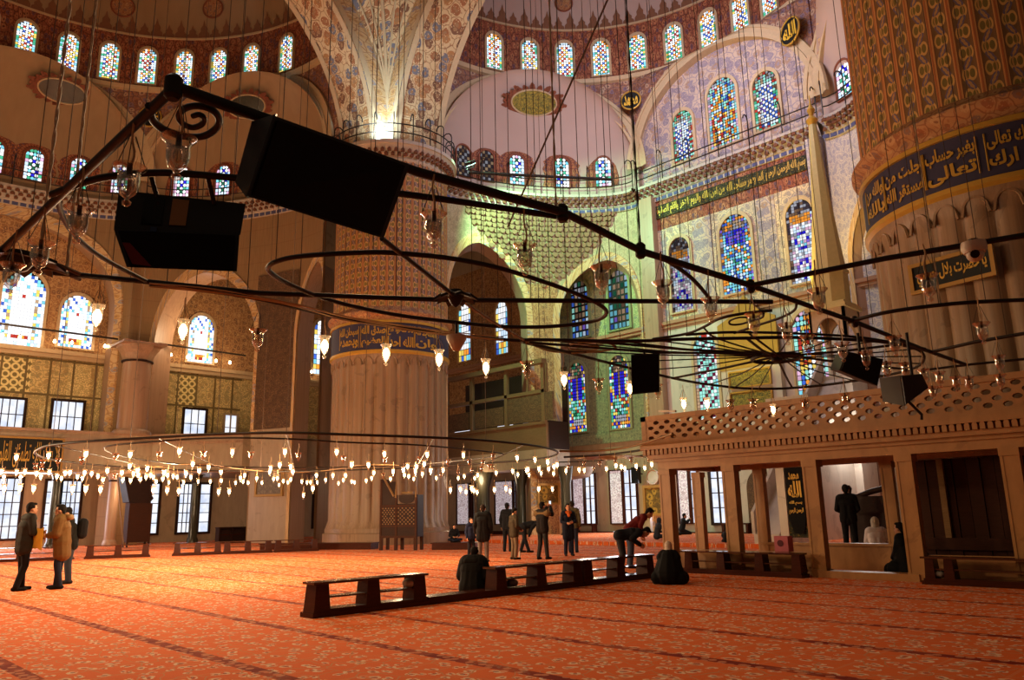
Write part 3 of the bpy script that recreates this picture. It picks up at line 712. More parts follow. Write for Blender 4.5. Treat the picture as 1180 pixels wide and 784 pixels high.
for i in range(11):
    a = aL-1.5+.3*i; q = Vector((LP[0]+3.6*math.cos(a), LP[1]+3.6*math.sin(a), 21.5)); o_ = Vector((math.cos(a), math.sin(a), 0))
    b = MB(); b.tube([q, q+Vector((0, 0, 1.5))]+[q-o_*(.25-.25*math.cos(PI*s_/5))+Vector((0, 0, 1.5+.3*math.sin(PI*s_/5))) for s_ in range(1, 6)], .035, 5); b.build('post', 'iron', rl)
# gilt-framed plaque on the near pillar
pc = on_cyl(1097, 312, RP[0], RP[1], 3.3)
d = ray(1097, 312); 
_a = d.x**2+d.y**2; _b = -2*(d.x*RP[0]+d.y*RP[1]); _c = RP[0]**2+RP[1]**2-3.42**2; _t = (-_b-math.sqrt(_b*_b-4*_a*_c))/(2*_a); pc = EYEP+d*_t
nv = Vector((pc.x-RP[0], pc.y-RP[1], 0)).normalized(); tv = Vector((-nv.y, nv.x, 0)); zv = Vector((0, 0, 1))
tv2 = (tv*math.cos(.0)).normalized()
pq = thing('framed_plaque', 'black and gold calligraphy plaque in a gilt frame hung on the near pillar', 'plaque', tuple(pc))
def rectp(w, h): return [(-w/2, -h/2), (w/2, -h/2), (w/2, h/2), (-w/2, h/2)]
def frame(b, c, ex, ey, ez, w, h, t, dep):
    for (x, y, ww, hh) in ((0, h/2-t/2, w, t), (0, -h/2+t/2, w, t), (-w/2+t/2, 0, t, h-2*t), (w/2-t/2, 0, t, h-2*t)):
        b.prism(rectp(ww, hh), Vector(c)+ex*x+ey*y, ex, ey, ez, dep)
PWD, PHT = 1.92, .74
b = MB(); b.prism(rectp(PWD-.1, PHT-.1), pc, tv2, zv, nv, .05); pqp = b.build('panel', 'roundel_black', pq)
b = MB(); frame(b, pc, tv2, zv, nv, PWD, PHT, .09, .1); b.build('frame', 'frame_gold', pq)
b = MB(); text_on(b, 'يا حضرت بلال حبشي', lambda u, v: pc+nv*.06+tv2*((u-.5)*(PWD-.34))+zv*((v-.5)*(PHT-.3)), .03); b.build('lettering', 'gold', pqp)
# ================================================================ WINDOWS
WN = [0]
def hsh(*a): return random.Random(hash(a) & 0xffffffff)
PAL = {k: tuple(S(*v)[:3])+(1,) for k, v in dict(white=(250, 250, 255), ice=(205, 228, 250), cyan=(120, 200, 220), blue=(60, 96, 190), deep=(38, 30, 190), navy=(26, 30, 90), green=(70, 170, 130), dgreen=(36, 96, 70), teal=(150, 220, 206), yellow=(236, 206, 96), orange=(224, 140, 50), red=(176, 54, 44), maroon=(96, 26, 52), violet=(120, 90, 190), pink=(214, 170, 200), grey=(150, 150, 160), tan=(170, 140, 110), dark=(60, 50, 56), brown=(110, 84, 66)).items()}
def cell_col(style, i, j, nx, ny, u, v, rg, inarch):
    """u -1..1 across, v 0..1 up"""
    P = PAL; ch = rg.choice; edge = i in (0, nx-1) or j == 0
    if style == 'dome':
        if edge or inarch: return P[ch(['ice', 'green', 'white', 'cyan', 'ice', 'green', 'yellow'] if not inarch else ['ice', 'white', 'cyan', 'orange', 'ice'])]
        return P['white'] if (i+j) % 2 == 0 else P[ch(['orange', 'yellow', 'red', 'green', 'white', 'orange', 'blue'])]
    if style == 'small':
        if edge or inarch: return P[ch(['white', 'ice', 'cyan', 'pink', 'green', 'white'])]
        return P['white'] if (i+j) % 2 == 0 else P[ch(['blue', 'cyan', 'dgreen', 'deep', 'green', 'cyan'])]
    if style == 'unlit': return P[ch(['grey', 'brown', 'tan', 'grey'])] if (i+j) % 2 else P['dark']
    if style == 'clear':
        if i in (0, nx-1) or j == 0: return P[ch(['ice', 'cyan', 'white', 'blue'])] if (i+j) % 2 else P['white']
        if i in (1, nx-2) and nx > 8: return P['white'] if j % 3 else P[ch(['blue', 'cyan'])]
        if i in (2, nx-3) and nx > 8 or (inarch and abs(u) > .5): return P[ch(['yellow', 'cyan', 'ice', 'tan'])]
        if abs(u) < .1 and .62 < v < .68: return P['red']
        if abs(u) < .42 and .07 < v < .15: return P[ch(['yellow', 'orange', 'red'])]
        if v > .68 and (i+j) % 4 == 0: return P[ch(['cyan', 'blue', 'ice'])]
        return P['white']
    if style == 'multi':
        if edge or inarch: return P[ch(['blue', 'violet', 'cyan', 'orange', 'grey', 'brown'])]
        if .62 < v < .8 and abs(u) < .6: return P[ch(['deep', 'violet', 'blue'])]
        if v >= .8: return P[ch(['tan', 'brown', 'grey', 'orange'])]
        return P[ch(['cyan', 'ice', 'cyan', 'orange', 'teal', 'white', 'blue', 'green'])]
    if style == 'gold':
        if edge or inarch: return P[ch(['grey', 'cyan', 'teal', 'pink'])]
        return P[ch(['cyan', 'orange', 'yellow', 'ice', 'blue', 'teal', 'red', 'white', 'orange'])]
    if style == 'lattice':
        if edge or inarch or i in (1, nx-2) and rg.random() < .6: return P[ch(['grey', 'brown', 'teal', 'red', 'tan', 'green'])]
        if v > .8: return P[ch(['grey', 'teal', 'tan'])]
        return P['white'] if (i+j) % 2 == 0 else P[ch(['blue', 'violet', 'ice', 'blue'])]
    if style == 'arabesque':
        if inarch or v > .82: return P[ch(['grey', 'dark', 'brown', 'grey'])]
        if i == 0: return P[ch(['grey', 'dark', 'brown'])]
        if i == nx-1: return P[ch(['violet', 'ice', 'deep', 'white'])] if (j % 2) else P['ice']
        if .73 < v: return P[ch(['orange', 'orange', 'tan'])]
        d_ = math.hypot(u*1.1, ((v*3.0) % 1-.5)*1.5); return P[ch(['violet', 'deep'])] if .38 < d_ < .52 else P[ch(['white', 'ice', 'pink', 'cyan', 'white'])] if d_ <= .38 else P[ch(['white', 'pink', 'ice', 'grey'])]
    if style == 'candy':
        if i == nx-1 or inarch: return P[ch(['teal', 'white', 'red', 'grey', 'cyan'])]
        if i == 0: return P[ch(['tan', 'grey'])]
        s_ = (v*7.0-u*.9) % 1.0; return P['maroon'] if s_ < .26 else P['teal'] if s_ < .64 else P['white'] if s_ < .82 else P['teal']
    if style == 'twin':
        if edge or inarch and abs(u) > .6: return P[ch(['orange', 'deep', 'teal', 'yellow', 'white', 'blue', 'green'])] if not inarch else P[ch(['deep', 'yellow', 'brown', 'teal'])]
        if v > .78: return P[ch(['brown', 'dgreen', 'tan', 'dark'])]
        if v > .46 and abs(u) < .62: 
            return P['deep'] if abs(abs(u)-.3-(.62-v)*.4*(1 if v < .62 else -.2)) < .22 else P['tan'] if v < .6 else P['brown']
        if v < .2: return P['grey'] if v > .08 and abs(u) < .6 else P[ch(['orange', 'yellow', 'deep'])]
        return P[ch(['green', 'teal', 'dgreen', 'red', 'cyan', 'yellow'])]
    if style == 'dim':
        if edge: return P[ch(['cyan', 'ice', 'blue', 'teal'])]
        if v < .35: return P[ch(['ice', 'cyan', 'tan', 'blue', 'violet'])] if i % 2 else P['tan']
        return P[ch(['tan', 'dgreen', 'brown', 'tan', 'grey'])]
    if style == 'leaded':
        if edge: return P[ch(['cyan', 'ice', 'yellow', 'blue'])]
        if .05 < v < .2 and abs(u) < .6: return P[ch(['yellow', 'orange'])]
        return P[ch(['white', 'white', 'ice', 'white'])]
def window(P, ex, ey, ez, w, h, style, nx, ny, strength='stained_glass', fr='cream', fw=.16, pointed=.15, halo=None, gap=.12, label=None):
    """arched stained window standing on P (bottom centre), facing ez"""
    WN[0] += 1; ex, ey, ez, P = Vector(ex), Vector(ey), Vector(ez), Vector(P)
    b = MB(); out = arch_poly(w+2*fw, h+fw*1.4, pointed); inn = arch_poly(w, h, pointed); n = len(out)
    out = [(x, y-fw*.6 if y == 0 else y) for x, y in out]
    A = [P+ex*x+ey*y+ez*.14 for x, y in out]; B = [P+ex*x+ey*y+ez*.14 for x, y in inn]; Bi = [P+ex*x+ey*y+ez*.02 for x, y in inn]; Ao = [P+ex*x+ey*y-ez*.05 for x, y in out]
    fs = []
    for i in range(n):
        k = (i+1) % n; fs += [(i, k, n+k, n+i), (n+i, n+k, 2*n+k, 2*n+i), (3*n+i, 3*n+k, k, i)]
    b.add(A+B+Bi+Ao, fs); o = struct('window_%d' % WN[0], b, fr)
    b = MB(); b.add([P+ex*x+ey*y+ez*.03 for x, y in inn], [tuple(range(n))]); b.build('leading', 'lead', o)
    b = MB(); rg = random.Random(WN[0]*17+5); r = w/2; zs = h-r*(1+pointed)
    for i in range(nx):
        for j in range(ny):
            u = (i+.5)/nx*2-1; v = (j+.5)/ny; x, y = u*r, v*h
            if y > zs and (x/r)**2+((y-zs)/(r*(1+pointed)))**2 > .94: continue
            ina = y > zs and (x/r)**2+((y-zs)/(r*(1+pointed)))**2 > .5
            cx_, cy_ = w/nx/2*(1-gap), h/ny/2*(1-gap); c = cell_col(style, i, j, nx, ny, u, v, rg, ina); kk = .82+.36*rg.random(); c = tuple(min(1, q*kk) for q in c[:3])+(1,)
            q = P+ex*x+ey*y+ez*.05; ch_ = .45
            if style in ('dome', 'small', 'gold', 'multi', 'twin', 'lattice') and 0 < i < nx-1: pl = [(-1, -ch_), (-ch_, -1), (ch_, -1), (1, -ch_), (1, ch_), (ch_, 1), (-ch_, 1), (-1, ch_)]
            else: pl = [(-1, -1), (1, -1), (1, 1), (-1, 1)]
            b.add([q+ex*(a*cx_)+ey*(c_*cy_) for a, c_ in pl], [tuple(range(len(pl)))], None, c)
    b.build('stained_panes', strength, o)
    if halo:
        b = MB(); hw, hh = w+2*fw+.05, h+fw*1.4; m_ = 15
        ring = [(hw/2, 0)]+[(hw/2, hh*.35), (hw/2, hh*.6)]+[(hw/2*math.cos(t), hh-hw/2+hw/2*math.sin(t)) for t in [PI*i/m_ for i in range(m_+1)]]+[(-hw/2, hh*.6), (-hw/2, hh*.35), (-hw/2, 0)]
        cxm = (0, hh*.5); vs = []; fs = []
        for i, (x, y) in enumerate(ring):
            dx, dy = x-0, y-min(y, hh-hw/2); l_ = math.hypot(dx, dy) or 1; k1 = .5+.16*(i % 2)
            vs += [P+ex*x+ey*y+ez*.05, P+ex*(x+dx/l_*k1)+ey*(y+dy/l_*k1)+ez*.05]
            if i: fs.append((2*i-2, 2*i, 2*i+1, 2*i-1))
        b.add(vs, fs, [[(0, 0), (0, .4), (.6, .4), (.6, 0)]]*len(fs)); b.build('painted_border', halo, o)
    return o
ZV = Vector((0, 0, 1))
def ring_windows(C, px, fnz=29.75):
    for x, y in px:
        p = on_cyl(x, y, C[0], C[1], C[2]-.02); th = math.atan2(p.y-C[1], p.x-C[0]); nv = Vector((-math.cos(th), -math.sin(th), 0)); ex = Vector((-nv.y, nv.x, 0))
        window((C[0]-nv.x*(C[2]-.02), C[1]-nv.y*(C[2]-.02), 29.75), ex, ZV, nv, 1.06, 2.55, 'dome', 7, 16, 'stained_glass_bright', 'cream', .14, .05)
ring_windows(QC, [(569.3, 81), (610.6, 86.7), (651.4, 88.8), (693.5, 87.2), (735.6, 81), (778, 71.4), (818.5, 55.6), (855.5, 35.7), (888, 8)])
ring_windows(LC, [(-18, 46), (27, 66), (76.5, 82), (124, 94), (168, 99), (211, 99), (251, 98), (289, 93.5), (330, 83)])
def niche_windows(N, px, style, st, ztop=2.05):
    root, low, P, n, e, Mx, a = N
    for it in px:
        x, yb = it[:2]; d = ray(x, yb); best = min(range(2, 119), key=lambda i: abs((P(PI*i/120, 0)-Mx*0).x*d.y-(P(PI*i/120, 0)).y*d.x)); ph = PI*best/120
        p = P(ph, 22.15, .04); t = (P(ph+.02, 0)-P(ph-.02, 0)).normalized(); nv = Vector((t.y, -t.x, 0)); nv = nv if nv.dot(n) < 0 else -nv; ex = Vector((-nv.y, nv.x, 0))
        window(p, ex, ZV, nv, .98, ztop, it[2] if len(it) > 2 else style, 5, 9, it[3] if len(it) > 3 else st, 'trim_red', .08, .05, 'ring_floral')
niche_windows(nq, [(597, 218), (647, 219), (695, 206), (560, 214, 'unlit', 'stained_glass_dim'), (533, 205, 'unlit', 'stained_glass_dim')], 'small', 'stained_glass_bright')
niche_windows(n1, [(35, 217), (90, 222), (138, 222), (-12, 205)], 'small', 'stained_glass_bright')
niche_windows(n2, [(208, 219), (258, 217), (310, 214)], 'small', 'stained_glass_bright')
niche_windows(nr, [(976, 112)], 'small', 'stained_glass_bright')
XV, NQ = Vector((1, 0, 0)), Vector((0, -1, 0))
def qwin(x, zb, w, h, style, nx, ny, st='stained_glass', **k): return window((x, YQ-.03, zb), XV, ZV, NQ, w, h, style, nx, ny, st, **k)
qwin(-21.2, 22.3, 1.9, 4.3, 'gold', 11, 25); qwin(-24.0, 22.3, 1.45, 3.3, 'lattice', 9, 20); qwin(-18.45, 22.3, 1.5, 3.5, 'lattice', 9, 20)
qwin(-21.1, 13.3, 1.95, 4.6, 'multi', 11, 26); qwin(-24.85, 12.95, 1.45, 4.6, 'arabesque', 9, 28, 'stained_glass_dim'); qwin(-17.25, 13.0, 1.5, 4.6, 'arabesque', 9, 28)
qwin(-23.6, 6.3, 1.5, 5.0, 'candy', 8, 26); qwin(-17.4, 6.3, 1.7, 5.2, 'gold', 8, 20)
qwin(-33.4, 6.5, 1.5, 4.6, 'twin', 9, 22, fr='iznik_green'); qwin(-29.9, 6.45, 1.5, 4.6, 'twin', 9, 22, fr='iznik_green')
qwin(-32.9, 12.75, 1.5, 3.9, 'dim', 5, 9, 'stained_glass_dim', fr='green_floral', gap=.3); qwin(-29.6, 12.75, 1.6, 3.9, 'dim', 5, 9, 'stained_glass_dim', fr='green_floral', gap=.3)
qwin(-44.7, 12.95, 1.45, 4.6, 'leaded', 5, 10, 'stained_glass', fr='brown_floral'); qwin(-40.5, 12.85, 1.3, 4.0, 'leaded', 5, 9, 'stained_glass', fr='brown_floral', pointed=.5)
YV, NL = Vector((0, 1, 0)), Vector((1, 0, 0))
def lwin(px, zb, w, h, style, nx, ny, st='stained_glass_bright', **k):
    p = at_x(px, 395, XL+.04); return window((XL+.04, p.y, zb), YV, ZV, NL, w, h, style, nx, ny, st, **k)
lwin(21, 11.75, 2.3, 4.6, 'clear', 13, 22, gap=.06); lwin(86, 12.0, 1.9, 3.35, 'clear', 13, 18, gap=.06); lwin(231, 12.0, 1.75, 3.35, 'clear', 13, 18, gap=.06)
lwin(183, 12.0, 1.2, 3.4, 'clear', 5, 9, gap=.09); lwin(371, 12.2, 1.5, 4.3, 'leaded', 5, 11, gap=.1)

# rectangular casements ------------------------------------------------
k = NB('daylight_pane', .4); nt = k.nt; nt.nodes.clear(); e = nt.nodes.new('ShaderNodeEmission'); o_ = nt.nodes.new('ShaderNodeOutputMaterial'); nt.links.new(e.outputs[0], o_.inputs[0])
tc = nt.nodes.new('ShaderNodeTexCoord'); nz = nt.nodes.new('ShaderNodeTexNoise'); nz.inputs['Scale'].default_value = 1.3; nt.links.new(tc.outputs['Object'], nz.inputs['Vector'])
cr = nt.nodes.new('ShaderNodeValToRGB'); cr.color_ramp.elements[0].position = .3; cr.color_ramp.elements[0].color = S(196, 208, 232); cr.color_ramp.elements[1].position = .6; cr.color_ramp.elements[1].color = S(246, 247, 255)
nt.links.new(nz.outputs[0], cr.inputs[0]); nt.links.new(cr.outputs[0], e.inputs[0]); e.inputs[1].default_value = 1.15; k.mat.cycles.emission_sampling = 'NONE'; M['daylight_pane'] = k.mat
kb = NB('curtain_panel', .7); cb = floral(kb, kb.uv(), S(222, 214, 222), [S(160, 136, 142), S(184, 168, 178)], S(150, 130, 140), scale=2.6, fl=.3, stemw=.07); kb.out(cb); kb.put(kb.b.inputs['Emission Color'], cb); kb.b.inputs['Emission Strength'].default_value = .5; kb.mat.cycles.emission_sampling = 'NONE'; M['curtain_panel'] = kb.mat  # daylight shining through the blind is put in as weak emission
def casement(P, ex, ez, w, h, ncol, nrow, fr='dark_wood', shutter=None, fw=.14, reveal=None):
    """tall lit casement, bottom centre P; shutter = fraction of the width covered by a patterned blind leaf on its left"""
    WN[0] += 1; ex, ez, P = Vector(ex), Vector(ez), Vector(P); ey = ZV
    b = MB(); frame(b, P+ey*(h/2), ex, ey, ez, w+2*fw, h+2*fw, fw, .16); o = struct('window_%d' % WN[0], b, fr)
    x0 = -w/2+(w*shutter if shutter else 0)
    b = MB(); b.prism([(x0, 0), (w/2, 0), (w/2, h), (x0, h)], P+ez*.02, ex, ey, ez, .02); b.build('pane', 'daylight_pane', o)
    b = MB()
    for i in range(1, ncol): b.prism(rectp(.05 if ncol > 2 else .1, h), P+ex*(x0+(w/2-x0)*i/ncol)+ey*h/2, ex, ey, ez, .09)
    for j in range(1, nrow): b.prism(rectp(w/2-x0, .05), P+ex*((x0+w/2)/2)+ey*(h*j/nrow), ex, ey, ez, .08)
    b.build('glazing_bars', fr, o)
    if shutter:
        b = MB(); b.prism([(-w/2, 0), (x0-.12, 0), (x0-.12, h), (-w/2, h)], P+ez*.02, ex, ey, ez, .05); b.build('blind_leaf', 'curtain_panel', o)
        b = MB(); b.prism([(x0-.14, 0), (x0+.06, 0), (x0+.06, h), (x0-.14, h)], P+ez*.02, ex, ey, ez, .12); b.build('stile', 'bench_wood', o)
    return o
def lcase(x0, x1, zb, zt, **k):
    a = at_x(x0, 590, XL+.05).y; c = at_x(x1, 590, XL+.05).y
    return casement((XL+.05, (a+c)/2, zb), YV, NL, abs(c-a), zt-zb, **k)
def lcase2(x0, x1, zb, zt, **k):
    a = at_x(x0, 480, XL+.05).y; c = at_x(x1, 480, XL+.05).y
    return casement((XL+.05, (a+c)/2, zb), YV, NL, abs(c-a), zt-zb, **k)
lcase(-14, 21, .55, 3.9, ncol=4, nrow=5); lcase(51, 66, .6, 3.8, ncol=2, nrow=5); lcase(69, 90, .6, 3.8, ncol=4, nrow=5); lcase(136, 145, .6, 3.6, ncol=1, nrow=2, fr='marble_wall'); lcase(172, 181, .6, 3.7, ncol=1, nrow=5)
lcase(205, 220, .6, 3.7, ncol=3, nrow=5); lcase(229, 240, .6, 3.7, ncol=1, nrow=5); lcase(361, 372, .7, 3.9, ncol=2, nrow=6)
lcase2(-8, 26, 6.75, 8.5, ncol=4, nrow=2); lcase2(60, 94, 6.75, 8.6, ncol=4, nrow=2); lcase2(166, 182, 6.8, 8.7, ncol=2, nrow=2); lcase2(212, 236, 6.8, 8.7, ncol=3, nrow=2); lcase2(259, 272, 6.8, 8.5, ncol=2, nrow=2, fr='marble_wall')
def qcase(x0, x1, zb, zt, **k):
    a = at_y(x0, 580, YQ-.05).x; c = at_y(x1, 580, YQ-.05).x
    return casement(((a+c)/2, YQ-.05, zb), XV, NQ, abs(c-a), zt-zb, **k)
qcase(662, 687, .7, 3.75, ncol=2, nrow=4, shutter=.55, fr='bench_wood', fw=.07); qcase(705, 735, .7, 3.85, ncol=2, nrow=4, shutter=.52, fr='bench_wood', fw=.07)
qcase(784, 806, .7, 3.9, ncol=1, nrow=4, shutter=.62, fr='bench_wood', fw=.07); qcase(528, 545, .7, 3.6, ncol=2, nrow=4, shutter=.85, fr='bench_wood', fw=.07); qcase(572, 597, .7, 3.6, ncol=2, nrow=4, shutter=.85, fr='bench_wood', fw=.07)
qcase(822, 838, .7, 3.9, ncol=2, nrow=4)
# painted roundels and medallions ------------------------------------------
def roundel(p, nv, r, label, txt=None, group=None, ground='roundel_black', rim='gold', cat='medallion', squash=1.0, fringe=False):
    p, nv = Vector(p), Vector(nv).normalized(); ex = ZV.cross(nv).normalized(); ey = nv.cross(ex); t = thing('painted_medallion', label, cat, tuple(p), group)
    b = MB(); b.prism([(r*math.cos(2*PI*i/40), r*squash*math.sin(2*PI*i/40)) for i in range(40)], p, ex, ey, nv, .06); dsc = b.build('disc', ground, t)
    b = MB(); b.tube([p+ex*(r*math.cos(2*PI*i/40))+ey*(r*squash*math.sin(2*PI*i/40))+nv*.05 for i in range(40)], .06, 6, True); b.build('rim', rim, t, 60)
    if txt:
        b = MB(); text_on(b, txt, lambda u, v: p+nv*.09+ex*((u-.5)*1.45*r)+ey*((v-.5)*1.2*r*squash), .04); b.build('lettering', 'gold_bright', dsc)
    if fringe:
        b = MB()
        for i in range(22):
            a = 2*PI*i/22; c = Vector((math.cos(a), math.sin(a)))
            for rr, s_ in ((1.12, .13), (1.27, .08 if i % 2 else .12), (1.42, .0 if i % 2 else .07)):
                if s_: b.prism([(c.x*r*rr+s_*r*math.cos(2*PI*q/8), squash*(c.y*r*rr)+s_*r*math.sin(2*PI*q/8)) for q in range(8)], p, ex, ey, nv, .04)
        b.build('painted_fringe', 'trim_red', t)
    return t
for C_, x, y, txt, lb in ((QC, 727, 116, 'محمد', 'round black medallion with gold script between the exedra arch and the great qibla arch'), (LC, 173, 135, 'عمر', 'dark round medallion between the two exedra arches above the iron scroll')):
    p = on_cyl(x, y, C_[0], C_[1], C_[2]-(.9 if C_ is QC else .1)); roundel(p, (C_[0]-p.x, C_[1]-p.y, 0), .62 if C_ is QC else .7, lb, txt)
p = on_cyl(911, 36, QC[0], QC[1], QC[2]-.9); roundel(p, (QC[0]-p.x, QC[1]-p.y, 0), .75, 'round black medallion with gold script high beside the near pillar', 'الله')
def on_dome(x, y, dm_pt, C_):
    best = None
    d = ray(x, y)
    for i in range(0, 121):
        for j in range(0, 60):
            th = 2*PI*i/120; s_ = PI/2*j/60; q = Vector(dm_pt(th, s_)); v = q-EYEP; e_ = v.cross(d).length/v.length
            if (best is None or e_ < best[0]) and v.dot(d) > 0 and (q.x-C_[0])*d.x+(q.y-C_[1])*d.y > 0: best = (e_, q)
    return best[1]
for x, y, r, C_, dmf, lb in ((147, 10, 1.0, LC, ldm, 'round floral rosette painted on the left dome above the third ring window'), (245, 12, .95, LC, ldm, 'round floral rosette painted on the left dome, nearer the great arch'), (652, 3, .8, QC, qdm, 'round floral rosette painted on the qibla dome')):
    q = on_dome(x, y, dmf, C_); nv = (Vector((C_[0], C_[1], 33.3))-q).normalized(); roundel(q+nv*.1, nv, r*.7, lb, ground='collar_floral', rim='trim_red', cat='rosette')
# oval medallions at the crown of each exedra
for N, lab, gr, k_ in ((nq, 'wide oval painted medallion with a lace fringe at the crown of the qibla exedra', 'panel_green_gold', 0), (n1, 'wide dark oval medallion with a fringe at the crown of the far left exedra', 'dark_green_marble', 1), (n2, 'dark oval medallion partly hidden by the iron bar on the left', 'dark_green_marble', 2)):
    root, low, P, n, e, Mx, a = N; px_, py_ = {0: (614, 117), 1: (72, 104), 2: (287, 121)}[k_]; d = ray(px_, py_); best = None
    for i in range(10, 171):
        for j in range(30, 90):
            ph, s_ = math.radians(i), math.radians(j); q = Mx+e*(a*math.cos(ph)*math.cos(s_))+n*(2.4*math.sin(ph)*math.cos(s_))+Vector((0, 0, ZS+a*.98*math.sin(s_))); v = q-EYEP; er = v.cross(d).length/v.length
            if best is None or er < best[0]: best = (er, q)
    q = best[1]; nv = (-n*.62+Vector((0, 0, -1))*.6).normalized(); roundel(q+nv*.3, nv, 1.5 if k_ == 0 else 1.35, lab, ground=gr, rim='cream', squash=.55, fringe=True)
# ================================================================ GALLERIES, PLATFORMS, FURNITURE
def V(x, y, z): return Vector((x, y, z))
def box_thing(*a): pass
def boxb(b, c, ex, ey, w, d, z0, z1):
    """upright box: centre c (plan), ex/ey plan directions"""
    c = Vector((c[0], c[1], 0)); ex, ey = Vector((ex[0], ex[1], 0)).normalized(), Vector((ey[0], ey[1], 0)).normalized(); q = [c+ex*(s*w/2)+ey*(t*d/2) for s, t in ((-1, -1), (1, -1), (1, 1), (-1, 1))]
    b.add([(p.x, p.y, z0) for p in q]+[(p.x, p.y, z1) for p in q], [(3, 2, 1, 0), (4, 5, 6, 7), (0, 1, 5, 4), (1, 2, 6, 5), (2, 3, 7, 6), (3, 0, 4, 7)], [[(0, 0), (w, 0), (w, d), (0, d)]]*2+[[(0, z0), (w, z0), (w, z1), (0, z1)]]*4); return b
# left gallery
GP = [(-49.3, -7), (-49.3, 17.4), (-45.4, 21.3), (-45.4, 30), (XL, 30), (XL, -7)]
b = MB(); b.prism(GP, (0, 0, 4.15), (1, 0, 0), (0, 1, 0), (0, 0, 1), 2.25); gal = struct('floor_gallery', b, 'marble_wall')
b = MB()
for z, d in ((6.35, .16), (4.15, .2), (5.9, .08)):
    p = [V(-49.3, -7, z), V(-49.3, 17.4, z), V(-45.4, 21.3, z)]
    for i in range(2):
        t = (p[i+1]-p[i]).normalized(); nn = V(t.y, -t.x, 0); b.add([p[i]+nn*d, p[i+1]+nn*d, p[i+1]+nn*d+V(0, 0, .16), p[i]+nn*d+V(0, 0, .16), p[i], p[i+1], p[i+1]+V(0, 0, .16), p[i]+V(0, 0, .16)], [(0, 1, 2, 3), (3, 2, 6, 7), (0, 4, 5, 1)])
b.build('moulding', 'column_marble', gal)
def column(c, r, z0, z1, label, mat='column_marble', cap=.95):
    t = thing('marble_column', label, 'column', (c[0], c[1], z0)); cx, cy = c
    b = MB(); b.lathe([(r*1.3, z0), (r*1.3, z0+.15), (r*1.15, z0+.3), (r, z0+.35), (r, (z0+z1)/2), (r*.94, z1-cap)], (cx, cy, 0), 28); b.build('shaft', mat, t, 40)
    b = MB(); b.lathe([(r*.94, z1-cap), (r*1.08, z1-cap+.02), (r*1.08, z1-cap+.1), (r*.96, z1-cap+.1)], (cx, cy, 0), 28); b.build('collar', 'dark_wood', t, 40)
    b = MB(); h = cap-.1; pr_ = [(r*.96, z1-h), (r*1.15, z1-h*.6), (r*1.45, z1-h*.25), (r*1.5, z1-h*.12)]; b.lathe(pr_, (cx, cy, 0), 8, a0=PI/8, a1=2*PI+PI/8); b.box((cx, cy, z1-h*.06), (r*3, r*3, h*.13)); b.build('capital', mat, t)
    return t
cp = at_x(151, 500, -49.4); column((-49.35, cp.y), .84, 6.4, 11.95, 'tall grey marble gallery column with a dark collar, between the two left-hand arches', cap=1.15)
for px, lb, r in ((128, 'pale marble column under the gallery, left of the dark pulpit', .3), (61, 'dark slim marble column under the gallery behind the two standing men', .24), (223, 'dark slim column under the gallery between two lit casements', .26)):
    p = at_x(px, 600, -49.5); column((-49.5, p.y), r, 0, 4.15, lb, 'column_marble' if px == 128 else 'dark_green_marble', .5)
# iron tie rods and the little lamps strung under the upper windows
def rod(p0, p1, label, r=.06):
    b = MB(); b.tube([p0, p1], r, 6); o = b.build('tie_rod', 'iron'); tag(o, label, 'tie rod', kind=None); return o
y0, y1 = at_x(-20, 370, -50).y, at_x(136, 391, -50).y
rod(V(-50, y0, at_x(-20, 370.5, -50).z), V(-50, y1, at_x(136, 391, -50).z), 'iron tie rod running across the two far left windows to the gallery column')
y0, y1 = at_x(168, 394, -50).y, at_x(283, 410, -50).y
rod(V(-50, y0, at_x(168, 394, -50).z), V(-50, y1, at_x(283, 410, -50).z), 'iron tie rod from the gallery column across the arched window to the corner pier')
# sultan's loge in the corner
LX0, LX1, LY, LYB = at_y(512, 480, 33.3).x, at_y(655, 480, 35.3).x, 33.3, 35.3
lg = thing('raised_loge', 'raised wooden loge with lattice panels on columns in the corner beyond the far pillar', 'loge', ((LX0+LX1)/2, LY+1.5, 0))
def lz(y, x=600): return at_y(x, y, LY).z
b = MB(); b.bbox(LX0, LX1, LY, LYB, lz(541), lz(520)); b.build('floor_beam', 'marble_wall', lg)
b = MB(); b.bbox(LX0, LX1, LY, LY+.2, lz(520), lz(490)); b.bbox(LX0, LX1, LY-.08, LY, lz(492), lz(489)); b.build('front_panel', 'loge_wood', lg)
for a, c in ((586, 638), (548, 581), (517, 541)):
    b = MB(); xa, xb = at_y(a, 475, LY).x, at_y(c, 475, LY).x; b.bbox(xa, xb, LY-.06, LY+.06, lz(488), lz(457 if a > 580 else 466)); b.build('lattice_panel', 'wood_lattice', lg)
for a in (515, 544, 584, 641): xa = min(at_y(a, 475, LY).x, LX1-.13); b = MB(); b.bbox(xa-.12, xa+.12, LY-.1, LY+.12, lz(490), lz(424)); b.build('post', 'loge_wood', lg)
for a in (608, 630): xa = at_y(a, 440, LY).x; b = MB(); b.bbox(xa-.05, xa+.05, LY-.06, LY+.06, lz(456), lz(424)); b.build('post', 'loge_wood', lg)
b = MB(); b.bbox(LX0, LX1, LY-.1, LY+.15, lz(457), lz(453)); b.bbox(LX0, LX1, LY-.25, LY+.2, lz(424), lz(419)); b.build('rail', 'loge_wood', lg)
b = MB(); b.bbox(LX0, LX1, LYB-.1, LYB, lz(500), lz(424)); b.bbox(LX1-.1, LX1, LY+.2, LYB, lz(520), lz(488)); b.build('back_screen', 'dark_wood', lg)
for a, c in ((544, 560), (603, 631)): pass
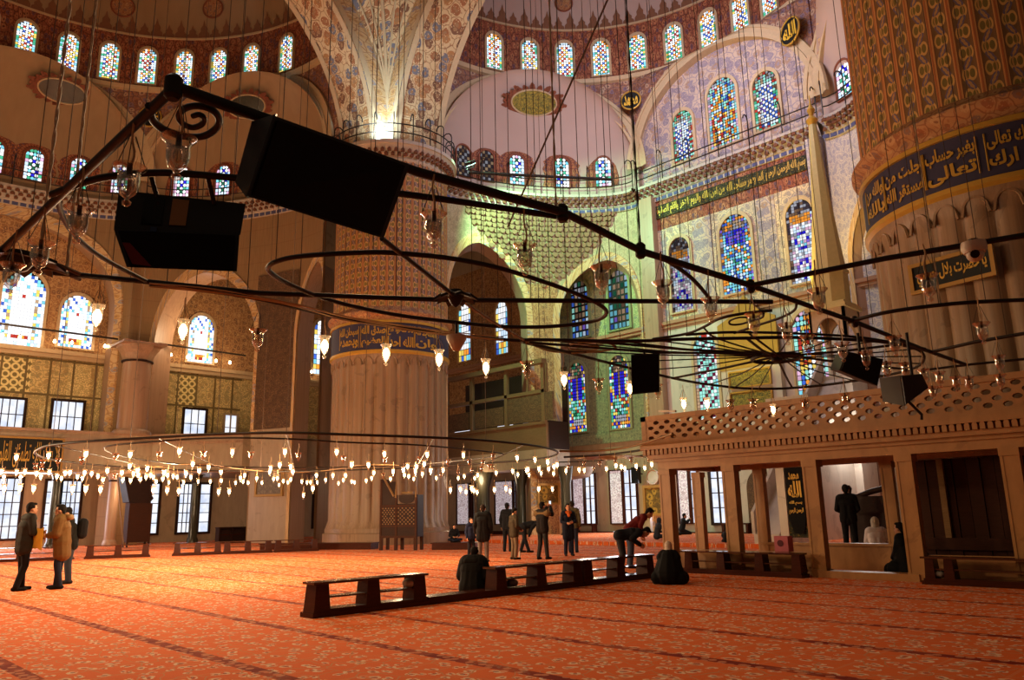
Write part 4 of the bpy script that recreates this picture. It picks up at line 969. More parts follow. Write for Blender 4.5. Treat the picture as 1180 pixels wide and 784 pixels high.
b = MB(); xa, xb = at_y(524, 475, LY+1.5).x, at_y(541, 475, LY+1.5).x; b.bbox(xa, xb, LY+1.5, LY+1.56, lz(487), lz(474)); b.build('lit_window', 'daylight_pane', lg); b = MB(); xa, xb = at_y(573, 475, LY+1.5).x, at_y(590, 475, LY+1.5).x; b.bbox(xa, xb, LY+1.5, LY+1.56, lz(487), lz(468)); b.build('lit_window', 'daylight_pane', lg)
for px, r in ((557, .42), (653, .3), (601, .28)):
    p = at_y(px, 590, LY+.4); b = MB(); b.lathe([(r*1.2, 0), (r*1.2, .2), (r, .3), (r, lz(560)), (r*1.5, lz(545)), (r*1.6, lz(541))], (p.x, p.y, 0), 20); b.build('column', 'dark_green_marble', lg, 40)
b = MB(); p = at_y(630, 548, LY); b.lathe([(.1, lz(556)), (1.5, lz(552)), (1.7, lz(546)), (1.7, lz(541))], (p.x, LY+1.5, 0), 24); b.build('canopy_dish', 'loge_wood', lg, 40)

# muezzin platform ------------------------------------------------------
MY, MX0, MX1, MD = 16.62, -12.0, -1.6, 2.45
mh = thing('muezzin_platform', 'raised honey marble platform on square posts with a pierced balustrade, beside the near pillar', 'platform', (MX0+4, MY+1.5, 0))
posts = [-11.52, -9.73, -7.75, -5.8, -3.95, -2.0]
def mpost(x, y, w=.27, lo=0.0):
    b = MB(); b.bbox(x-w*.62, x+w*.62, y-w*.62, y+w*.62, lo, lo+.16); b.bbox(x-w/2, x+w/2, y-w/2, y+w/2, lo+.16, 2.3); b.bbox(x-w*.62, x+w*.62, y-w*.62, y+w*.62, 2.3, 2.44)
    for sx in (-1, 1): b.bbox(x+sx*w*.5-.025, x+sx*w*.5+.025, y-w*.54, y-w*.48, lo+.16, 2.3)
    b.build('post', 'honey_marble', mh)
for x in posts: mpost(x, MY)
for px_ in (808, 880, 1030): mpost(at_y(px_, 600, MY+MD-.2).x, MY+MD-.2, .22)
b = MB(); b.bbox(MX0+.3, MX1, MY-.14, MY+.14, 2.44, 2.62); b.bbox(MX0+.3, MX0+.55, MY, MY+MD, 2.44, 2.62); b.bbox(MX0+.3, MX1, MY+MD-.35, MY+MD-.05, 2.44, 2.62)
b.bbox(MX0+.22, MX1, MY-.2, MY+.1, 2.62, 2.70); b.bbox(MX0+.12, MX1, MY-.3, MY+.1, 2.70, 2.80); b.build('beam', 'honey_marble', mh)
b = MB(); n = 80
for i in range(n):
    x = MX0+.08+(MX1-MX0)*i/n; b.prism([(-.045, 0), (.045, 0), (.045, .09), (.03, .13), (-.03, .13), (-.045, .09)], (x, MY-.25, 2.80), (1, 0, 0), (0, 0, 1), (0, -1, 0), .13)
for i in range(22): b.box((MX0+.06, MY-.3+.14*i, 2.86), (.1, .08, .13))
b.build('dentil_row', 'honey_marble', mh)
b = MB(); b.bbox(MX0+.1, MX1, MY-.24, MY+MD, 2.80, 2.93); b.bbox(MX0-.03, MX1, MY-.40, MY+MD, 2.93, 3.05); b.bbox(MX0-.0, MX1, MY-.36, MY+.1, 3.05, 3.10); b.build('floor_slab', 'honey_marble', mh)
def pierced(b, o, ex, L, z0, z1, th, cw=.33, rows=4):
    """slab with staggered eight-sided holes"""
    o, ex = Vector(o), Vector(ex); nn = V(ex.y, -ex.x, 0); rh = (z1-z0)/rows; n_ = int(L/cw)
    def pt(x, z, s): return o+ex*x+V(0, 0, z)+nn*(s*th/2)
    for r_ in range(rows):
        off = cw/2 if r_ % 2 else 0
        xs = [0]+[off+cw*i for i in range(0 if off else 1, n_+1) if 0 < off+cw*i < L]+[L]
        for xa, xb in zip(xs, xs[1:]):
            za, zb_ = z0+rh*r_, z0+rh*(r_+1); xm, zm = (xa+xb)/2, (za+zb_)/2
            if xb-xa < cw*.9:
                b.add([pt(xa, za, 1), pt(xb, za, 1), pt(xb, zb_, 1), pt(xa, zb_, 1)], [(0, 1, 2, 3)]); b.add([pt(xa, za, -1), pt(xb, za, -1), pt(xb, zb_, -1), pt(xa, zb_, -1)], [(3, 2, 1, 0)]); continue
            out = [(xa, za), (xm, za), (xb, za), (xb, zm), (xb, zb_), (xm, zb_), (xa, zb_), (xa, zm)]
            hw, hh = cw*.25, rh*.40; inn = [(xm+hw*math.cos(t)*1.05, zm+hh*math.sin(t)*1.05) for t in [PI*1.25+PI/4*i for i in range(8)]]
            vs = [pt(x, z, 1) for x, z in out]+[pt(x, z, 1) for x, z in inn]+[pt(x, z, -1) for x, z in out]+[pt(x, z, -1) for x, z in inn]; fs = []
            for i in range(8):
                k = (i+1) % 8; fs += [(i, k, 8+k, 8+i), (16+k, 16+i, 24+i, 24+k), (8+i, 8+k, 24+k, 24+i)]
            b.add(vs, fs)
b = MB(); pierced(b, (MX0+.12, MY-.26, 0), (1, 0, 0), MX1-MX0-.2, 3.16, 3.66, .12); pierced(b, (MX0+.06, MY+MD-.2, 0), (0, -1, 0), MD, 3.16, 3.66, .12)
b.bbox(MX0+.05, MX1, MY-.34, MY-.18, 3.10, 3.16); b.bbox(MX0+.0, MX1, MY-.36, MY-.16, 3.66, 3.78); b.bbox(MX0, MX0+.16, MY-.36, MY+MD-.2, 3.66, 3.78); b.bbox(MX0, MX0+.14, MY-.33, MY-.16, 3.05, 3.78)
b.build('balustrade', 'honey_marble', mh)
b = MB(); b.bbox(-10.2, -6.5, MY+MD-.3, MY+MD-.12, 0, .54); b.bbox(-10.3, -6.5, MY+MD-.36, MY+MD-.06, .54, .6); b.build('rear_parapet', 'honey_marble', mh)
b = MB(); b.bbox(-7.75, -5.75, MY-.2, MY+.2, 0, .14); b.build('step', 'honey_marble', mh)
for xa, xb in ((-11.3, -7.95), (-5.6, -1.6)): b = MB(); b.bbox(xa, xb, MY-.02, MY+.1, .02, .5); b.build('low_wall', 'honey_marble', mh)
b = MB(); b.box((-11.2, MY-.3, 3.86), (.5, .06, .05), ry=.1); o = b.build('folded_sheet', 'white_plastic'); tag(o, 'small pale folded sheet resting on the left end of the balustrade rail', 'sheet'); o.location.z = 0

scn = thing('wooden_screen', 'dark brown screen of upright boards in the shade behind the right-hand platform bay', 'screen', (-3.9, 18.75, 0))
for i in range(16):
    b = MB(); b.bbox(-6.4+.27*i, -6.4+.27*i+.255, 18.7+.02*(i % 2), 18.8, 0, 2.42); b.build('board', 'pulpit_wood', scn)
b = MB(); b.bbox(at_y(1088, 580, 18.6).x-.06, at_y(1088, 580, 18.6).x+.06, 18.6, 18.7, .75, 2.42); b.build('pale_batten', 'tan_wood', scn)
b = MB(); b.bbox(-6.4, -2.1, 18.62, 18.69, .5, .75); b.build('rail', 'pulpit_wood', scn)
# low shelf racks used as barriers ----------------------------------------
def rack(p0, p1, stations, label, h=.5, d=.27, base=True, pw=.21):
    """stations = distances of the posts from p0 along p0->p1"""
    p0, p1 = V(*p0, 0), V(*p1, 0); t = (p1-p0).normalized(); L = (p1-p0).length; nn = V(-t.y, t.x, 0)
    r = thing('shoe_rack', label, 'rack', tuple(p0.lerp(p1, .5)))
    b = MB(); boxb(b, p0.lerp(p1, .5), t, nn, L+.06, d+.1, 0, .07); boxb(b, p0.lerp(p1, .5), t, nn, L, d+.04, .07, .11); b.build('base_plank', 'bench_wood', r)
    for s in stations:
        c = p0+t*s; b = MB()
        q = [(-pw/2-.03, -d/2-.02), (pw/2+.03, -d/2-.02), (pw/2+.03, d/2+.02), (-pw/2-.03, d/2+.02)]; q2 = [(x*.78, y*.9) for x, y in q]
        b.add([c+t*x+nn*y+V(0, 0, .11) for x, y in q]+[c+t*x+nn*y+V(0, 0, h-.035) for x, y in q2], [(3, 2, 1, 0), (4, 5, 6, 7), (0, 1, 5, 4), (1, 2, 6, 5), (2, 3, 7, 6), (3, 0, 4, 7)]); b.build('post', 'bench_wood', r)
    b = MB(); boxb(b, p0.lerp(p1, .5), t, nn, L-.2, d-.04, h*.52, h*.52+.025); b.build('shelf', 'bench_wood_top', r)
    b = MB(); boxb(b, p0.lerp(p1, .5), t, nn, L+.04, d+.06, h-.035, h); b.build('top_board', 'bench_wood_top', r)
    return r
BX = -10.74
def gy(px, py): return at_z(px, py).y
yA = gy(352, 712)+.02; yB = gy(488, 697); rack((BX, yA), (BX, yB), [.14, (yB-yA)*.5, yB-yA-.14], 'dark wooden low shelf barrier standing alone at the near end of the line')
yC = gy(583, 689)
b = MB(); b.box((BX, (yB+yC)/2, .06), (.36, yC-yB-.06, .12)); o = b.build('floor_plank', 'bench_wood'); tag(o, 'low wooden plank on the carpet joining the two shelf barriers, beside the seated hooded man', 'plank')
yD = gy(676, 676); yE = gy(754, 666)
rack((BX, yC), (BX, yD-.02), [.15, (yD-yC)*.5, yD-yC-.17], 'dark wooden low shelf barrier just right of the seated hooded man')
rack((BX, yD+.02), (BX, yE), [.15, (yE-yD)*.5, yE-yD-.15], 'dark wooden low shelf barrier under the two bending men')
rack((-10.9, MY-.42), (-7.95, MY-.42), [.2, 1.05, 2.0, 2.85], 'wooden low shelf rack along the platform front behind the white-scarfed woman', d=.26, pw=.16)
rack((-5.55, MY-.42), (-1.9, MY-.42), [.12, .45, 1.9, 3.4], 'wooden low shelf rack along the platform front at the right edge of the photo', d=.26, pw=.12)
lr = [at_z(px, 648-13*px/364.0) for px in range(0, 365)]
def LRP(px): 
    q = at_z(px, 648-13*px/364.0); return (q.x, q.y)
for a, c, pst, lb in ((-40, 84, 3, 'low wooden shelf barrier in the distance behind the two standing men'), (98, 172, 3, 'low wooden shelf barrier in front of the dark left pulpit'), (199, 255, 3, 'low wooden shelf barrier in the far row in front of the lit casements'), (257, 313, 3, 'low wooden shelf barrier in the far row in front of the dark bookcase'), (316, 366, 3, 'low wooden shelf barrier at the far row end nearest the far pillar')):
    p0, p1 = LRP(a), LRP(c); L = math.dist(p0, p1); rack(p0, p1, [.15+(L-.3)*i/(pst-1) for i in range(pst)], lb, pw=.2)
for a, c, lb in ((300, 428, 'long low wooden step along the foot of the far pillar, left of the carved pulpit'), (498, 548, 'short low wooden step along the foot of the far pillar, right of the carved pulpit')):
    p0, p1 = at_z(a, 634), at_z(c, 633.5); b = MB(); t = (p1-p0).normalized(); boxb(b, p0.lerp(p1, .5)+V(-t.y, t.x, 0)*.3, t, V(-t.y, t.x, 0), (p1-p0).length, .7, 0, .24); boxb(b, p0.lerp(p1, .5)+V(-t.y, t.x, 0)*.3, t, V(-t.y, t.x, 0), (p1-p0).length+.1, .8, .24, .29); o = b.build('wooden_step', 'bench_wood'); tag(o, lb, 'step')

# carved pulpit by the far pillar
p0, p1 = at_z(437, 634.5), at_z(480, 634.5); t = (p1-p0).normalized(); nn = V(-t.y, t.x, 0); W = (p1-p0).length
k_ = (p0-EYEP).length/895.
kr = thing('carved_pulpit', 'carved wooden pulpit chair with lattice panels standing against the far pillar', 'pulpit', tuple(p0.lerp(p1, .5)+nn*.5))
H_ = 59*k_
def kpt(u, d, z): return p0+t*(u*W)+nn*(d*.55)+V(0, 0, z*H_)
def kbox(b, u0, u1, d0, d1, z0, z1):
    q = [kpt(u0, d0, 0), kpt(u1, d0, 0), kpt(u1, d1, 0), kpt(u0, d1, 0)]; b.add([q_+V(0, 0, z0*H_) for q_ in q]+[q_+V(0, 0, z1*H_) for q_ in q], [(3, 2, 1, 0), (4, 5, 6, 7), (0, 1, 5, 4), (1, 2, 6, 5), (2, 3, 7, 6), (3, 0, 4, 7)], [[(0, 0), (1, 0), (1, 1), (0, 1)]]*2+[[(u0*W, z0*H_), (u1*W, z0*H_), (u1*W, z1*H_), (u0*W, z1*H_)]]*4)
for u in (0, .40, .92):
    for d_ in (0, .95): b = MB(); kbox(b, u, u+.08, d_, d_+.12, 0, .24); b.build('leg', 'pulpit_wood', kr)
b = MB()
for u in (0, .42, .95): kbox(b, u, u+.05, -.02, .1, .0, 1.0)
kbox(b, 0, 1, -.03, .1, .22, .26); kbox(b, 0, 1, -.03, .1, .42, .45); kbox(b, 0, 1, -.03, .1, .78, .82); kbox(b, 0, .05, 0, 1.05, .24, 1.3); b.build('frame', 'pulpit_wood', kr)
b = MB(); kbox(b, .05, .95, .02, .08, .24, .43); kbox(b, .05, .42, .02, .08, .8, 1.25); kbox(b, .95, 1, 0, 1.05, .24, 1.0); b.build('panel', 'dark_wood', kr)
b = MB(); kbox(b, .05, .95, .03, .07, .44, .79); lbk = b.build('lattice_backing', 'dark_wood', kr)
b = MB()
for (ua, ub) in ((.06, .41), (.48, .94)):
    for i in range(9):
        for j in range(9):
            u = ua+(ub-ua)*(i+.5)/9; z = .455+.32*(j+.5)/9
            if (i+j) % 2 == 0 and math.hypot(i-4, j-4) > .9: kbox(b, u-.014, u+.014, .0, .03, z-.011, z+.011)
b.build('inlay', 'tan_wood', lbk)
b = MB(); q = [kpt(.05+.4*i/12, .03, .98) for i in range(13)]; vs = [kpt(.5+.42*(.5-.5*math.cos(PI*i/12)), .02, 1.0-.16*math.sin(PI*i/12)**.5) for i in range(13)]; vs2 = [v+nn*.05 for v in vs]; b.add(vs+vs2, [tuple(range(13)), tuple(range(25, 12, -1))]); b.build('scalloped_apron', 'dark_wood', kr)
b = MB(); b.tube([kpt(.02, .0, 1.42), kpt(.38, .0, .98)], .05, 6); b.tube([kpt(.43, .05, .95), kpt(.43, .05, 1.28)], [.06, .02], 8); b.tube([kpt(.97, .05, .95), kpt(.97, .05, 1.15)], [.06, .02], 8); kbox(b, .5, .8, .5, .9, 1.02, 1.06); b.build('handrail', 'tan_wood', kr)
b = MB(); kbox(b, .05, .95, .1, 1.0, .8, .84); b.build('seat', 'dark_wood', kr)
# dark pulpit on the left
p0, p1 = at_x(145, 632, -45.5), at_x(172, 632, -45.5); t = (V(p1.x, p1.y, 0)-V(p0.x, p0.y, 0)).normalized(); p0 = V(p0.x, p0.y, 0); nn = V(-t.y, t.x, 0); W = (V(p1.x, p1.y, 0)-p0).length; H_ = 2.6
lp = thing('wooden_pulpit', 'dark brown wooden pulpit with a sloping side, standing left under the gallery', 'pulpit', tuple(p0+t*W/2))
b = MB(); kbox(b, 0, 1, 0, 1.2, .1, .9); b.build('body', 'pulpit_wood', lp)
b = MB(); b.prism([(-.3*W, 1.45*H_), (0.0, .92*H_), (.82*W, .86*H_), (1.05*W, 1.0*H_), (.98*W, 1.05*H_), (.9*W, 1.42*H_)], p0+nn*.1, t, ZV, nn, 1.0); b.build('upper_panel', 'dark_wood', lp)
for u in (0, .92):
    for d_ in (0, 1.05): b = MB(); kbox(b, u, u+.08, d_, d_+.12, 0, .1); b.build('leg', 'pulpit_wood', lp)
b = MB(); b.prism([(-.02, 0), (.02, 0), (-.5*W, 1.5*H_), (-.56*W, 1.5*H_)], p0-t*.1, t, ZV, nn, .06); b.build('handrail', 'tan_wood', lp)
# bookcase, tables, pictures, sign
def bookcase(px0, px1, ztop, X, label, nsh, nc):
    p0, p1 = at_x(px0, 620, X), at_x(px1, 620, X); y0, y1 = p0.y, p1.y; r = thing('bookcase', label, 'bookcase', (X, (y0+y1)/2, 0))
    b = MB(); b.bbox(X-.5, X-.44, y0, y1, .06, ztop); b.bbox(X-.5, X, y0, y0+.08, 0, ztop); b.bbox(X-.5, X, y1-.08, y1, 0, ztop); b.bbox(X-.5, X+.03, y0-.03, y1+.03, ztop, ztop+.08); b.bbox(X-.5, X+.02, y0, y1, 0, .12)
    for i in range(1, nc): y = y0+(y1-y0)*i/nc; b.bbox(X-.45, X, y-.03, y+.03, .1, ztop)
    b.build('carcass', 'dark_wood', r)
    for j in range(1, nsh): b = MB(); z = .12+(ztop-.12)*j/nsh; b.bbox(X-.44, X-.02, y0+.05, y1-.05, z-.02, z+.02); b.build('shelf', 'bench_wood', r)
    b = MB(); b.bbox(X-.44, X-.2, y0+.06, y1-.06, .1, ztop-.1); b.build('back_panel', 'dark_wood', r)
bookcase(288, 341, 1.35, -44.6, 'dark wooden bookcase with shelves in front of the marble corner pier', 4, 3)
bookcase(252, 283, .85, -46.0, 'low dark shelf table with a pale top beside the dark bookcase', 2, 2)
def picture(P, ex, ez, w, h, label, mat, fw=.14, cat='picture'):
    P, ex, ez = Vector(P), Vector(ex), Vector(ez); t = thing('framed_picture', label, cat, tuple(P)); b = MB(); frame(b, P, ex, ZV, ez, w, h, fw, .12); b.build('frame', 'frame_gold', t); b = MB(); b.prism(rectp(w-fw, h-fw), P, ex, ZV, ez, .05); b.build('panel', mat, t)
pf = n2[2](1.19, 0, .03); tt = (n2[2](1.0, 0)-n2[2](1.4, 0)).normalized(); nn_ = V(tt.y, -tt.x, 0)
P = V(pf.x, pf.y, at_r(314, 557, math.hypot(pf.x, pf.y)).z)+nn_*.1
picture(P, tt, nn_, 2.1, 1.55, 'wide framed picture on the marble corner pier above the bookcase', 'picture_grey')
pf = nq[2](1.495, 0, .06); tt = (nq[2](1.3, 0)-nq[2](1.6, 0)).normalized(); nn_ = V(tt.y, -tt.x, 0)
P = V(pf.x, pf.y, at_r(617, 570, math.hypot(pf.x, pf.y)).z)+nn_*.12
picture(P, tt, nn_, 1.35, 1.25, 'gilt-framed picture on the exedra pier behind the man taking a photo', 'picture_gold', .12)
q = at_y(754, 577, YQ-.65); picture((q.x, YQ-.65, q.z), XV, NQ, 1.45, 1.75, 'gilt-framed gold landscape picture on the pale qibla pier left of the platform', 'picture_gold', .16)
q = at_y(753, 550, YQ-.62); roundel((q.x, YQ-.62, q.z), NQ, .42, 'grey stone roundel on the qibla pier above the gilt-framed picture', ground='marble_white', rim='column_marble', cat='roundel')
q0, q1 = at_x(-14, 523, -49.0), at_x(73, 525, -49.0); sg = thing('calligraphy_sign', 'long black sign with gold Arabic lettering on the gallery front at the left edge', 'sign', (-49.0, (q0.y+q1.y)/2, q1.z))
sw, sh_ = q1.y-q0.y, at_x(60, 505, -49).z-at_x(60, 545, -49).z; sc_ = V(-49.08, (q0.y+q1.y)/2, (at_x(60, 505, -49).z+at_x(60, 545, -49).z)/2)
b = MB(); b.prism(rectp(sw, sh_), sc_, YV, ZV, NL, .08); sgp = b.build('panel', 'roundel_black', sg)
b = MB(); frame(b, sc_, YV, ZV, NL, sw, sh_, .1, .12); b.build('frame', 'frame_gold', sg)
b = MB(); text_on(b, 'الا بذكر الله تطمئن القلوب', lambda u, v: sc_+NL*.1+YV*((u-.5)*(sw-.4))+ZV*((v-.5)*(sh_-.5)), .0); b.build('lettering', 'gold', sgp)

# minbar -------------------------------------------------------------------
TY = 35.0
def ty(x, y): return at_y(x, y, TY)
tx = ty(957, 330).x; R_ = .82
mb_ = thing('minbar', 'tall marble minbar with a gilded spire and pointed canopy behind the platform', 'minbar', (tx, TY, 0))
zc0, zc1, zc2 = ty(960, 402).z, ty(960, 360).z, ty(960, 318).z
b = MB(); b.bbox(tx-R_, tx+R_, TY-R_, TY+R_, 0, zc0-1.6); b.bbox(tx-R_*1.1, tx+R_*1.1, TY-R_*1.1, TY+R_*1.1, zc0-1.6, zc0-1.4); b.build('base', 'marble_white', mb_)
for sx in (-1, 1):
    for sy in (-1, 1): b = MB(); b.lathe([(.2, zc0-1.4), (.15, zc0-1.2), (.14, zc0+.1), (.22, zc0+.3)], (tx+sx*(R_-.2), TY+sy*(R_-.2), 0), 12); b.build('colonnette', 'marble_white', mb_, 40)
def archface(o, ex, ez, w, z0, z1, th):
    b = MB(); out = [(-w/2, 0), (w/2, 0), (w/2, z1-z0), (-w/2, z1-z0)]; n_ = 9; ar = [(w*.36*math.cos(PI*i/(2*n_)), (z1-z0)*.72*math.sin(PI*i/(2*n_))) for i in range(n_+1)]+[(-w*.36*math.sin(PI*i/(2*n_)), (z1-z0)*.72*math.cos(PI*i/(2*n_))) for i in range(1, n_+1)]
    po = [(-w/2, 0), (-w*.36, 0)]+ar[::-1][1:-1]+[(w*.36, 0), (w/2, 0), (w/2, z1-z0), (-w/2, z1-z0)]
    b.prism(po, o, ex, ZV, ez, th); return b
for ex, ez in ((XV, NQ), (YV, NL), (-XV, -NQ), (-YV, -NL)): archface(V(tx, TY, zc0+.3)+ez*(R_-.12), ex, ez, R_*2, zc0+.3, zc1, .12).build('canopy_arch', 'minbar_gilt' if 'minbar_gilt' in M else 'cream', mb_)
M['minbar_gilt'] = plain('minbar_gilt', S(214, 190, 120), .55)
b = MB(); b.bbox(tx-R_*1.15, tx+R_*1.15, TY-R_*1.15, TY+R_*1.15, zc1, zc1+.18); b.bbox(tx-R_*1.05, tx+R_*1.05, TY-R_*1.05, TY+R_*1.05, zc1+.18, zc1+.3); b.build('canopy_cornice', 'minbar_gilt', mb_)
zt_ = ty(948, 140).z
b = MB(); b.lathe([(R_*.98, zc1+.3), (R_*.98, zc2), (R_*1.05, zc2+.05), (R_*1.05, zc2+.2), (R_*.92, zc2+.25)], (tx, TY, 0), 8, a0=PI/8, a1=2*PI+PI/8); b.build('canopy_drum', 'minbar_gilt', mb_)
b = MB(); b.lathe([(R_*.92, zc2+.25), (R_*.5, zc2+(zt_-zc2)*.5), (.18, zt_)], (tx, TY, 0), 8, a0=PI/8, a1=2*PI+PI/8); b.build('spire', 'minbar_gilt', mb_)
b = MB(); b.lathe([(.18, zt_), (.3, zt_+.25), (.08, zt_+.5), (.2, zt_+.8), (.05, zt_+1.1), (.02, zt_+1.6)], (tx, TY, 0), 12); b.build('finial', 'gold', mb_, 40)
b = MB(); b.prism([(0, 0), (7.2, 0), (7.2, .5), (0, zc0-1.5)], (tx-.5, TY-R_, 0), (0, -1, 0), ZV, XV, 1.0); b.build('stair_side', 'marble_white', mb_)
b = MB(); b.prism([(0, zc0-1.5), (7.2, .5), (7.2, 1.3), (0, zc0-.6)], (tx-.56, TY-R_, 0), (0, -1, 0), ZV, XV, .12); b.build('stair_parapet', 'marble_white', mb_)
# green and gold panels by the mihrab, and the mihrab niche
mihx = at_y(868, 430, YQ-.1).x
mih = thing('mihrab', 'gilded prayer niche in the qibla wall seen through the spokes of the hub chandelier', 'mihrab', (mihx, YQ-.3, 0))
mz = lambda y: at_y(868, y, YQ-.1).z
b = MB(); b.bbox(mihx-1.75, mihx+1.75, YQ-.45, YQ-.05, 0, mz(424)); b.build('surround', 'marble_white', mih)
b = MB(); b.prism([(-1.75, 0), (1.75, 0), (1.75, mz(370)-mz(424)), (.9, mz(362)-mz(424)), (0, mz(340)-mz(424)), (-.9, mz(362)-mz(424)), (-1.75, mz(370)-mz(424))], (mihx, YQ-.4, mz(424)), XV, ZV, NQ, .1); b.build('gilded_crest', plain('crest_gold', S(176, 140, 60), .7), mih)
for ya, yb in ((446, 428), (473, 452)):
    b = MB(); b.bbox(mihx-1.2, mihx+1.2, YQ-.56, YQ-.46, mz(ya), mz(yb)); b.build('inscription_panel', 'panel_green_gold', mih); b = MB(); frame(b, V(mihx, YQ-.5, (mz(ya)+mz(yb))/2), XV, ZV, NQ, 2.5, mz(yb)-mz(ya)+.1, .08, .12); b.build('panel_frame', 'gold', mih)
b = MB(); b.prism(arch_poly(1.5, 3.4, .3), (mihx, YQ-.46, 0), XV, ZV, NQ, .04); b.build('niche', 'dark_tile', mih)
# black curtain with gold script on the minbar doorway
BY = 25.5
q0, q1 = at_y(907, 590, BY), at_y(932, 590, BY); zt0, zt1 = at_y(928, 545, BY).z, at_y(928, 620, BY).z
bn = thing('calligraphy_banner', 'black hanging banner with gold Arabic calligraphy seen between the platform posts', 'banner', ((q0.x+q1.x)/2, BY, zt0)); bw = q1.x-q0.x; bc = V((q0.x+q1.x)/2, BY, 0)
b = MB(); b.bbox(q0.x+.02, q1.x-.02, BY+.03, BY+.09, zt1, zt0+.58); b.build('brocade_border', 'inscription_ground', bn)
b = MB(); hb = zt0-zt1; b.prism([(-bw*.42, hb*.28), (-bw*.22, hb*.06), (bw*.22, hb*.06), (bw*.36, hb*.28), (bw*.36, hb+.5), (-bw*.42, hb+.5)], V(bc.x, BY, zt1), XV, ZV, NQ, .03); bnc = b.build('cloth', 'black_cloth', bn)
for tx_, v0, v1, ww in (('الله', .62, .88, .62), ('محمد', .90, 1.02, .5), ('بسم الله', .50, .57, .6), ('الرحمن الرحيم', .36, .46, .66)):
    b = MB(); text_on(b, tx_, lambda u, v, v0=v0, v1=v1, ww=ww: V(bc.x-bw*.03+(u-.5)*bw*ww, BY-.05, zt1+hb*(v0+(v1-v0)*v)), .04); b.build('lettering', 'gold_bright', bnc)
b = MB(); q = at_y(878, 560, BY+5)
# rear posts of the doorway
bp = thing('marble_doorway', 'pale marble doorway of the minbar stair framing the black banner', 'doorway', (bc.x, BY+.2, 0))
b = MB(); b.bbox(q0.x-.3, q0.x, BY, BY+.35, 0, 4.4); b.bbox(q1.x, q1.x+.3, BY, BY+.35, 0, 4.4); b.build('jamb', 'marble_white', bp); b = MB(); b.bbox(q0.x-.4, q1.x+.4, BY-.05, BY+.4, zt0+.62, 5.2); b.build('lintel', 'marble_white', bp)
# dark carved chest seen through the platform and the pink box
p = at_y(1002, 620, 25.0); ch = thing('carved_chest', 'dark carved wooden stand with scrolled top seen through the platform doorway', 'stand', (p.x, 25.0, 0)); zt2 = at_y(1002, 572, 25).z
b = MB(); b.bbox(p.x-.5, p.x+.7, 24.8, 25.3, 0, zt2); b.build('body', 'dark_wood', ch); b = MB(); b.tube([V(p.x-.55, 24.9, zt2+.05), V(p.x-.2, 24.9, zt2-.02), V(p.x+.2, 24.9, zt2+.12), V(p.x+.75, 24.9, zt2+.25)], .09, 8); scr = b.build('scrolled_top', 'dark_wood', ch, 50); b = MB(); b.lathe([(.09, 0), (.05, .1), (.09, .25), (.03, .35)], (p.x-.42, 24.9, zt2), 10); b.build('finial', 'dark_wood', scr, 50)
p = at_y(904, 636, MY+.05); bx = thing('pink_box', 'small pink box with a round hole standing on the ledge behind the platform shelf rack', 'box', (p.x, p.y, .5)); zb2 = .5
b = MB(); b.bbox(p.x-.16, p.x+.16, p.y-.12, p.y+.12, .5, .83); crt = b.build('carton', plain('pink_card', S(190, 96, 104), .7), bx); b = MB(); b.prism([(.07*math.cos(2*PI*i/16), .07*math.sin(2*PI*i/16)) for i in range(16)], (p.x-.02, p.y-.121, .68), XV, ZV, NQ, .01); b.build('round_hole', plain('hole_red', S(90, 26, 34), .7), crt)
# bright screen-like shutters between window and small tables at the qibla wall
for px, lb in ((675, 'small dark low stand in front of the first pair of casements beyond the bending men'), (849, 'small wooden reading stand by the qibla wall seen between platform posts')):
    q = at_y(px, 612, 37.6); r = thing('reading_stand', lb, 'stand', (q.x, 37.6, 0)); b = MB(); b.bbox(q.x-.8, q.x+.8, 37.4, 37.8, .62, .7); b.build('top', 'bench_wood', r)
    for s in (-.7, .7): b = MB(); b.bbox(q.x+s-.06, q.x+s+.06, 37.4, 37.8, 0, .62); b.build('leg', 'bench_wood', r)
b = MB(); x0, x1 = at_y(515, 612, 37.9).x, at_y(880, 612, 37.9).x; b.bbox(x0, x1, 37.7, 38.5, 0, .22); o = b.build('baseboard_qibla', 'bench_wood'); o['kind'] = 'structure'
# raised strip of carpet towards the qibla wall
b = MB(); q0, q1 = at_z(520, 628.5), at_z(900, 623); b.bbox(-33.5, -9, 26.8, 37.7, 0, .16); o = struct('floor_dais', b, 'carpet')
# ================================================================ HANGING IRONWORK
ZF, ZL = 3.05, 2.78
def smooth_path(pts, n=6, closed=False):
    P_ = [Vector(p) for p in pts]; m_ = len(P_); out = []
    for i in range(m_ if closed else m_-1):
        p0 = P_[i-1] if (closed or i) else P_[0]*2-P_[1]; p1 = P_[i]; p2 = P_[(i+1) % m_]; p3 = P_[(i+2) % m_] if (closed or i+2 < m_) else p2*2-p1
        for j in range(n):
            t = j/n; out.append(.5*((2*p1)+(p2-p0)*t+(2*p0-5*p1+4*p2-p3)*t*t+(3*p1-p0-3*p2+p3)*t**3))
    if not closed: out.append(P_[-1])
    return out
def flat(px, z=ZF): return [at_z(x, y, z) for x, y in px]
def bar(root, name, px, r, closed=False, smooth=True, z=ZF, mat='iron', seg=8):
    p = flat(px, z); p = smooth_path(p, 6, closed) if smooth else p; b = MB(); b.tube(p, r, seg, closed); return b.build(name, mat, root, 50)
def spiral(root, name, px, r, z=ZF, mat='iron'):
    b = MB(); p = smooth_path(flat(px, z), 6); b.tube(p, [r*(1-.35*i/len(p)) for i in range(len(p))], 8); return b.build(name, mat, root, 50)
A0 = at_z(525, 342, ZF)
fa = thing('iron_chandelier', 'great black iron chandelier frame of bars and rods, carrying the two big loudspeakers', 'chandelier', tuple(A0))
bar(fa, 'frame_bar', [(200, 100), (480, 198), (650, 245)], .024, smooth=False, seg=10)
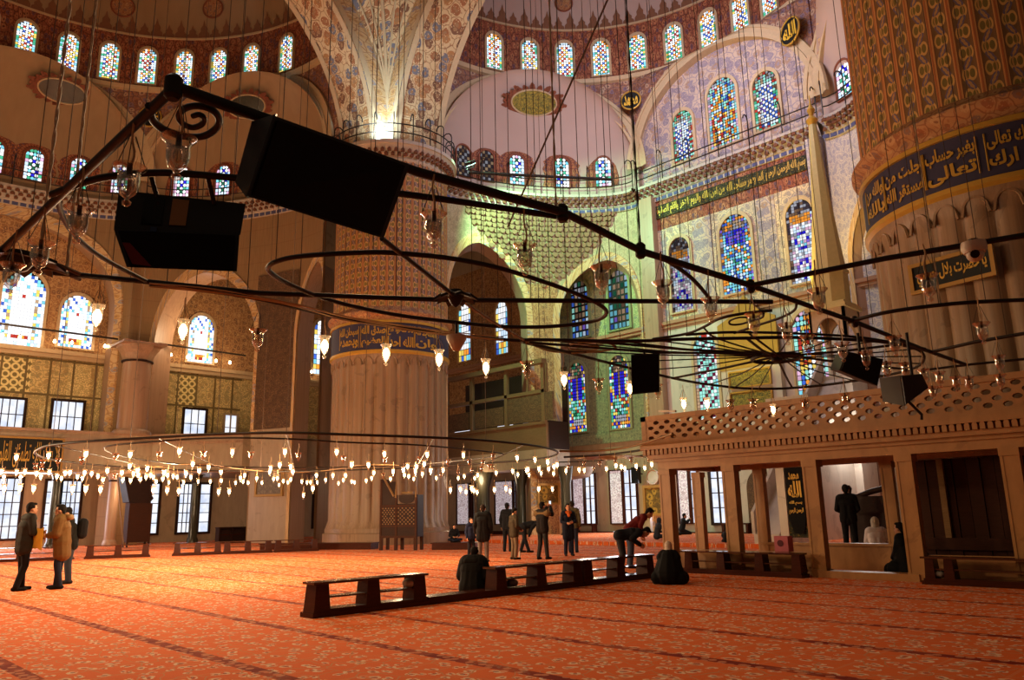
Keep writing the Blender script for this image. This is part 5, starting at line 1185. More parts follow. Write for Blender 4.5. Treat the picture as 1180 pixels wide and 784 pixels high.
bar(fa, 'frame_bar', [(650, 245), (740, 290), (865, 329)], .023, smooth=False, seg=10)
bar(fa, 'frame_bar', [(865, 329), (985, 371), (1062, 402), (1112, 420)], .021, smooth=False)
bar(fa, 'frame_bar', [(203, 99), (130, 168), (0, 291), (-70, 357)], .021, smooth=False, seg=10)
bar(fa, 'frame_bar', [(40, 312), (172, 325), (300, 338), (520, 346)], .019, smooth=False); bar(fa, 'frame_bar', [(530, 346), (700, 347), (890, 348)], .019, smooth=False)
bar(fa, 'curved_rod', [(60, 224), (95, 211), (130, 203), (190, 199), (270, 205), (380, 214), (490, 227), (600, 243), (645, 250)], .018)
bar(fa, 'curved_rod', [(66, 226), (70, 244), (82, 266), (102, 286), (130, 304), (172, 326)], .015)
bar(fa, 'curved_rod', [(172, 327), (290, 343), (400, 368), (520, 386), (600, 393)], .016)
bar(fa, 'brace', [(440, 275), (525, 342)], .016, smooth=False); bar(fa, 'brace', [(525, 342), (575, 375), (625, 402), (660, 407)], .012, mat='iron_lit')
bar(fa, 'ring', [(309, 308), (320, 301), (350, 295), (420, 291), (460, 292), (520, 298), (575, 309), (630, 326), (670, 341), (692, 352), (699, 361), (688, 369), (660, 374), (620, 377), (570, 376), (520, 371), (470, 365), (420, 356), (370, 343), (330, 326), (313, 315)], .017, True)
bar(fa, 'curved_rod', [(735, 288), (762, 297), (790, 315), (806, 330), (819, 346)], .015)
bar(fa, 'frame_bar', [(865, 329), (1020, 298), (1200, 268)], .019, smooth=False)
bar(fa, 'curved_rod', [(978, 371), (1022, 360), (1080, 352), (1129, 348), (1200, 345)], .017)
bar(fa, 'frame_bar', [(1072, 406), (1125, 394), (1200, 381)], .018, smooth=False); bar(fa, 'frame_bar', [(1062, 427), (1120, 420), (1200, 412)], .015, smooth=False)
spiral(fa, 'scroll', [(172, 122), (176, 138), (190, 150), (212, 157), (234, 157), (249, 148), (252, 136), (243, 126), (226, 122), (211, 126), (206, 135), (211, 143), (222, 147), (233, 143), (235, 136), (229, 132), (222, 134)], .017)
spiral(fa, 'scroll', [(652, 407), (690, 405), (709, 401), (702, 396), (678, 394), (658, 397), (658, 402), (676, 404), (690, 402), (688, 399), (676, 399)], .012, mat='iron_lit')
for (px, py, rr) in ((648, 246, .034), (738, 289, .034), (865, 330, .03), (200, 101, .034), (985, 371, .028), (525, 343, .03)):
    c = at_z(px, py, ZF); b = MB(); b.lathe([(rr*.6, -.05), (rr, -.035), (rr, .035), (rr*.6, .05)], tuple(c), 14, caps=True); b.build('collar', 'iron', fa, 40)
def rosette(root, px, py, R_, z=ZF, n=9, mat='iron'):
    c = at_z(px, py, z); b = MB()
    for i in range(n):
        a = 2*PI*i/n; d1 = V(math.cos(a), math.sin(a), 0); t1 = V(-d1.y, d1.x, 0)
        vs = []
        for q_, zz in ((0, .05), (1, .05), (0, .03), (1, .03)): pass
        pts = [c+d1*(R_*.2)+t1*(R_*.1)+V(0, 0, .03), c+d1*(R_*.2)-t1*(R_*.1)+V(0, 0, .03), c+d1*(R_*.7)-t1*(R_*.24)+V(0, 0, .012), c+d1*R_+V(0, 0, -.02), c+d1*(R_*.7)+t1*(R_*.24)+V(0, 0, .012)]
        b.add(pts+[p+V(0, 0, -.02) for p in pts], [(0, 1, 2, 3, 4), (9, 8, 7, 6, 5)]+[(i_, 5+i_, 5+(i_+1) % 5, (i_+1) % 5) for i_ in range(5)])
    b.lathe([(.01, .06), (R_*.3, .05), (R_*.38, 0), (R_*.2, -.06), (.01, -.08)], tuple(c), 14); return b.build('rosette', mat, root, 40)
rosette(fa, 525, 342, .17); rosette(fa, 22, 300, .26)
for y_, dz in ((303, .02), (309, -.01)):
    b = MB(); b.tube(smooth_path([at_z(-30, y_, ZF+dz), at_z(20, y_+2, ZF-.02), at_z(60, y_+1, ZF+dz), at_z(92, y_+13, ZF)]), .014, 6); b.build('cable_bundle', 'wire', fa, 50)
b = MB()
for k_ in range(4): b.tube(smooth_path([at_z(x, y+1.5*math.sin(k_*2+x*.02)+k_-1, ZF-.02) for x, y in ((172, 328), (240, 335), (300, 344), (345, 352), (400, 366), (460, 376), (520, 385), (580, 391))]), .0055, 5)
b.build('cable_bundle', 'cord', fa, 50)
# hub chandelier
Bc = at_z(895, 413, ZF)
fb = thing('iron_chandelier', 'wheel-like black iron chandelier with many spokes running to one hub, above the marble platform', 'chandelier', tuple(Bc))
RB = [(600, 393), (650, 405), (700, 418), (745, 429), (790, 439), (830, 445), (862, 448), (900, 448), (940, 445), (985, 439), (1025, 432), (1052, 425), (1064, 416), (1062, 406), (1045, 399), (1015, 394), (970, 391), (910, 389), (850, 390), (790, 391), (740, 393), (690, 393), (640, 392)]
bar(fb, 'rim', RB, .017, True)
RP_ = smooth_path(flat(RB), 6, True)
for i in range(26):
    q = RP_[int(len(RP_)*(i+.3)/26)]; b = MB(); up = V(0, 0, .02 if i % 3 else .05); b.tube([Bc+up, Bc.lerp(q, .5)+V(0, 0, -.02+.04*((i*7) % 5)/5), q], .0075 if i % 4 else .014, 6); b.build('spoke', 'iron', fb)
b = MB(); b.tube([Bc+V(.26*math.cos(2*PI*i/24), .26*math.sin(2*PI*i/24), .0) for i in range(24)], .02, 8, True); b.lathe([(.03, -.05), (.06, -.03), (.06, .03), (.03, .06)], tuple(Bc), 12, caps=True); b.build('hub', 'iron', fb, 50)
bar(fb, 'curved_rod', [(790, 386), (845, 383), (930, 385), (1000, 390), (1066, 402)], .013); bar(fb, 'brace', [(864, 385), (900, 412)], .011, smooth=False)
bar(fb, 'curved_rod', [(752, 391), (790, 385), (811, 377), (830, 367), (860, 361), (890, 358)], .013); bar(fb, 'curved_rod', [(918, 350), (915, 358), (900, 366), (870, 376), (846, 384)], .012)
bar(fb, 'brace', [(811, 378), (822, 388), (850, 398), (895, 411)], .009)
spiral(fb, 'scroll', [(880, 361), (878, 366), (866, 370), (852, 374), (842, 374), (841, 370), (852, 366), (864, 367), (862, 371)], .011)
# lit chandelier over the middle of the hall
Cc = at_z(340, 522, ZF)
fc = thing('iron_chandelier', 'wide iron chandelier ring carrying the crowd of lit glass lamps across the hall', 'chandelier', tuple(Cc))
bar(fc, 'rim', [(41, 523), (46, 517), (60, 513), (100, 509), (180, 504.5), (250, 500.5), (330, 499), (400, 501), (500, 504.5), (560, 508), (605, 512.5), (632, 517), (643, 522), (632, 527), (600, 531), (560, 534), (480, 539), (400, 542), (340, 543.5), (260, 543), (180, 541), (110, 536), (60, 530)], .028, True)
bar(fc, 'rim', [(120, 516), (180, 509), (250, 505), (330, 506), (400, 510), (480, 513), (545, 519), (580, 524), (540, 530), (470, 536), (380, 539), (300, 539), (220, 536), (150, 528)], .02, True)
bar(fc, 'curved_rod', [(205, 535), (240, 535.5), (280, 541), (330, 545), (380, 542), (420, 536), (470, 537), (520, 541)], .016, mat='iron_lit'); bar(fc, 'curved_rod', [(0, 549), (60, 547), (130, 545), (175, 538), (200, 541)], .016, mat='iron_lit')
for a, c in (((180, 504.5), (260, 543)), ((330, 499), (340, 543)), ((500, 504.5), (480, 539)), ((60, 513), (180, 541)), ((605, 512.5), (560, 534))): bar(fc, 'brace', [a, c], .014, smooth=False)
# smaller ring towards the qibla wall
fd = thing('iron_chandelier', 'small iron chandelier with bright petals and lit lamps, left of the marble platform', 'chandelier', tuple(at_z(702, 526, ZF)))
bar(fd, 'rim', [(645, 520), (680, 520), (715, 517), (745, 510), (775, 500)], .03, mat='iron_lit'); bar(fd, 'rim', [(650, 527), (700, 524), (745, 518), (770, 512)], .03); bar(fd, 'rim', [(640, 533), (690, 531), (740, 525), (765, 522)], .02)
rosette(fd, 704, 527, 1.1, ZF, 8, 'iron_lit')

# glass lamps ----------------------------------------------------------------
def lamp_proto(lit):
    r = thing('glass_lamp', '', 'lamp', (0, 0, 0))
    gm = 'lamp_glass_lit' if lit else 'lamp_glass'
    b = MB(); b.lathe([(.004, -.105), (.016, -.098), (.018, -.085), (.008, -.078), (.011, -.07), (.03, -.055), (.040, -.028), (.043, 0), (.041, .03), (.048, .048), (.064, .062), (.066, .067), (.06, .062), (.045, .05), (.038, .03), (.040, 0), (.033, -.03), (.010, -.055)] if not lit else [(.004, -.125), (.015, -.118), (.017, -.103), (.007, -.094), (.009, -.084), (.026, -.066), (.036, -.03), (.039, .01), (.038, .045), (.043, .062), (.054, .078), (.055, .082), (.051, .078), (.040, .064), (.035, .045), (.036, .01), (.029, -.035), (.008, -.066)], (0, 0, 0), 18); cup = b.build('glass_cup', gm, r, 60)
    b = MB(); b.lathe([(.002, -.035), (.012, -.03), (.018, -.012), (.017, .004), (.010, .02), (.010, .036), (.002, .04)] if not lit else [(.002, -.06), (.02, -.05), (.032, -.02), (.032, .01), (.018, .034), (.012, .046), (.002, .05)], (0, 0, 0), 12); b.build('bulb', 'bulb_lit' if lit else 'lamp_glass', cup, 60)
    b = MB()
    for k_ in range(3): a = 2*PI*k_/3; b.tube([(.058*math.cos(a), .058*math.sin(a), .066), (.012*math.cos(a), .012*math.sin(a), .20)], .0022, 4)
    b.tube([(0, 0, .03), (0, 0, .08)], .011, 8); b.build('hanger_chains', 'chain', r)
    b = MB(); b.tube(smooth_path([(0, 0, .06), (.012, 0, .12), (-.004, .006, .2), (0, 0, .27)]), .005, 5); b.build('cord', 'cord', r)
    return r
P_UN, P_LIT = lamp_proto(False), lamp_proto(True)
used = {False: False, True: False}
def lamp(px, py, lit, label, group=None, z=ZL, s=1.0):
    p = at_z(px, py, z); o = (P_LIT if lit else P_UN) if not used[lit] else copy_tree(P_LIT if lit else P_UN); used[lit] = True
    o.location = p; o.rotation_euler = (0, 0, random.random()*6.28); o.scale = (s, s, s)
    if 'group' in o: del o['group']
    tag(o, label, 'lamp', group); return o
NEARL = [(205, 178, 'unlit clear glass lamp hanging under the iron scroll at the upper left'), (148, 210, 'unlit glass lamp in front of the lower left loudspeaker, just above its corner'), (90, 256, 'unlit glass lamp left of the lower loudspeaker, over the curved rod'), (46, 294, 'unlit glass lamp beside the big left casement, right of the rosette'), (13, 318, 'unlit glass lamp in front of the far left stained window'), (500, 262, 'glass lamp hanging right of the upper loudspeaker, over the painted pillar'), (605, 296, 'unlit glass lamp hanging from three chains before the green-lit stalactites'), (693, 320, 'unlit glass lamp hanging before the green-lit arch with painted windows'), (764, 337, 'unlit glass lamp hanging at the corner pilaster of the qibla wall'), (819, 355, 'unlit glass lamp at the end of the curved rod, before the middle qibla window'), (869, 372, 'unlit glass lamp in front of the small iron scroll over the wheel chandelier'), (907, 383, 'unlit glass lamp right of the small iron scroll, over the hub spokes'), (943, 345, 'unlit glass lamp in front of the foot of the gilded minbar spire'), (931, 396, 'unlit glass lamp before the coloured window beside the minbar'), (971, 404, 'unlit glass lamp just left of the small tilted loudspeaker'), (998, 414, 'unlit glass lamp hanging in front of the small tilted loudspeaker'), (1070, 329, 'unlit glass lamp hanging before the framed plaque on the near pillar'), (1132, 382, 'unlit glass lamp alone before the fluted near pillar, below the plaque'), (1152, 418, 'unlit glass lamp near the right edge, upper of two in line'), (1153, 439, 'unlit glass lamp near the right edge, lower of two in line'), (297, 390, 'unlit glass lamp between the left pier and the arched window'), (607, 425, 'unlit glass lamp in front of the raised loge'), (690, 444, 'unlit glass lamp between the two blue stained windows'), (758, 450, 'unlit glass lamp just below the hanging square loudspeaker')]
for x, y, lb in NEARL: lamp(x, y, False, lb)
NEARLIT = [(112, 364, 'brightly lit glass lamp right of the arched left stained window'), (211, 380, 'lit glass lamp beside the arched window over the left gallery'), (374, 398, 'lit glass lamp at the left edge of the far pillar band'), (445, 407, 'lit glass lamp in front of the middle of the far pillar'), (506, 413, 'lit glass lamp at the right edge of the far pillar'), (560, 423, 'lit glass lamp just right of the white shade over the loge'), (650, 437, 'lit glass lamp just left of the blue stained windows'), (726, 447, 'lit glass lamp below the right blue stained window beside the square loudspeaker'), (788, 465, 'lit glass lamp over the left end of the balustrade, left of a pair'), (815, 465, 'lit glass lamp over the left end of the balustrade, right of a pair'), (891, 472, 'lit glass lamp in front of the pierced balustrade below the hub'), (1021, 455, 'lit glass lamp between the two small loudspeakers')]
for x, y, lb in NEARLIT: lamp(x, y, True, lb, s=.88)
RIGHTL = [(1022, 425), (1031, 397), (1044, 426), (1065, 433), (1083, 436), (1075, 452), (1102, 441), (1117, 441), (842, 467), (868, 466), (928, 467), (974, 460)]
for x, y in RIGHTL: lamp(x, y, False, 'unlit glass lamp hanging among others in front of the pierced marble balustrade', 'unlit lamps before the balustrade')
LIT = [(18.9,527),(56,525),(98.9,523.4),(1.5,543.8),(4.8,550),(19,544.4),(23.9,550),(28.7,543.8),(42,546),(47,549.5),(56.8,544.4),(70.8,551.4),(65.7,549),(75.3,545.3),(80.6,544.8),(89.3,549.5),(95,551.4),(97.5,545),(105.6,546),(112.9,548.9),(118.6,553),(123.7,542.5),(4.8,563),(23,562.7),(38.9,563),(83.5,563.5),(98.9,563.5),(115.8,564),(150,524),(206.7,520),(149.3,537.4),(140.4,545),(141.4,553),(150.4,554),(158.3,542.5),(159.5,547.6),(153.8,546.3),(161.8,552.4),(169.7,540),(168.5,549.5),(173.6,547.6),(176.8,550),(180,555),(188.9,545),(193.3,547.6),(187.6,552),(194.6,556),(199.7,549),(204.2,550),(222,534.8),(214.4,545.7),(220,550),(211.6,556),(229.7,542.5),(228.4,555),(240.5,538.7),(242.4,555),(176.8,564.8),(192.7,565),(206,566),(267.8,521),(328.4,520.8),(254.7,544.4),(255,554),(271.6,556.5),(281.8,548),(280.2,555),(277,551),(286,556.5),(295.9,551.4),(301.9,556.5),(312,540),(310.8,543.8),(322.3,536),(335,538),(337.6,543.8),(315.3,552),(319.7,551.4),(326.5,554.6),(321.6,559),(331.8,556),(335,552.7),(347.8,555),(353.8,556),(358,556),(360.5,563),(364.7,548),(365.6,556),(349.7,571),(252,566.7),(264.2,566.5),(388,521),(443,523.4),(375.3,553.3),(405.3,535.5),(424.7,536),(390,557),(395.7,553.3),(398.3,548),(408.5,556),(405.3,555),(422,554),(428.2,551.4),(430.8,545),(383.6,548),(453,543.8),(450,552),(464.6,542),(466,547.6),(471,549),(469.7,537.4),(478.6,543.8),(480,538),(476.7,552),(486.7,546.3),(488.8,534.8),(492.4,524),(534,524.6),(596,527.8),(496.3,542.5),(510.6,542),(502.7,551),(528,551),(547,551.4),(550.4,547.6),(571.8,545),(590.7,543),(596.7,547),(608.5,541),(535,549),(519,564.8),(530.6,564),(537,567),(543.5,563),(546,565.5),(549.8,567.4),(569.7,564.4),(583,563),(587.8,566),(616.5,530),(631,532.5),(642,535.7),(606.6,542),(609.7,547.5),(621.2,540.4),(623.5,545.6),(632.2,540.4),(638,546),(638.4,538),(652.2,542.7),(667.5,541.5),(673.3,542),(698.8,540.4),(709.8,536.5),(716,538),(720,540),(733.3,537.3),(743,539.3),(751,535.2),(620.7,563.6),(636.5,563.6)]
UNL = [(40.6,537.4),(49,533.6),(67,531.7),(47.8,541),(94.4,530.4),(133.4,526.6),(183.4,524.6),(234.2,524),(132,549),(289.5,524.6),(344,526),(395.7,529),(443.5,531),(441.6,548),(484,530),(516.4,533),(541,533),(543.4,542.5),(556.5,533.6),(555,540.6),(568.4,526.6),(564,538),(567.4,538),(527.8,544.4),(508,547.6),(655.2,538.8),(673.3,535),(684,539.6),(691,535),(727.5,530.5),(747.5,529),(709,531.8)]
for x, y in LIT:
    far = y > 561; zz = 2.78 if not far else 2.15
    lamp(x, y, True, ('tiny lit lamp in the lowest row, strung before the ground-floor casements' if far else 'small lit glass lamp glowing in the crowd of the lit chandelier across the hall' if x < 645 else 'small lit glass lamp of the petalled chandelier left of the platform'), ('lowest row of lit lamps' if far else 'lit lamps of the wide chandelier' if x < 645 else 'lit lamps of the petalled chandelier'), z=zz, s=1.0 if y < 532 else 1.12)
for x, y in UNL: lamp(x, y, False, 'small unlit glass lamp among the glowing ones of the lit chandelier' if x < 645 else 'small unlit glass lamp of the petalled chandelier left of the platform', 'unlit lamps of the wide chandelier' if x < 645 else 'unlit lamps of the petalled chandelier', s=1.05)
# little bulbs along the string course of the left wall
sb = None
for x, y in [(3, 386), (23, 388.5), (43, 391), (63, 393.5), (83, 395), (102, 397), (121, 399), (181, 406.5), (197, 409), (216, 411.5), (235, 414), (249, 416), (265, 418), (346, 426), (359, 428.5), (372, 430.5)]:
    q = at_x(x, y, -52.4)
    if sb is None:
        sb = thing('string_bulb', '', 'bulb', (0, 0, 0)); b = MB(); b.lathe([(.005, -.11), (.07, -.07), (.085, 0), (.05, .06), (.03, .12), (.005, .13)], (0, 0, 0), 10); b.build('globe', 'bulb_lit', sb, 60); b = MB(); b.lathe([(.035, .09), (.035, .18), (.01, .2)], (0, 0, 0), 8); b.build('socket', 'lens_black', sb); o = sb
    else: o = copy_tree(sb)
    o.location = q; tag(o, 'small lit bulb in the row along the ledge under the left upper windows' if x < 150 else 'small lit bulb in the row along the ledge under the arched left window' if x < 300 else 'small lit bulb on the ledge just left of the far pillar', 'bulb', 'ledge bulbs %s' % ('by the far left windows' if x < 150 else 'by the arched window' if x < 300 else 'by the far pillar'))

# suspension wires and chains ---------------------------------------------------
def vwire(px, py, r, label, group=None, mat='wire', z0=ZF, z1=36, name='suspension_wire'):
    p = at_z(px, py, z0); b = MB(); b.tube([p, (p.x, p.y, z1)], r, 5); o = b.build(name, mat); tag(o, label, 'wire', group); return o
WX = [(30, 300), (62, 313), (75, 314), (105, 318), (128, 322), (150, 324), (192, 330), (226, 331), (244, 333), (262, 336), (285, 338), (318, 300), (345, 345), (372, 293), (396, 368), (430, 291), (456, 345), (462, 375), (486, 345), (508, 384), (544, 346), (556, 388), (574, 346), (590, 392), (612, 346), (622, 398), (634, 347), (655, 404), (672, 347), (688, 414), (705, 347), (716, 420), (728, 347), (742, 390), (770, 391), (776, 436), (792, 386), (806, 440), (826, 348), (838, 443), (852, 361), (862, 385), (880, 348), (892, 412), (905, 412), (918, 446), (936, 386), (948, 355), (962, 442), (1006, 374), (1046, 360), (1075, 406), (1082, 352), (1122, 395), (1136, 348), (1160, 387)]
random.seed(3)
p0 = at_z(650, 246, ZF)
for i, (x, y) in enumerate(WX):
    p = at_z(x, y, ZF); dd = math.hypot(p.x, p.y); vwire(x, y, .0022+.00016*dd, 'thin dark suspension wire rising straight from the ironwork into the domes', 'thin suspension wires', z1=30 if x < 960 else 26)
FARW = [(60, 513), (150, 507), (250, 501), (330, 499), (420, 502), (500, 505), (560, 508), (632, 527), (200, 541), (400, 542), (300, 543), (100, 536), (480, 539), (704, 527), (660, 520)]
for x, y in FARW: vwire(x, y, .007, 'thin dark suspension wire rising from the lit chandelier ring', 'wires of the lit chandelier', z1=30)
for x, y, rr, lb in ((45, 305, .011, 'thick pale twisted rope at the upper left, reaching down to the rosette'), (77, 312, .007, 'thinner pale twisted rope beside the thick one at the upper left'), (641, 244, .006, 'pale twisted rope hanging over the qibla dome to the frame joint'), (738, 287, .006, 'dark chain hanging to the second frame joint before the qibla corner'), (1084, 352, .006, 'pale thin chain hanging in front of the near pillar')):
    p = at_z(x, y, ZF); b = MB(); n_ = 260; top = 12
    for k_ in range(2): b.tube([V(p.x+rr*.62*math.cos(i*.9+PI*k_), p.y+rr*.62*math.sin(i*.9+PI*k_), ZF+top*i/n_) for i in range(n_+1)], rr*.62, 5)
    b.tube([V(p.x, p.y, ZF+top), V(p.x, p.y, 30)], rr, 6)
    o = b.build('hanging_rope' if 'rope' in lb else 'hanging_chain', 'rope' if 'pale' in lb else 'chain', None, 60); tag(o, lb, 'rope' if 'rope' in lb else 'chain')
# long slanting tie bar and the green-lit bar across the exedra
a, c = at_r(700, 0, 30), at_r(585, 262, 34); b = MB(); a2 = at_r(720, -26, 29.5); b.tube([a2, a, c], .045, 6); o = b.build('hanging_cable', 'wire'); tag(o, 'long slanting cable crossing the pale exedra dome from upper right to lower left', 'cable')
a, c = at_r(540, 199, 41.0), at_r(705, 207, 43); b = MB(); b.tube([a, c], .09, 8); o = b.build('tie_rod', 'iron'); tag(o, 'straight tie bar with a green-lit end spanning the exedra in front of its windows', 'tie rod')
# floodlights on the far pillar's walk
def flood(p, aim, mat, label):
    p = V(*p); d = (V(*aim)-p).normalized(); s = d.cross(ZV).normalized(); u = s.cross(d); t = thing('floodlight', label, 'floodlight', tuple(p)); b = MB(); b.prism(rectp(.5, .36), p-d*.2, s, u, d, .18); b.build('housing', 'black_plastic', t); b = MB(); b.prism(rectp(.44, .3), p-d*.02, s, u, d, .03); b.build('lens', mat, t); b = MB(); b.tube([p-d*.1-s*.28, p-d*.1-s*.28+V(0, 0, -.3), p-d*.1+s*.28+V(0, 0, -.3), p-d*.1+s*.28], .03, 6); b.build('bracket', 'iron', t)
gp = at_r(543, 190, 41.0); flood(tuple(gp), (gp.x-1, gp.y+6, gp.z-9), 'flood_green', 'small green floodlight on the railing at the right of the far pillar top')
# security camera and white shade
p = at_z(1122, 283, ZF-.02); cmr = thing('dome_camera', 'white dome security camera fixed under the iron bar before the near pillar', 'camera', tuple(p))
b = MB(); b.lathe([(.07, .02), (.075, -.02), (.06, -.05), (.01, -.05)], tuple(p), 20); b.build('mount', 'white_plastic', cmr, 40)
dd = (EYEP-p).normalized(); b = MB()
bm = bmesh.new(); bmesh.ops.create_uvsphere(bm, u_segments=16, v_segments=10, radius=.052); b.add([v.co+p+V(0, 0, -.055) for v in bm.verts], [[v.index for v in f.verts] for f in bm.faces]); bm.free(); b.build('ball', 'white_plastic', cmr, 60)
b = MB(); sx_ = dd.cross(ZV).normalized(); ux_ = sx_.cross(dd); b.prism([(.026*math.cos(2*PI*i/16), .026*math.sin(2*PI*i/16)) for i in range(16)], p+V(0, 0, -.055)+dd*.045, sx_, ux_, dd, .012); b.build('lens', 'lens_black', cmr)
b = MB(); b.tube([p+V(0, 0, 0), p+V(0, 0, .04)], .03, 8); b.build('clamp', 'iron', cmr)
p = at_z(526, 395, 2.86); ws = thing('cone_pendant', 'white conical lamp shade under the curved rod, before the arched windows', 'shade', tuple(p)); b = MB(); b.lathe([(.012, -.075), (.03, -.07), (.085, .03), (.085, .06), (.02, .075)], tuple(p), 20); b.build('cone', 'white_plastic', ws, 50); b = MB(); b.tube([p+V(0, 0, .07), p+V(0, 0, .18)], .012, 6); b.build('stem', 'iron', ws)

# loudspeakers -----------------------------------------------------------------
def hull_box(b, pts8): b.add(pts8, [(0, 1, 2, 3), (7, 6, 5, 4), (0, 4, 5, 1), (1, 5, 6, 2), (2, 6, 7, 3), (3, 7, 4, 0)])
def speaker(q_front, depth_dir, dpt, label, side=.8, parts=True, gm='black_grille', cm='black_plastic', back=.72):
    """q_front = four points of the front face, clockwise from its top left as seen from the front; the box tapers away along depth_dir"""
    q = [Vector(p) for p in q_front]; dv = Vector(depth_dir).normalized()*dpt; c = sum(q, Vector())/4
    t = thing('loudspeaker', label, 'loudspeaker', tuple(c)); bk = [c+(p-c)*back+dv for p in q]
    b = MB(); hull_box(b, q+bk); b.build('cabinet', cm, t)
    nf = -dv.normalized(); cab = t.children[0]; b = MB(); ins = [c+(p-c)*.93+nf*.012 for p in q]; hull_box(b, ins+[p-nf*.01 for p in ins]); b.build('grille', gm, cab)
    return t, q, bk, c, dv
# upper loudspeaker: a long box seen from below, hung under the near bar
def at_d(x, y, dist): return EYEP+ray(x, y).normalized()*dist
t, q, bk, c, dv = speaker([at_d(315, 133, 3.15), at_d(472, 190, 3.75), at_d(442, 275, 3.65), at_d(284, 226, 3.02)], ray(375, 205), .34, 'large black loudspeaker hung from the iron bar, upper of the two big ones', back=.86)
for a_, b_ in ((0, .25), (1, .8)):
    e = at_z(300+150*b_, 132+52*b_, ZF); b = MB(); b.tube([c.lerp(e, .2)+V(0, 0, .1), e], .012, 6); b.build('hanging_bracket', 'iron', t)
s0 = at_d(290, 142, 3.3); b = MB(); hull_box(b, [at_d(290, 140, 3.35), at_d(318, 131, 3.2), at_d(284, 228, 3.06), at_d(271, 210, 3.2)]+[at_d(292, 141, 3.45), at_d(320, 132, 3.3), at_d(286, 229, 3.16), at_d(273, 211, 3.3)]); b.build('side_panel', 'black_plastic', t)
# lower loudspeaker: seen from its back and underside
t, q, bk, c, dv = speaker([at_d(131, 264, 4.10), at_d(276, 270, 4.00), at_d(273, 313, 3.92), at_d(146, 308, 4.02)], ray(205, 290)*1.0+V(0, 0, .35), .34, 'large black loudspeaker with a rating plate, lower of the two big ones on the left', back=1.0)
tp = [at_d(137, 219, 4.2), at_d(283, 235, 4.1), at_d(277, 271, 4.0), at_d(131, 265, 4.1)]
b = MB(); hull_box(b, tp+[p+ray(205, 250).normalized()*.3 for p in tp]); bpn = b.build('back_panel', 'black_plastic', t)
nf = -ray(205, 245).normalized()
def onq(u, v): return tp[3].lerp(tp[2], u).lerp(tp[0].lerp(tp[1], u), v)
def patch(u0, u1, v0, v1, name, mat, par):
    b = MB(); w4 = [onq(u0, v0), onq(u1, v0), onq(u1, v1), onq(u0, v1)]; hull_box(b, [p+nf*.012 for p in w4]+[p-nf*.01 for p in w4]); b.build(name, mat, par)
patch(.42, .55, .2, .92, 'rating_plate', 'label_tan', bpn); patch(.2, .36, .2, .9, 'handle_recess', 'lens_black', bpn); patch(.28, .33, .0, .12, 'cable_plug', 'blue_plug', bpn)
b = MB(); w4 = [q[3].lerp(q[2], .07).lerp(q[0], .1), q[3].lerp(q[2], .18).lerp(q[1], .05), q[0].lerp(q[1], .14).lerp(q[3], .35), q[0].lerp(q[1], .05).lerp(q[3], .35)]; hull_box(b, [p+nf*.02 for p in w4]+[p for p in w4]); b.build('maker_badge', 'label_red', t)
for u in (.3, .75):
    e = at_z(131+145*u, 204+2*u, ZF); b = MB(); b.tube([onq(u, .9), e], .012, 6); b.build('hanging_bracket', 'iron', t)
def small_speaker(quad, dist, label, dirn, dp, cm, gm):
    t, q, bk, c, dv = speaker([at_d(x, y, dist) for x, y in quad], dirn, dp, label, back=.8, cm=cm, gm=gm)
    e = V(c.x, c.y, ZF); b = MB(); b.tube([c, e], .014, 6); b.build('hanging_bracket', 'iron', t); return t, c
small_speaker([(976, 405), (1018, 414), (1011, 445), (967, 427)], 8.0, 'small dark loudspeaker tilted above the balustrade, left of the pair', ray(980, 420)+RGT*-.4, .35, 'black_plastic', 'black_grille')
t, c = small_speaker([(1037, 433), (1062, 431), (1070, 447), (1042, 468)], 8.2, 'small round-backed loudspeaker facing the balustrade, right of the pair', ray(1050, 450)-RGT*.8, .30, 'speaker_grey', 'black_plastic')
b = MB(); b.tube([at_d(1046, 462, 8.3), at_d(1062, 478, 8.3), at_d(1062, 484, 8.3)], .014, 6); b.build('arm', 'iron', t)
small_speaker([(727, 409), (760, 407), (760, 452), (728, 455)], 8.0, 'square dark loudspeaker hanging between the blue windows and the candy-striped window', ray(745, 430), .3, 'black_plastic', 'black_grille')
p = at_y(733, 548, YQ-.75); ls = thing('wall_loudspeaker', 'small dark wall loudspeaker at the top of the right-hand casement beside the stone roundel', 'loudspeaker', tuple(p)); b = MB(); b.box(p, (.5, .3, .95)); b.build('cabinet', 'black_plastic', ls); b = MB(); b.box(p+V(0, -.16, 0), (.42, .03, .85)); b.build('grille', 'black_grille', ls); b = MB(); b.box(p+V(0, .38, .1), (.06, .5, .06)); b.build('bracket', 'iron', ls)
# ================================================================ PEOPLE
def capsule(b, p, q, r1, r2=None, seg=10):
    p, q = Vector(p), Vector(q); r2 = r1 if r2 is None else r2; d = q-p; L = d.length
    d = d/L if L > 1e-6 else Vector((0, 0, 1)); a = Vector((0, 0, 1)) if abs(d.z) < .9 else Vector((1, 0, 0)); x = d.cross(a).normalized(); y = d.cross(x); rings = []
    for i in range(5): t = -PI/2+PI/2*i/4*1.0; rings.append((p+d*(r1*math.sin(t)), max(r1*math.cos(t), r1*.02)))
    for i in range(5): t = PI/2*i/4; rings.append((q+d*(r2*math.sin(t)), max(r2*math.cos(t), r2*.02)))
    vs = [c+(x*math.cos(2*PI*k/seg)+y*math.sin(2*PI*k/seg))*r for c, r in rings for k in range(seg)]; n = len(rings); fs = [(i*seg+k, i*seg+(k+1) % seg, (i+1)*seg+(k+1) % seg, (i+1)*seg+k) for i in range(n-1) for k in range(seg)]
    fs += [tuple(range(seg-1, -1, -1)), tuple((n-1)*seg+k for k in range(seg))]; b.add(vs, fs)
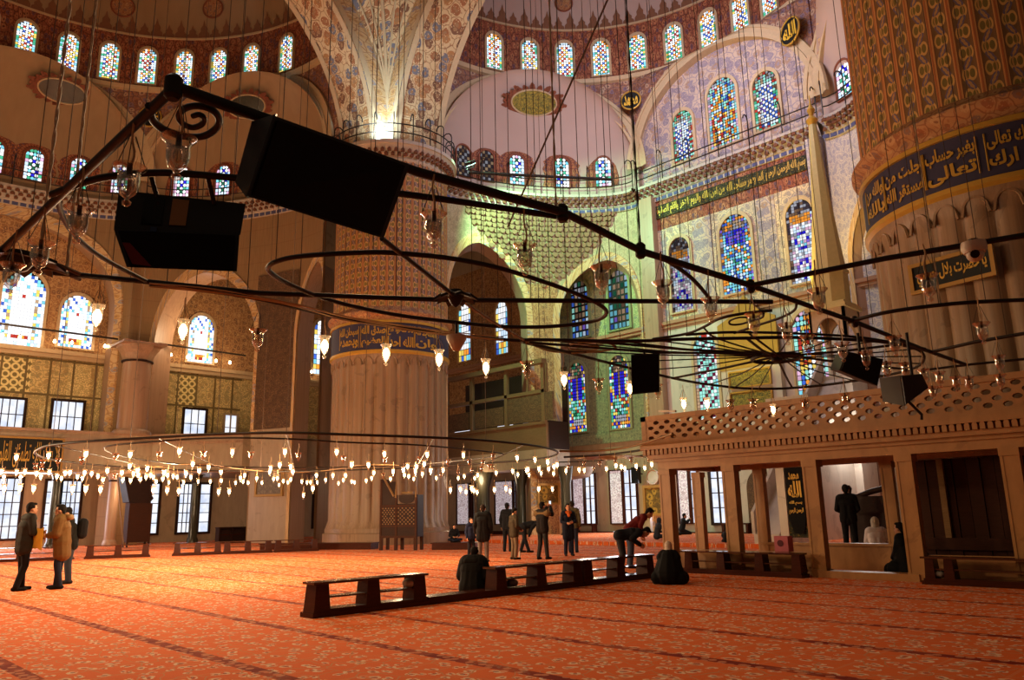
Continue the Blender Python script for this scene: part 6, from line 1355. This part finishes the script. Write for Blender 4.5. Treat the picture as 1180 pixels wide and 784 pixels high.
def ellipsoid(b, c, r, rot=None, seg=14):
    c = Vector(c); vs = []; n = 9
    for i in range(n+1):
        t = -PI/2+PI*i/n
        for k in range(seg):
            v = Vector((r[0]*math.cos(t)*math.cos(2*PI*k/seg), r[1]*math.cos(t)*math.sin(2*PI*k/seg), r[2]*math.sin(t)))
            if rot is not None: v = rot @ v
            vs.append(c+v)
    fs = [(i*seg+k, i*seg+(k+1) % seg, (i+1)*seg+(k+1) % seg, (i+1)*seg+k) for i in range(n) for k in range(seg)]; b.add(vs, fs)
def fuse(b, name, mat, parent, vox, smooth=3, xf=None):
    """one continuous skin over the overlapping shapes in b"""
    me = bpy.data.meshes.new('tmp'); me.from_pydata([tuple(v) for v in b.v], [], b.f); me.update(); o = bpy.data.objects.new('tmp', me); COL.objects.link(o)
    m_ = o.modifiers.new('r', 'REMESH'); m_.mode = 'VOXEL'; m_.voxel_size = vox
    if smooth: s_ = o.modifiers.new('s', 'SMOOTH'); s_.iterations = smooth; s_.factor = .5
    dg = bpy.context.evaluated_depsgraph_get(); dg.update(); nm = bpy.data.meshes.new_from_object(o.evaluated_get(dg)); bpy.data.objects.remove(o); bpy.data.meshes.remove(me)
    if xf is not None: nm.transform(xf)
    nm.name = name; nm.materials.clear(); nm.materials.append(M[mat] if isinstance(mat, str) else mat); nm.polygons.foreach_set('use_smooth', [True]*len(nm.polygons))
    o = bpy.data.objects.new(name, nm); COL.objects.link(o)
    if parent is not None: o.parent = parent
    return o
BASE = dict(pel=(0, 0, .95), wst=(0, .0, 1.08), che=(0, .0, 1.27), nek=(0, .0, 1.47), hed=(0, .025, 1.615), shL=(-.185, 0, 1.42), shR=(.185, 0, 1.42), elL=(-.25, -.03, 1.13), elR=(.25, -.03, 1.13), wrL=(-.25, .07, .88), wrR=(.25, .07, .88), hiL=(-.09, 0, .92), hiR=(.09, 0, .92), knL=(-.105, .025, .50), knR=(.105, .025, .50), anL=(-.115, -.02, .085), anR=(.115, -.02, .085), hfL=(0, .3, -1), hfR=(0, .3, -1))
UP = ('wst', 'che', 'nek', 'hed', 'shL', 'shR', 'elL', 'elR', 'wrL', 'wrR')
def pose(**k): J = {a: Vector(v) for a, v in BASE.items()}; J.update({a: Vector(v) for a, v in k.items()}); return J
def bend(J, deg, keys=UP, about='pel', twist=0.):
    c = J[about].copy(); R_ = Matrix.Rotation(math.radians(twist), 3, 'Z') @ Matrix.Rotation(-math.radians(deg), 3, 'X')
    for k_ in keys: J[k_] = c+R_ @ (J[k_]-c)
    J['tilt'] = Vector((deg, 0, 0)); return J
SKIN = plain('skin', S(196, 140, 108), .6, var=.05)
_mc = {}
def cloth(rgb):
    if rgb not in _mc: _mc[rgb] = plain('cloth_%d' % len(_mc), S(*rgb), .85, 0, .2, .18, 14)
    return _mc[rgb]
def person(loc, yaw, s, J, top, legs, shoes, hair, label, vox=.013, hairlen=0, hood=None, scarf=None, robe=None, coat=0.0, curl=.5, puff=.0, look=(0, 0), cat='person', stripe=None, group=None):
    xf = Matrix.Translation(Vector(loc)) @ Matrix.Rotation(yaw, 4, 'Z') @ Matrix.Scale(s, 4)
    xl = Matrix.Scale(s, 4)
    g = lambda k_: J[k_]
    # head frame
    hd = g('hed'); up = (hd-g('nek')).normalized(); tl = J.get('tilt', Vector((0, 0, 0))).x
    R_ = Matrix.Rotation(math.radians(look[0]), 3, 'Z') @ Matrix.Rotation(-math.radians(tl*.75+look[1]), 3, 'X')
    h = lambda x, y, z: hd+R_ @ Vector((x, y, z))
    b = MB()
    ellipsoid(b, h(0, -.01, .025), (.076, .095, .105), R_); ellipsoid(b, h(0, .025, -.05), (.058, .068, .07), R_); capsule(b, h(0, .085, -.005), h(0, .102, -.03), .010, .014); capsule(b, h(-.02, .075, .02), h(.02, .075, .02), .02)
    for sx in (-1, 1): ellipsoid(b, h(sx*.078, -.005, -.01), (.012, .024, .034), R_)
    capsule(b, h(0, .07, -.075), h(0, .075, -.085), .022); capsule(b, g('nek')-up*.06, h(0, -.01, -.05), .058, .055)
    def torso(b, e=0.0, low=0.0):
        sh = (g('shR')-g('shL')).normalized(); capsule(b, g('shL')+sh*.05, g('shR')-sh*.05, .075+e); capsule(b, g('che')-sh*.075, g('che')+sh*.075, .112+e); capsule(b, g('che')-sh*.06, g('wst')-sh*.055, .11+e, .105+e); capsule(b, g('che')+sh*.06, g('wst')+sh*.055, .11+e, .105+e)
        capsule(b, g('wst')-sh*.05, g('pel')-sh*.07, .105+e, .115+e); capsule(b, g('wst')+sh*.05, g('pel')+sh*.07, .105+e, .115+e); capsule(b, g('nek')-up*.02, g('che'), .065+e*.6, .1+e)
    torso(b)
    for sd in 'LR':
        capsule(b, g('sh'+sd), g('el'+sd), .052, .042); capsule(b, g('el'+sd), g('wr'+sd), .042, .028); capsule(b, g('hi'+sd), g('kn'+sd), .085, .058); capsule(b, g('kn'+sd), g('an'+sd), .056, .038)
        sx = -1 if sd == 'L' else 1; ft = J.get('ft'+sd, Vector((sx*.12, 1, 0))).normalized(); capsule(b, g('an'+sd)-ft*.03-Vector((0, 0, .045)), g('an'+sd)+ft*.14-Vector((0, 0, .05)), .036, .03)
        # hand: palm, four fingers, thumb
        w_ = g('wr'+sd); fd = (w_-g('el'+sd)).normalized(); sidev = fd.cross(J.get('pn'+sd, Vector((sx*-1.0, .2, .1)))).normalized(); pn = sidev.cross(fd).normalized()
        for o_ in (-.022, -.008, .008, .022): capsule(b, w_+fd*.012+sidev*o_*.7, w_+fd*.085+sidev*o_*1.25, .016, .0145)
        for q_, o_ in enumerate((-.031, -.0105, .0105, .031)):
            ln = (.030, .036, .033, .026)[q_]; k0 = w_+fd*.092+sidev*o_; k1 = k0+(fd*math.cos(curl)+pn*math.sin(curl))*ln; k2 = k1+(fd*math.cos(curl*2)+pn*math.sin(curl*2))*ln*.8; k3 = k2+(fd*math.cos(curl*2.8)+pn*math.sin(curl*2.8))*ln*.6; capsule(b, k0, k1, .0115, .011, 8); capsule(b, k1, k2, .011, .0105, 8); capsule(b, k2, k3, .0105, .009, 8)
        th = (fd*.6-sidev*.75+pn*.35).normalized(); t0_ = w_+fd*.03-sidev*.022; t1_ = t0_+th*.042; t2_ = t1_+(th*.7+fd*.4+pn*.3).normalized()*.032; capsule(b, t0_, t1_, .014, .012, 8); capsule(b, t1_, t2_, .012, .0095, 8)
    body = fuse(b, 'person', SKIN, None, min(vox, .0105), 1, xl); body.location = loc; body.rotation_euler = (0, 0, yaw); tag(body, label, cat, group)
    # clothes
    if top is not None:
        b = MB(); torso(b, .028+puff)
        if coat: 
            sh = (g('shR')-g('shL')).normalized(); dn = (g('pel')-g('wst')).normalized()
            for o_ in (-.075, 0, .075): capsule(b, g('pel')+sh*o_, g('pel')+sh*o_*1.1+dn*coat, .125+puff, .13+puff)
        else: capsule(b, g('pel')-Vector((.06, 0, 0)), g('pel')+Vector((.06, 0, 0)), .122+puff)
        for sd in 'LR': capsule(b, g('sh'+sd), g('el'+sd), .072+puff, .062+puff); capsule(b, g('el'+sd), g('wr'+sd).lerp(g('el'+sd), .06), .062+puff, .047+puff*.6)
        capsule(b, g('nek')-up*.05, g('nek')+up*.015, .08, .074); jk = fuse(b, 'jacket', cloth(top), body, vox, 4, xl)
    if stripe:
        b = MB(); sh = (g('shR')-g('shL')).normalized(); capsule(b, g('shL')-up*.03-sh*.02, g('shR')-up*.03+sh*.02, .107+puff); fuse(b, 'shoulder_stripe', cloth(stripe), jk, vox, 2, xl)
    if legs is not None:
        b = MB(); capsule(b, g('pel')-Vector((.07, 0, .0)), g('pel')+Vector((.07, 0, 0)), .125)
        for sd in 'LR': capsule(b, g('hi'+sd), g('kn'+sd), .104, .074); capsule(b, g('kn'+sd), g('an'+sd)+Vector((0, 0, .0)), .074, .062)
        fuse(b, 'trousers', cloth(legs), body, vox, 3, xl)
    if shoes is not None:
        for sd in 'LR':
            sx = -1 if sd == 'L' else 1; ft = J.get('ft'+sd, Vector((sx*.12, 1, 0))).normalized(); b = MB(); capsule(b, g('an'+sd)-ft*.045-Vector((0, 0, .042)), g('an'+sd)+ft*.16-Vector((0, 0, .05)), .045, .036); capsule(b, g('an'+sd), g('an'+sd)-Vector((0, 0, .03)), .05); fuse(b, 'shoe', cloth(shoes), body, vox, 1, xl)
    # face
    b = MB()
    for sx in (-1, 1): ellipsoid(b, h(sx*.031, .083, .012), (.013, .008, .007), R_, 8)
    b.v = [tuple(xl @ Vector(v)) for v in b.v]; b.build('eyes', 'lens_black', body, 60, keep=True)
    b = MB(); ellipsoid(b, h(0, .088, -.06), (.024, .008, .007), R_, 8); b.v = [tuple(xl @ Vector(v)) for v in b.v]; b.build('mouth', cloth((140, 70, 62)), body, 60, keep=True)
    if hood is None and scarf is None:
        b = MB(); ellipsoid(b, h(0, -.03, .045), (.085, .09, .098), R_); ellipsoid(b, h(0, .03, .105), (.066, .055, .03), R_); ellipsoid(b, h(0, -.065, -.01), (.07, .045, .075), R_)
        for sx in (-1, 1): ellipsoid(b, h(sx*.07, -.01, .04), (.018, .045, .045), R_)
        if hairlen: 
            for sx in (-.04, 0, .04): capsule(b, h(sx, -.07, 0), h(sx*1.6, -.10, -hairlen), .06, .04)
        fuse(b, 'hair', cloth(hair), body, vox, 1, xl)
    else:
        b = MB(); ellipsoid(b, h(0, -.022, .03), (.10, .112, .122), R_); capsule(b, h(0, -.05, -.06), g('nek')-up*.04, .085, .10)
        if scarf: capsule(b, h(-.03, -.05, -.1), g('che')+Vector((0, -.06, .08)), .09, .12)
        for sx in (-1, 1): capsule(b, h(sx*.07, .02, .04), h(sx*.06, .02, -.09), .03, .035)
        fuse(b, 'hood' if hood else 'headscarf', cloth(hood or scarf), body, vox, 2, xl)
    if robe:
        col, pts = robe; b = MB(); torso(b, .05)
        for p_, q_, r1, r2 in pts: capsule(b, p_, q_, r1, r2)
        for sd in 'LR': capsule(b, g('sh'+sd), g('el'+sd), .09, .09); capsule(b, g('el'+sd), g('wr'+sd), .09, .06)
        fuse(b, 'robe', cloth(col), body, vox*1.4, 5, xl)
    return body
def spot(px, py, z=0.0): p = at_z(px, py, z); return Vector((p.x, p.y, z))
def face(loc, deg):
    """0 = facing away from the photographer, 90 = towards the photo's right, 180 = towards us"""
    return math.atan2(loc.y, loc.x)-PI/2-math.radians(deg)
def hscale(loc, px, py, full=1.735):
    d = ray(px, py); k_ = math.hypot(loc.x, loc.y)/math.hypot(d.x, d.y); return (EYE+d.z*k_-loc.z)/full
def holdarms(**k):
    J = pose(elL=(-.23, .06, 1.14), elR=(.23, .06, 1.14), wrL=(-.12, .32, 1.16), wrR=(.10, .33, 1.18)); J.update({a: Vector(v) for a, v in k.items()}); J['pnL'] = Vector((1, 0, .2)); J['pnR'] = Vector((-1, 0, .2)); return J
BLK = (22, 20, 20)
# 1-3: the group on the left with a yellow leaflet
l = spot(22, 681); J = holdarms(anL=(-.1, .06, .085), anR=(.13, -.1, .085), wrL=(-.16, .20, 1.05), wrR=(.10, .26, 1.16), elL=(-.24, .0, 1.12)); J = bend(J, 4)
person(l, face(l, 75), hscale(l, 25, 580), J, (44, 40, 34), (20, 18, 20), (18, 16, 16), (24, 18, 16), 'man in a dark olive jacket at the left edge, holding out a yellow leaflet', .011, coat=.14, puff=.012)
l2 = spot(66, 679); J = holdarms(anL=(-.1, -.05, .085), anR=(.1, .05, .085), wrR=(.06, .25, 1.14), wrL=(-.15, .22, 1.12)); J = bend(J, 6)
p2_ = person(l2, face(l2, -78), hscale(l2, 63, 582), J, (112, 82, 44), (34, 40, 58), (26, 24, 26), (26, 20, 18), 'man in a brown hooded parka and dark jeans, facing the man at the left edge', .011, coat=.24, puff=.03)
s2 = hscale(l2, 63, 582); b = MB(); capsule(b, (-.11, -.1, 1.47), (.11, -.1, 1.47), .065); capsule(b, (-.1, -.04, 1.5), (.1, -.04, 1.5), .05); fuse(b, 'fur_hood', cloth((134, 100, 60)), [q for q in p2_.children if q.name.startswith('jacket')][0], .012, 2, Matrix.Scale(s2, 4))
l3 = spot(77, 673); J = holdarms(wrR=(.02, .3, 1.2)); J = bend(J, 10)
p3_ = person(l3, face(l3, -95), hscale(l3, 66, 585), J, (28, 28, 26), (56, 66, 78), (40, 36, 34), (22, 18, 16), 'man in a black jacket with a backpack, mostly hidden behind the brown parka', .012, coat=.08, puff=.015)
s3 = hscale(l3, 66, 585); b = MB(); capsule(b, (-.08, -.20, 1.30), (-.08, -.19, 1.06), .11); capsule(b, (.08, -.20, 1.30), (.08, -.19, 1.06), .11); bag = fuse(b, 'backpack', 'black_cloth', None, .012, 2, Matrix.Scale(s3*1.05, 4)); bag.location = l3; bag.rotation_euler = (0, 0, face(l3, -95)); tag(bag, 'black backpack worn by the man hidden behind the brown parka', 'backpack')
a = at_r(30, 612, (l.xy.length+.05)); d_ = at_r(51, 608, (l2.xy.length-.25)); e_ = at_r(48, 634, l2.xy.length-.25); f_ = at_r(33, 630, l.xy.length+.05)
b = MB(); up_ = (a-d_).cross(f_-a).normalized()*.012; g_ = [[a.lerp(d_, i/6).lerp(f_.lerp(e_, i/6), j/5)+V(0, 0, .02*math.sin(i*2.2+j)) for j in range(6)] for i in range(7)]; b.sheet(g_); b.sheet([[p+up_ for p in r] for r in g_][::-1]); o = b.build('leaflet', 'paper_yellow'); tag(o, 'crumpled yellow leaflet held between the two standing men at the left', 'leaflet')
# standing visitors in the middle
l = spot(543, 644); person(l, face(l, 150), hscale(l, 544, 597), pose(), (34, 38, 62), (28, 26, 32), (24, 22, 24), (60, 40, 28), 'child in a dark blue jacket standing beside the man in the black coat', .012, coat=.06)
l = spot(557, 648); person(l, face(l, 12), hscale(l, 559, 582), pose(), (24, 22, 22), (122, 112, 104), (40, 36, 34), (52, 36, 26), 'man in a long black coat and grey trousers seen from behind', .012, coat=.22, puff=.015)
l = spot(585, 636); person(l, face(l, 20), hscale(l, 587, 580), pose(), (24, 24, 28), (26, 26, 30), BLK, (24, 20, 18), 'far man in black partly hidden behind the man in the olive jacket', .013, coat=.1)
l = spot(593, 645); person(l, face(l, 60), hscale(l, 590, 586), pose(wrL=(-.16, .2, 1.0), wrR=(.16, .2, 1.0)), (72, 60, 42), (128, 108, 84), (40, 30, 28), (30, 24, 20), 'man in an olive jacket and khaki trousers with his head lowered', .012, coat=.12, look=(0, 25))
l = spot(604, 637); J = bend(pose(wrL=(-.1, .35, 1.1), wrR=(.12, .4, 1.05), elL=(-.2, .15, 1.2), elR=(.22, .15, 1.2), anL=(-.12, -.1, .085), anR=(.12, .16, .085)), 78); person(l, face(l, 85), 1.0, J, (24, 24, 28), (24, 24, 28), BLK, (22, 18, 16), 'man in black bending far forward near the photographing man', .013)
l = spot(626, 645); J = pose(elL=(-.2, .2, 1.38), elR=(.24, .2, 1.36), wrL=(-.04, .34, 1.58), wrR=(.07, .36, 1.6), pnL=(1, 0, 0), pnR=(-1, 0, 0), anL=(-.12, -.08, .085), anR=(.12, .06, .085)); J['hfL'] = Vector((0, 0, 1)); sp = hscale(l, 625, 579)
ph_ = person(l, face(l, 35), sp, J, (34, 28, 26), (44, 42, 40), (30, 26, 24), (22, 18, 16), 'man in a dark jacket with a tan shoulder stripe, raising a phone', .011, coat=.06, puff=.01, stripe=(120, 92, 58))
yw = face(l, 35); q = l+Matrix.Rotation(yw, 3, 'Z') @ Vector((.02, .43, 1.70))*sp; ex_ = Matrix.Rotation(yw, 3, 'Z') @ Vector((1, 0, 0)); ey_ = Matrix.Rotation(yw, 3, 'Z') @ Vector((0, -1, 0)); phn = thing('phone', 'phone with a bright screen held up by the photographing man', 'phone', tuple(q)); b = MB(); b.prism(rectp(.085, .17), q, ex_, ZV, -ey_, .012); b.build('case', 'black_plastic', phn); b = MB(); b.prism(rectp(.075, .15), q, ex_, ZV, ey_, .006); b.build('screen', 'phone_screen' if 'phone_screen' in M else emis('phone_screen', (.85, .95, 1, 1), 1.1)[0], phn)
l = spot(661, 637); person(l, face(l, 10), hscale(l, 659, 578), pose(), (92, 80, 56), (40, 44, 60), BLK, (40, 32, 26), 'man in a tan jacket half hidden behind the woman with the orange scarf', .013, coat=.05)
l = spot(656, 641); w_ = person(l, face(l, 165), hscale(l, 655, 581), pose(wrL=(-.1, .24, 1.12), wrR=(.12, .24, 1.1), elL=(-.24, .05, 1.14), elR=(.24, .05, 1.14)), (26, 28, 44), (34, 40, 64), (30, 26, 28), (24, 18, 18), 'woman in a long navy coat with an orange scarf, standing by the photographing man', .012, coat=.34, hairlen=.14); sw_ = hscale(l, 655, 581); b = MB(); capsule(b, (-.06, .07, 1.45), (.06, .07, 1.45), .06); capsule(b, (0, .1, 1.44), (0, .12, 1.34), .055); fuse(b, 'orange_scarf', cloth((206, 96, 36)), w_, .012, 2, Matrix.Scale(sw_, 4))
# two men bending over the shelf barrier
l = spot(716, 663); l.x = min(l.x, -11.15); J = bend(pose(elL=(-.22, .12, 1.22), elR=(.22, .12, 1.22), wrL=(-.12, .28, 1.42), wrR=(.14, .30, 1.40), knL=(-.105, .06, .5), knR=(.105, .06, .5)), 82, twist=0); person(l, face(l, 84), .93, J, (26, 26, 34), (44, 42, 46), BLK, (20, 16, 16), 'man in a dark jacket bending low over the shelf barrier, hand at his face', .011, puff=.01)
l = spot(727, 655); J = bend(pose(elL=(-.22, .1, 1.2), elR=(.24, .1, 1.2), wrL=(-.14, .34, 1.1), wrR=(.14, .34, 1.1)), 52); person(l, face(l, 82), 1.02, J, (104, 26, 26), (60, 66, 84), BLK, (22, 18, 16), 'man in a dark red sweater leaning forward behind the low-bending man', .011)
# people sitting or kneeling on the carpet
SIT = dict(pel=(0, 0, .14), wst=(0, .03, .28), che=(0, .08, .48), nek=(0, .13, .67), hed=(0, .17, .81), shL=(-.185, .1, .62), shR=(.185, .1, .62), elL=(-.27, .12, .36), elR=(.27, .12, .36), wrL=(-.14, .34, .3), wrR=(.14, .34, .3), hiL=(-.1, .02, .13), hiR=(.1, .02, .13), knL=(-.34, .34, .16), knR=(.34, .34, .16), anL=(.12, .44, .085), anR=(-.12, .36, .085), ftL=(1, .2, 0), ftR=(-1, .2, 0))
KNEEL = dict(pel=(0, -.05, .27), wst=(0, -.0, .40), che=(0, .05, .60), nek=(0, .1, .79), hed=(0, .14, .93), shL=(-.18, .06, .74), shR=(.18, .06, .74), elL=(-.24, .1, .48), elR=(.24, .1, .48), wrL=(-.1, .28, .36), wrR=(.1, .28, .36), hiL=(-.1, -.02, .24), hiR=(.1, -.02, .24), knL=(-.14, .36, .1), knR=(.14, .36, .1), anL=(-.1, -.16, .085), anR=(.1, -.16, .085), ftL=(0, -1, 0), ftR=(0, -1, 0))
def kn(**k): d = dict(KNEEL); d.update(k); return pose(**d)
def st(**k): d = dict(SIT); d.update(k); return pose(**d)
l = spot(567, 687); l.x = min(l.x, -11.3); person(l, face(l, 25), hscale(l, 570, 631, .93), st(), (24, 22, 20), (26, 24, 26), BLK, (30, 22, 18), 'man in a black padded jacket sitting between the two shelf barriers, seen from behind', .012, puff=.075, coat=.02)
p_ = bpy.data.objects[[o.name for o in bpy.data.objects if o.name.startswith('person')][-1]]; s_ = hscale(l, 570, 631, .93); b = MB(); capsule(b, (-.1, .0, .66), (.1, .0, .66), .09); capsule(b, (-.07, .02, .72), (.07, .02, .72), .06); fuse(b, 'lowered_hood', cloth((26, 24, 22)), [q for q in p_.children if q.name.startswith('jacket')][0], .014, 3, Matrix.Scale(s_, 4))
RB_ = [((-.27, -.12, .15), (.27, -.12, .15), .2, .2), ((-.30, .1, .15), (.30, .1, .15), .2, .2), ((-.2, .28, .12), (.2, .28, .12), .16, .16), ((0, -.1, .25), (0, .02, .62), .36, .24), ((-.14, -.04, .3), (-.09, .04, .64), .26, .18), ((.14, -.04, .3), (.09, .04, .64), .26, .18), ((-.19, .02, .66), (.19, .02, .66), .13, .13)]
l = spot(772, 673); person(l, face(l, 8), hscale(l, 770, 625, 1.05), kn(), None, None, None, BLK, 'woman in a black robe and pale headscarf kneeling by the platform corner', .012, scarf=(222, 196, 176), robe=((18, 16, 16), RB_))
l = spot(757, 622, .16); person(l, face(l, 75), 1.0, st(elR=(.2, .3, .45), wrR=(.1, .55, .32)), (52, 56, 66), (34, 34, 40), BLK, BLK, 'person in a grey hooded jacket sitting just left of the first platform post', .013, hood=(52, 56, 66))
l = spot(787, 617, .16); person(l, face(l, 80), 1.02, kn(elL=(-.2, .22, .6), elR=(.2, .22, .6), wrL=(-.08, .36, .76), wrR=(.08, .36, .76)), (28, 28, 34), (26, 26, 30), BLK, BLK, 'person in dark clothes kneeling with raised hands, half behind the first platform post', .013)
l = spot(838, 625, .16); J = bend(kn(elL=(-.2, .3, .5), elR=(.2, .3, .5), wrL=(-.12, .5, .5), wrR=(.12, .5, .5)), 62); person(l, face(l, 160), .95, J, (24, 24, 28), (24, 24, 26), BLK, (40, 36, 34), 'person in black bowing on the carpet, seen between the first two platform posts', .013)
l = spot(897, 623, .0); l = Vector((l.x*.9, l.y*.9, 0)); person(l, face(l, 10), hscale(l, 896, 590, 1.05), kn(), None, None, None, (150, 150, 150), 'grey-haired person in a black robe kneeling beside the black banner', .013, robe=((20, 20, 24), RB_))
l = Vector((at_y(978, 600, 24.0).x, 24.0, 0)); person(l, face(l, 5), hscale(l, 977, 559), pose(wrL=(-.14, .22, 1.05), wrR=(.14, .22, 1.05)), (18, 18, 20), (18, 18, 20), BLK, (20, 18, 18), 'man in black standing with his back to us, seen through the platform doorway', .012, coat=.08)
l = Vector((at_y(1009, 610, 21.6).x, 21.6, 0)); person(l, face(l, 0), hscale(l, 1009, 597, 1.05), kn(), (222, 214, 216), (90, 88, 92), BLK, (40, 40, 42), 'person in a white shirt and white hood sitting in front of the carved stand', .013, hood=(196, 186, 170))
l = Vector((at_y(1046, 630, 17.7).x, 17.7, 0)); person(l, face(l, -60), hscale(l, 1045, 603, 1.05), kn(), None, None, None, BLK, 'person in a black robe sitting in the shade behind the fourth platform post', .013, robe=((16, 15, 16), RB_))
l = spot(525, 627); l.z = .29; l2_ = at_z(498, 633.5).lerp(at_z(548, 633.5), .5); l = Vector((l2_.x, l2_.y, 0))*1.008; l.z = .28; person(l, face(l, 165), hscale(l, 525, 605, .93), st(), (26, 26, 32), (30, 34, 50), BLK, BLK, 'person in dark clothes sitting at the foot of the far pillar, facing us', .013, hairlen=.1)
# belongings left on the shelves
def lump(c, r, label, mat, name, knots=True):
    t = thing(name, label, name.split('_')[-1], tuple(c)); b = MB(); rg = random.Random(len(label))
    for i in range(6): a = 2*PI*i/6; ellipsoid(b, Vector(c)+Vector((math.cos(a)*r*.45, math.sin(a)*r*.45, r*(.45+.2*rg.random()))), (r*.55, r*.55, r*.5))
    ellipsoid(b, Vector(c)+Vector((0, 0, r*.55)), (r*.7, r*.7, r*.5))
    me = bb_ = fuse(b, 'bag_body', mat, t, .02, 2, Matrix.Translation(-Vector(c)))
    b = MB(); b.tube(smooth_path([Vector(c)+Vector((-r*.3, 0, r*.9)), Vector(c)+Vector((-r*.2, 0, r*1.3)), Vector(c)+Vector((r*.2, 0, r*1.35)), Vector(c)+Vector((r*.3, 0, r*.9))]), r*.07, 6); b.build('handle', mat, t, 60); return t
lump((BX, gy(450, 696)+.02, .285), .13, 'pale bundled bag on the shelf of the lone barrier', cloth((196, 172, 150)), 'shoe_bag')
lump((BX, gy(608, 686), .115), .13, 'dark round bundle on the lower board of the barrier next to the seated man', cloth((84, 70, 62)), 'shoe_bag')
l = at_z(1068, 668); lump((-5.3, MY-.42, .115), .12, 'pale cloth bag on the right-hand shelf rack of the platform', cloth((150, 140, 130)), 'cloth_bag')
b = MB(); q = at_z(599, 643); b.lathe([(.03, 0), (.033, .02), (.033, .14), (.014, .18), (.014, .22)], (q.x, q.y, 0), 14); o = b.build('water_bottle', 'white_plastic', None, 50); tag(o, 'small pale bottle standing on the carpet by the man in the olive jacket', 'bottle')
AMB = .055; EXPO = 0.0
LAMPS = [(-30, 10, 820), (-24, 9, 820), (-25, 13, 600), (-20, 15, 600), (-34, 14, 300), (-18, 8, 850), (-30, 4, 950), (-22, 2, 850), (-38, 6, 500), (-38, 14, 400)]
DAY = (.84, .82, 1.0)
POINTS = [(-42, 9, 24, 420, (1, .66, .40), 1.0), (-48.5, 9, 12.9, 500, (1, .70, .40), .5), (-49, 20, 12.9, 400, (1, .70, .40), .5), (-46.5, 8, 8.5, 250, (1, .68, .38), .5), (-14, 3, 6.5, 1100, (1, .64, .34), .4), (-9, 6, 7, 330, (1, .64, .34), .4), (-6.5, 1.0, 8, 60, (1, .8, .6), .3), (-27.5, 32, 3.6, 350, (1, .80, .58), .4), (-37, 33, 3.4, 200, (1, .74, .48), .4), (-48, 8, 3.2, 200, (1, .70, .42), .4), (-48, 16, 3.2, 200, (1, .70, .42), .4), (-13.5, 33, 4.2, 260, (1, .92, .85), .5)]  # lamp rows, plus unseen fills added for carpet, ropes, left dome and qibla wall
SPOTS = [((-31.6, 26.6, 21.9), (-30, 38, 14.5), 11000, (.40, 1, .56), 95), ((-32.6, 21.9, 21.6), (-33.6, 23.0, 24), 2200, (.6, .85, 1), 100), ((-17.5, 34, 9), (-15.6, 36.5, 16), 3500, (1, .78, .2), 60), ((-20.5, 34, 8), (-20.6, 38.6, 11.5), 400, (1, .85, .2), 80)]
DAYL = [((-19, 28, 26), (-25, 37, 20), 1900, DAY, 6), ((-52, 10, 2.6), (-44, 12, 0), 700, (.95, .92, 1), 5), ((-28, 38, 2.6), (-26, 31, 0), 400, (.95, .92, 1), 5)]
# ================================================================ LIGHT
w = bpy.data.worlds.new('world'); sc.world = w; w.use_nodes = True; w.node_tree.nodes['Background'].inputs[0].default_value = (1, .70, .46, 1); w.node_tree.nodes['Background'].inputs[1].default_value = AMB
def light(name, kind, loc, energy, col, size=.3, aim=None, spot=None, blend=.6):
    l = bpy.data.lights.new(name, kind); l.energy = energy; l.color = col
    if kind == 'AREA': l.size = size
    else: l.shadow_soft_size = size
    if spot: l.spot_size = math.radians(spot); l.spot_blend = blend
    o = bpy.data.objects.new(name, l); COL.objects.link(o); o.location = loc; o.visible_camera = False
    if aim is not None: o.rotation_euler = (Vector(aim)-Vector(loc)).to_track_quat('-Z', 'Y').to_euler()
    return o
WARM = (1, .70, .40)
for i, (x, y, e) in enumerate(LAMPS): light('chandelier_light', 'POINT', (x, y, 2.9), e, WARM, .25)
for i, (x, y, z, e, c, s) in enumerate(POINTS): light('lamp_and_fill_light', 'POINT', (x, y, z), e, c, s)
for loc, aim, e, c, sp in SPOTS: light('spot_light', 'SPOT', loc, e, c, .3, aim, sp)
for loc, aim, e, c, s in DAYL: light('window_daylight', 'AREA', loc, e, c, s, aim)
vs = sc.view_settings; sc.display_settings.display_device = 'sRGB'; vs.view_transform = 'Standard'; vs.look = 'None'; vs.gamma = 1; vs.use_curve_mapping = False; vs.exposure = EXPO
sc.cycles.use_denoising = True
try: sc.cycles.denoiser = 'OPENIMAGEDENOISE'
except Exception: pass
sc.cycles.max_bounces = 6; sc.cycles.transparent_max_bounces = 16; sc.cycles.sample_clamp_indirect = 4; sc.cycles.use_light_tree = True
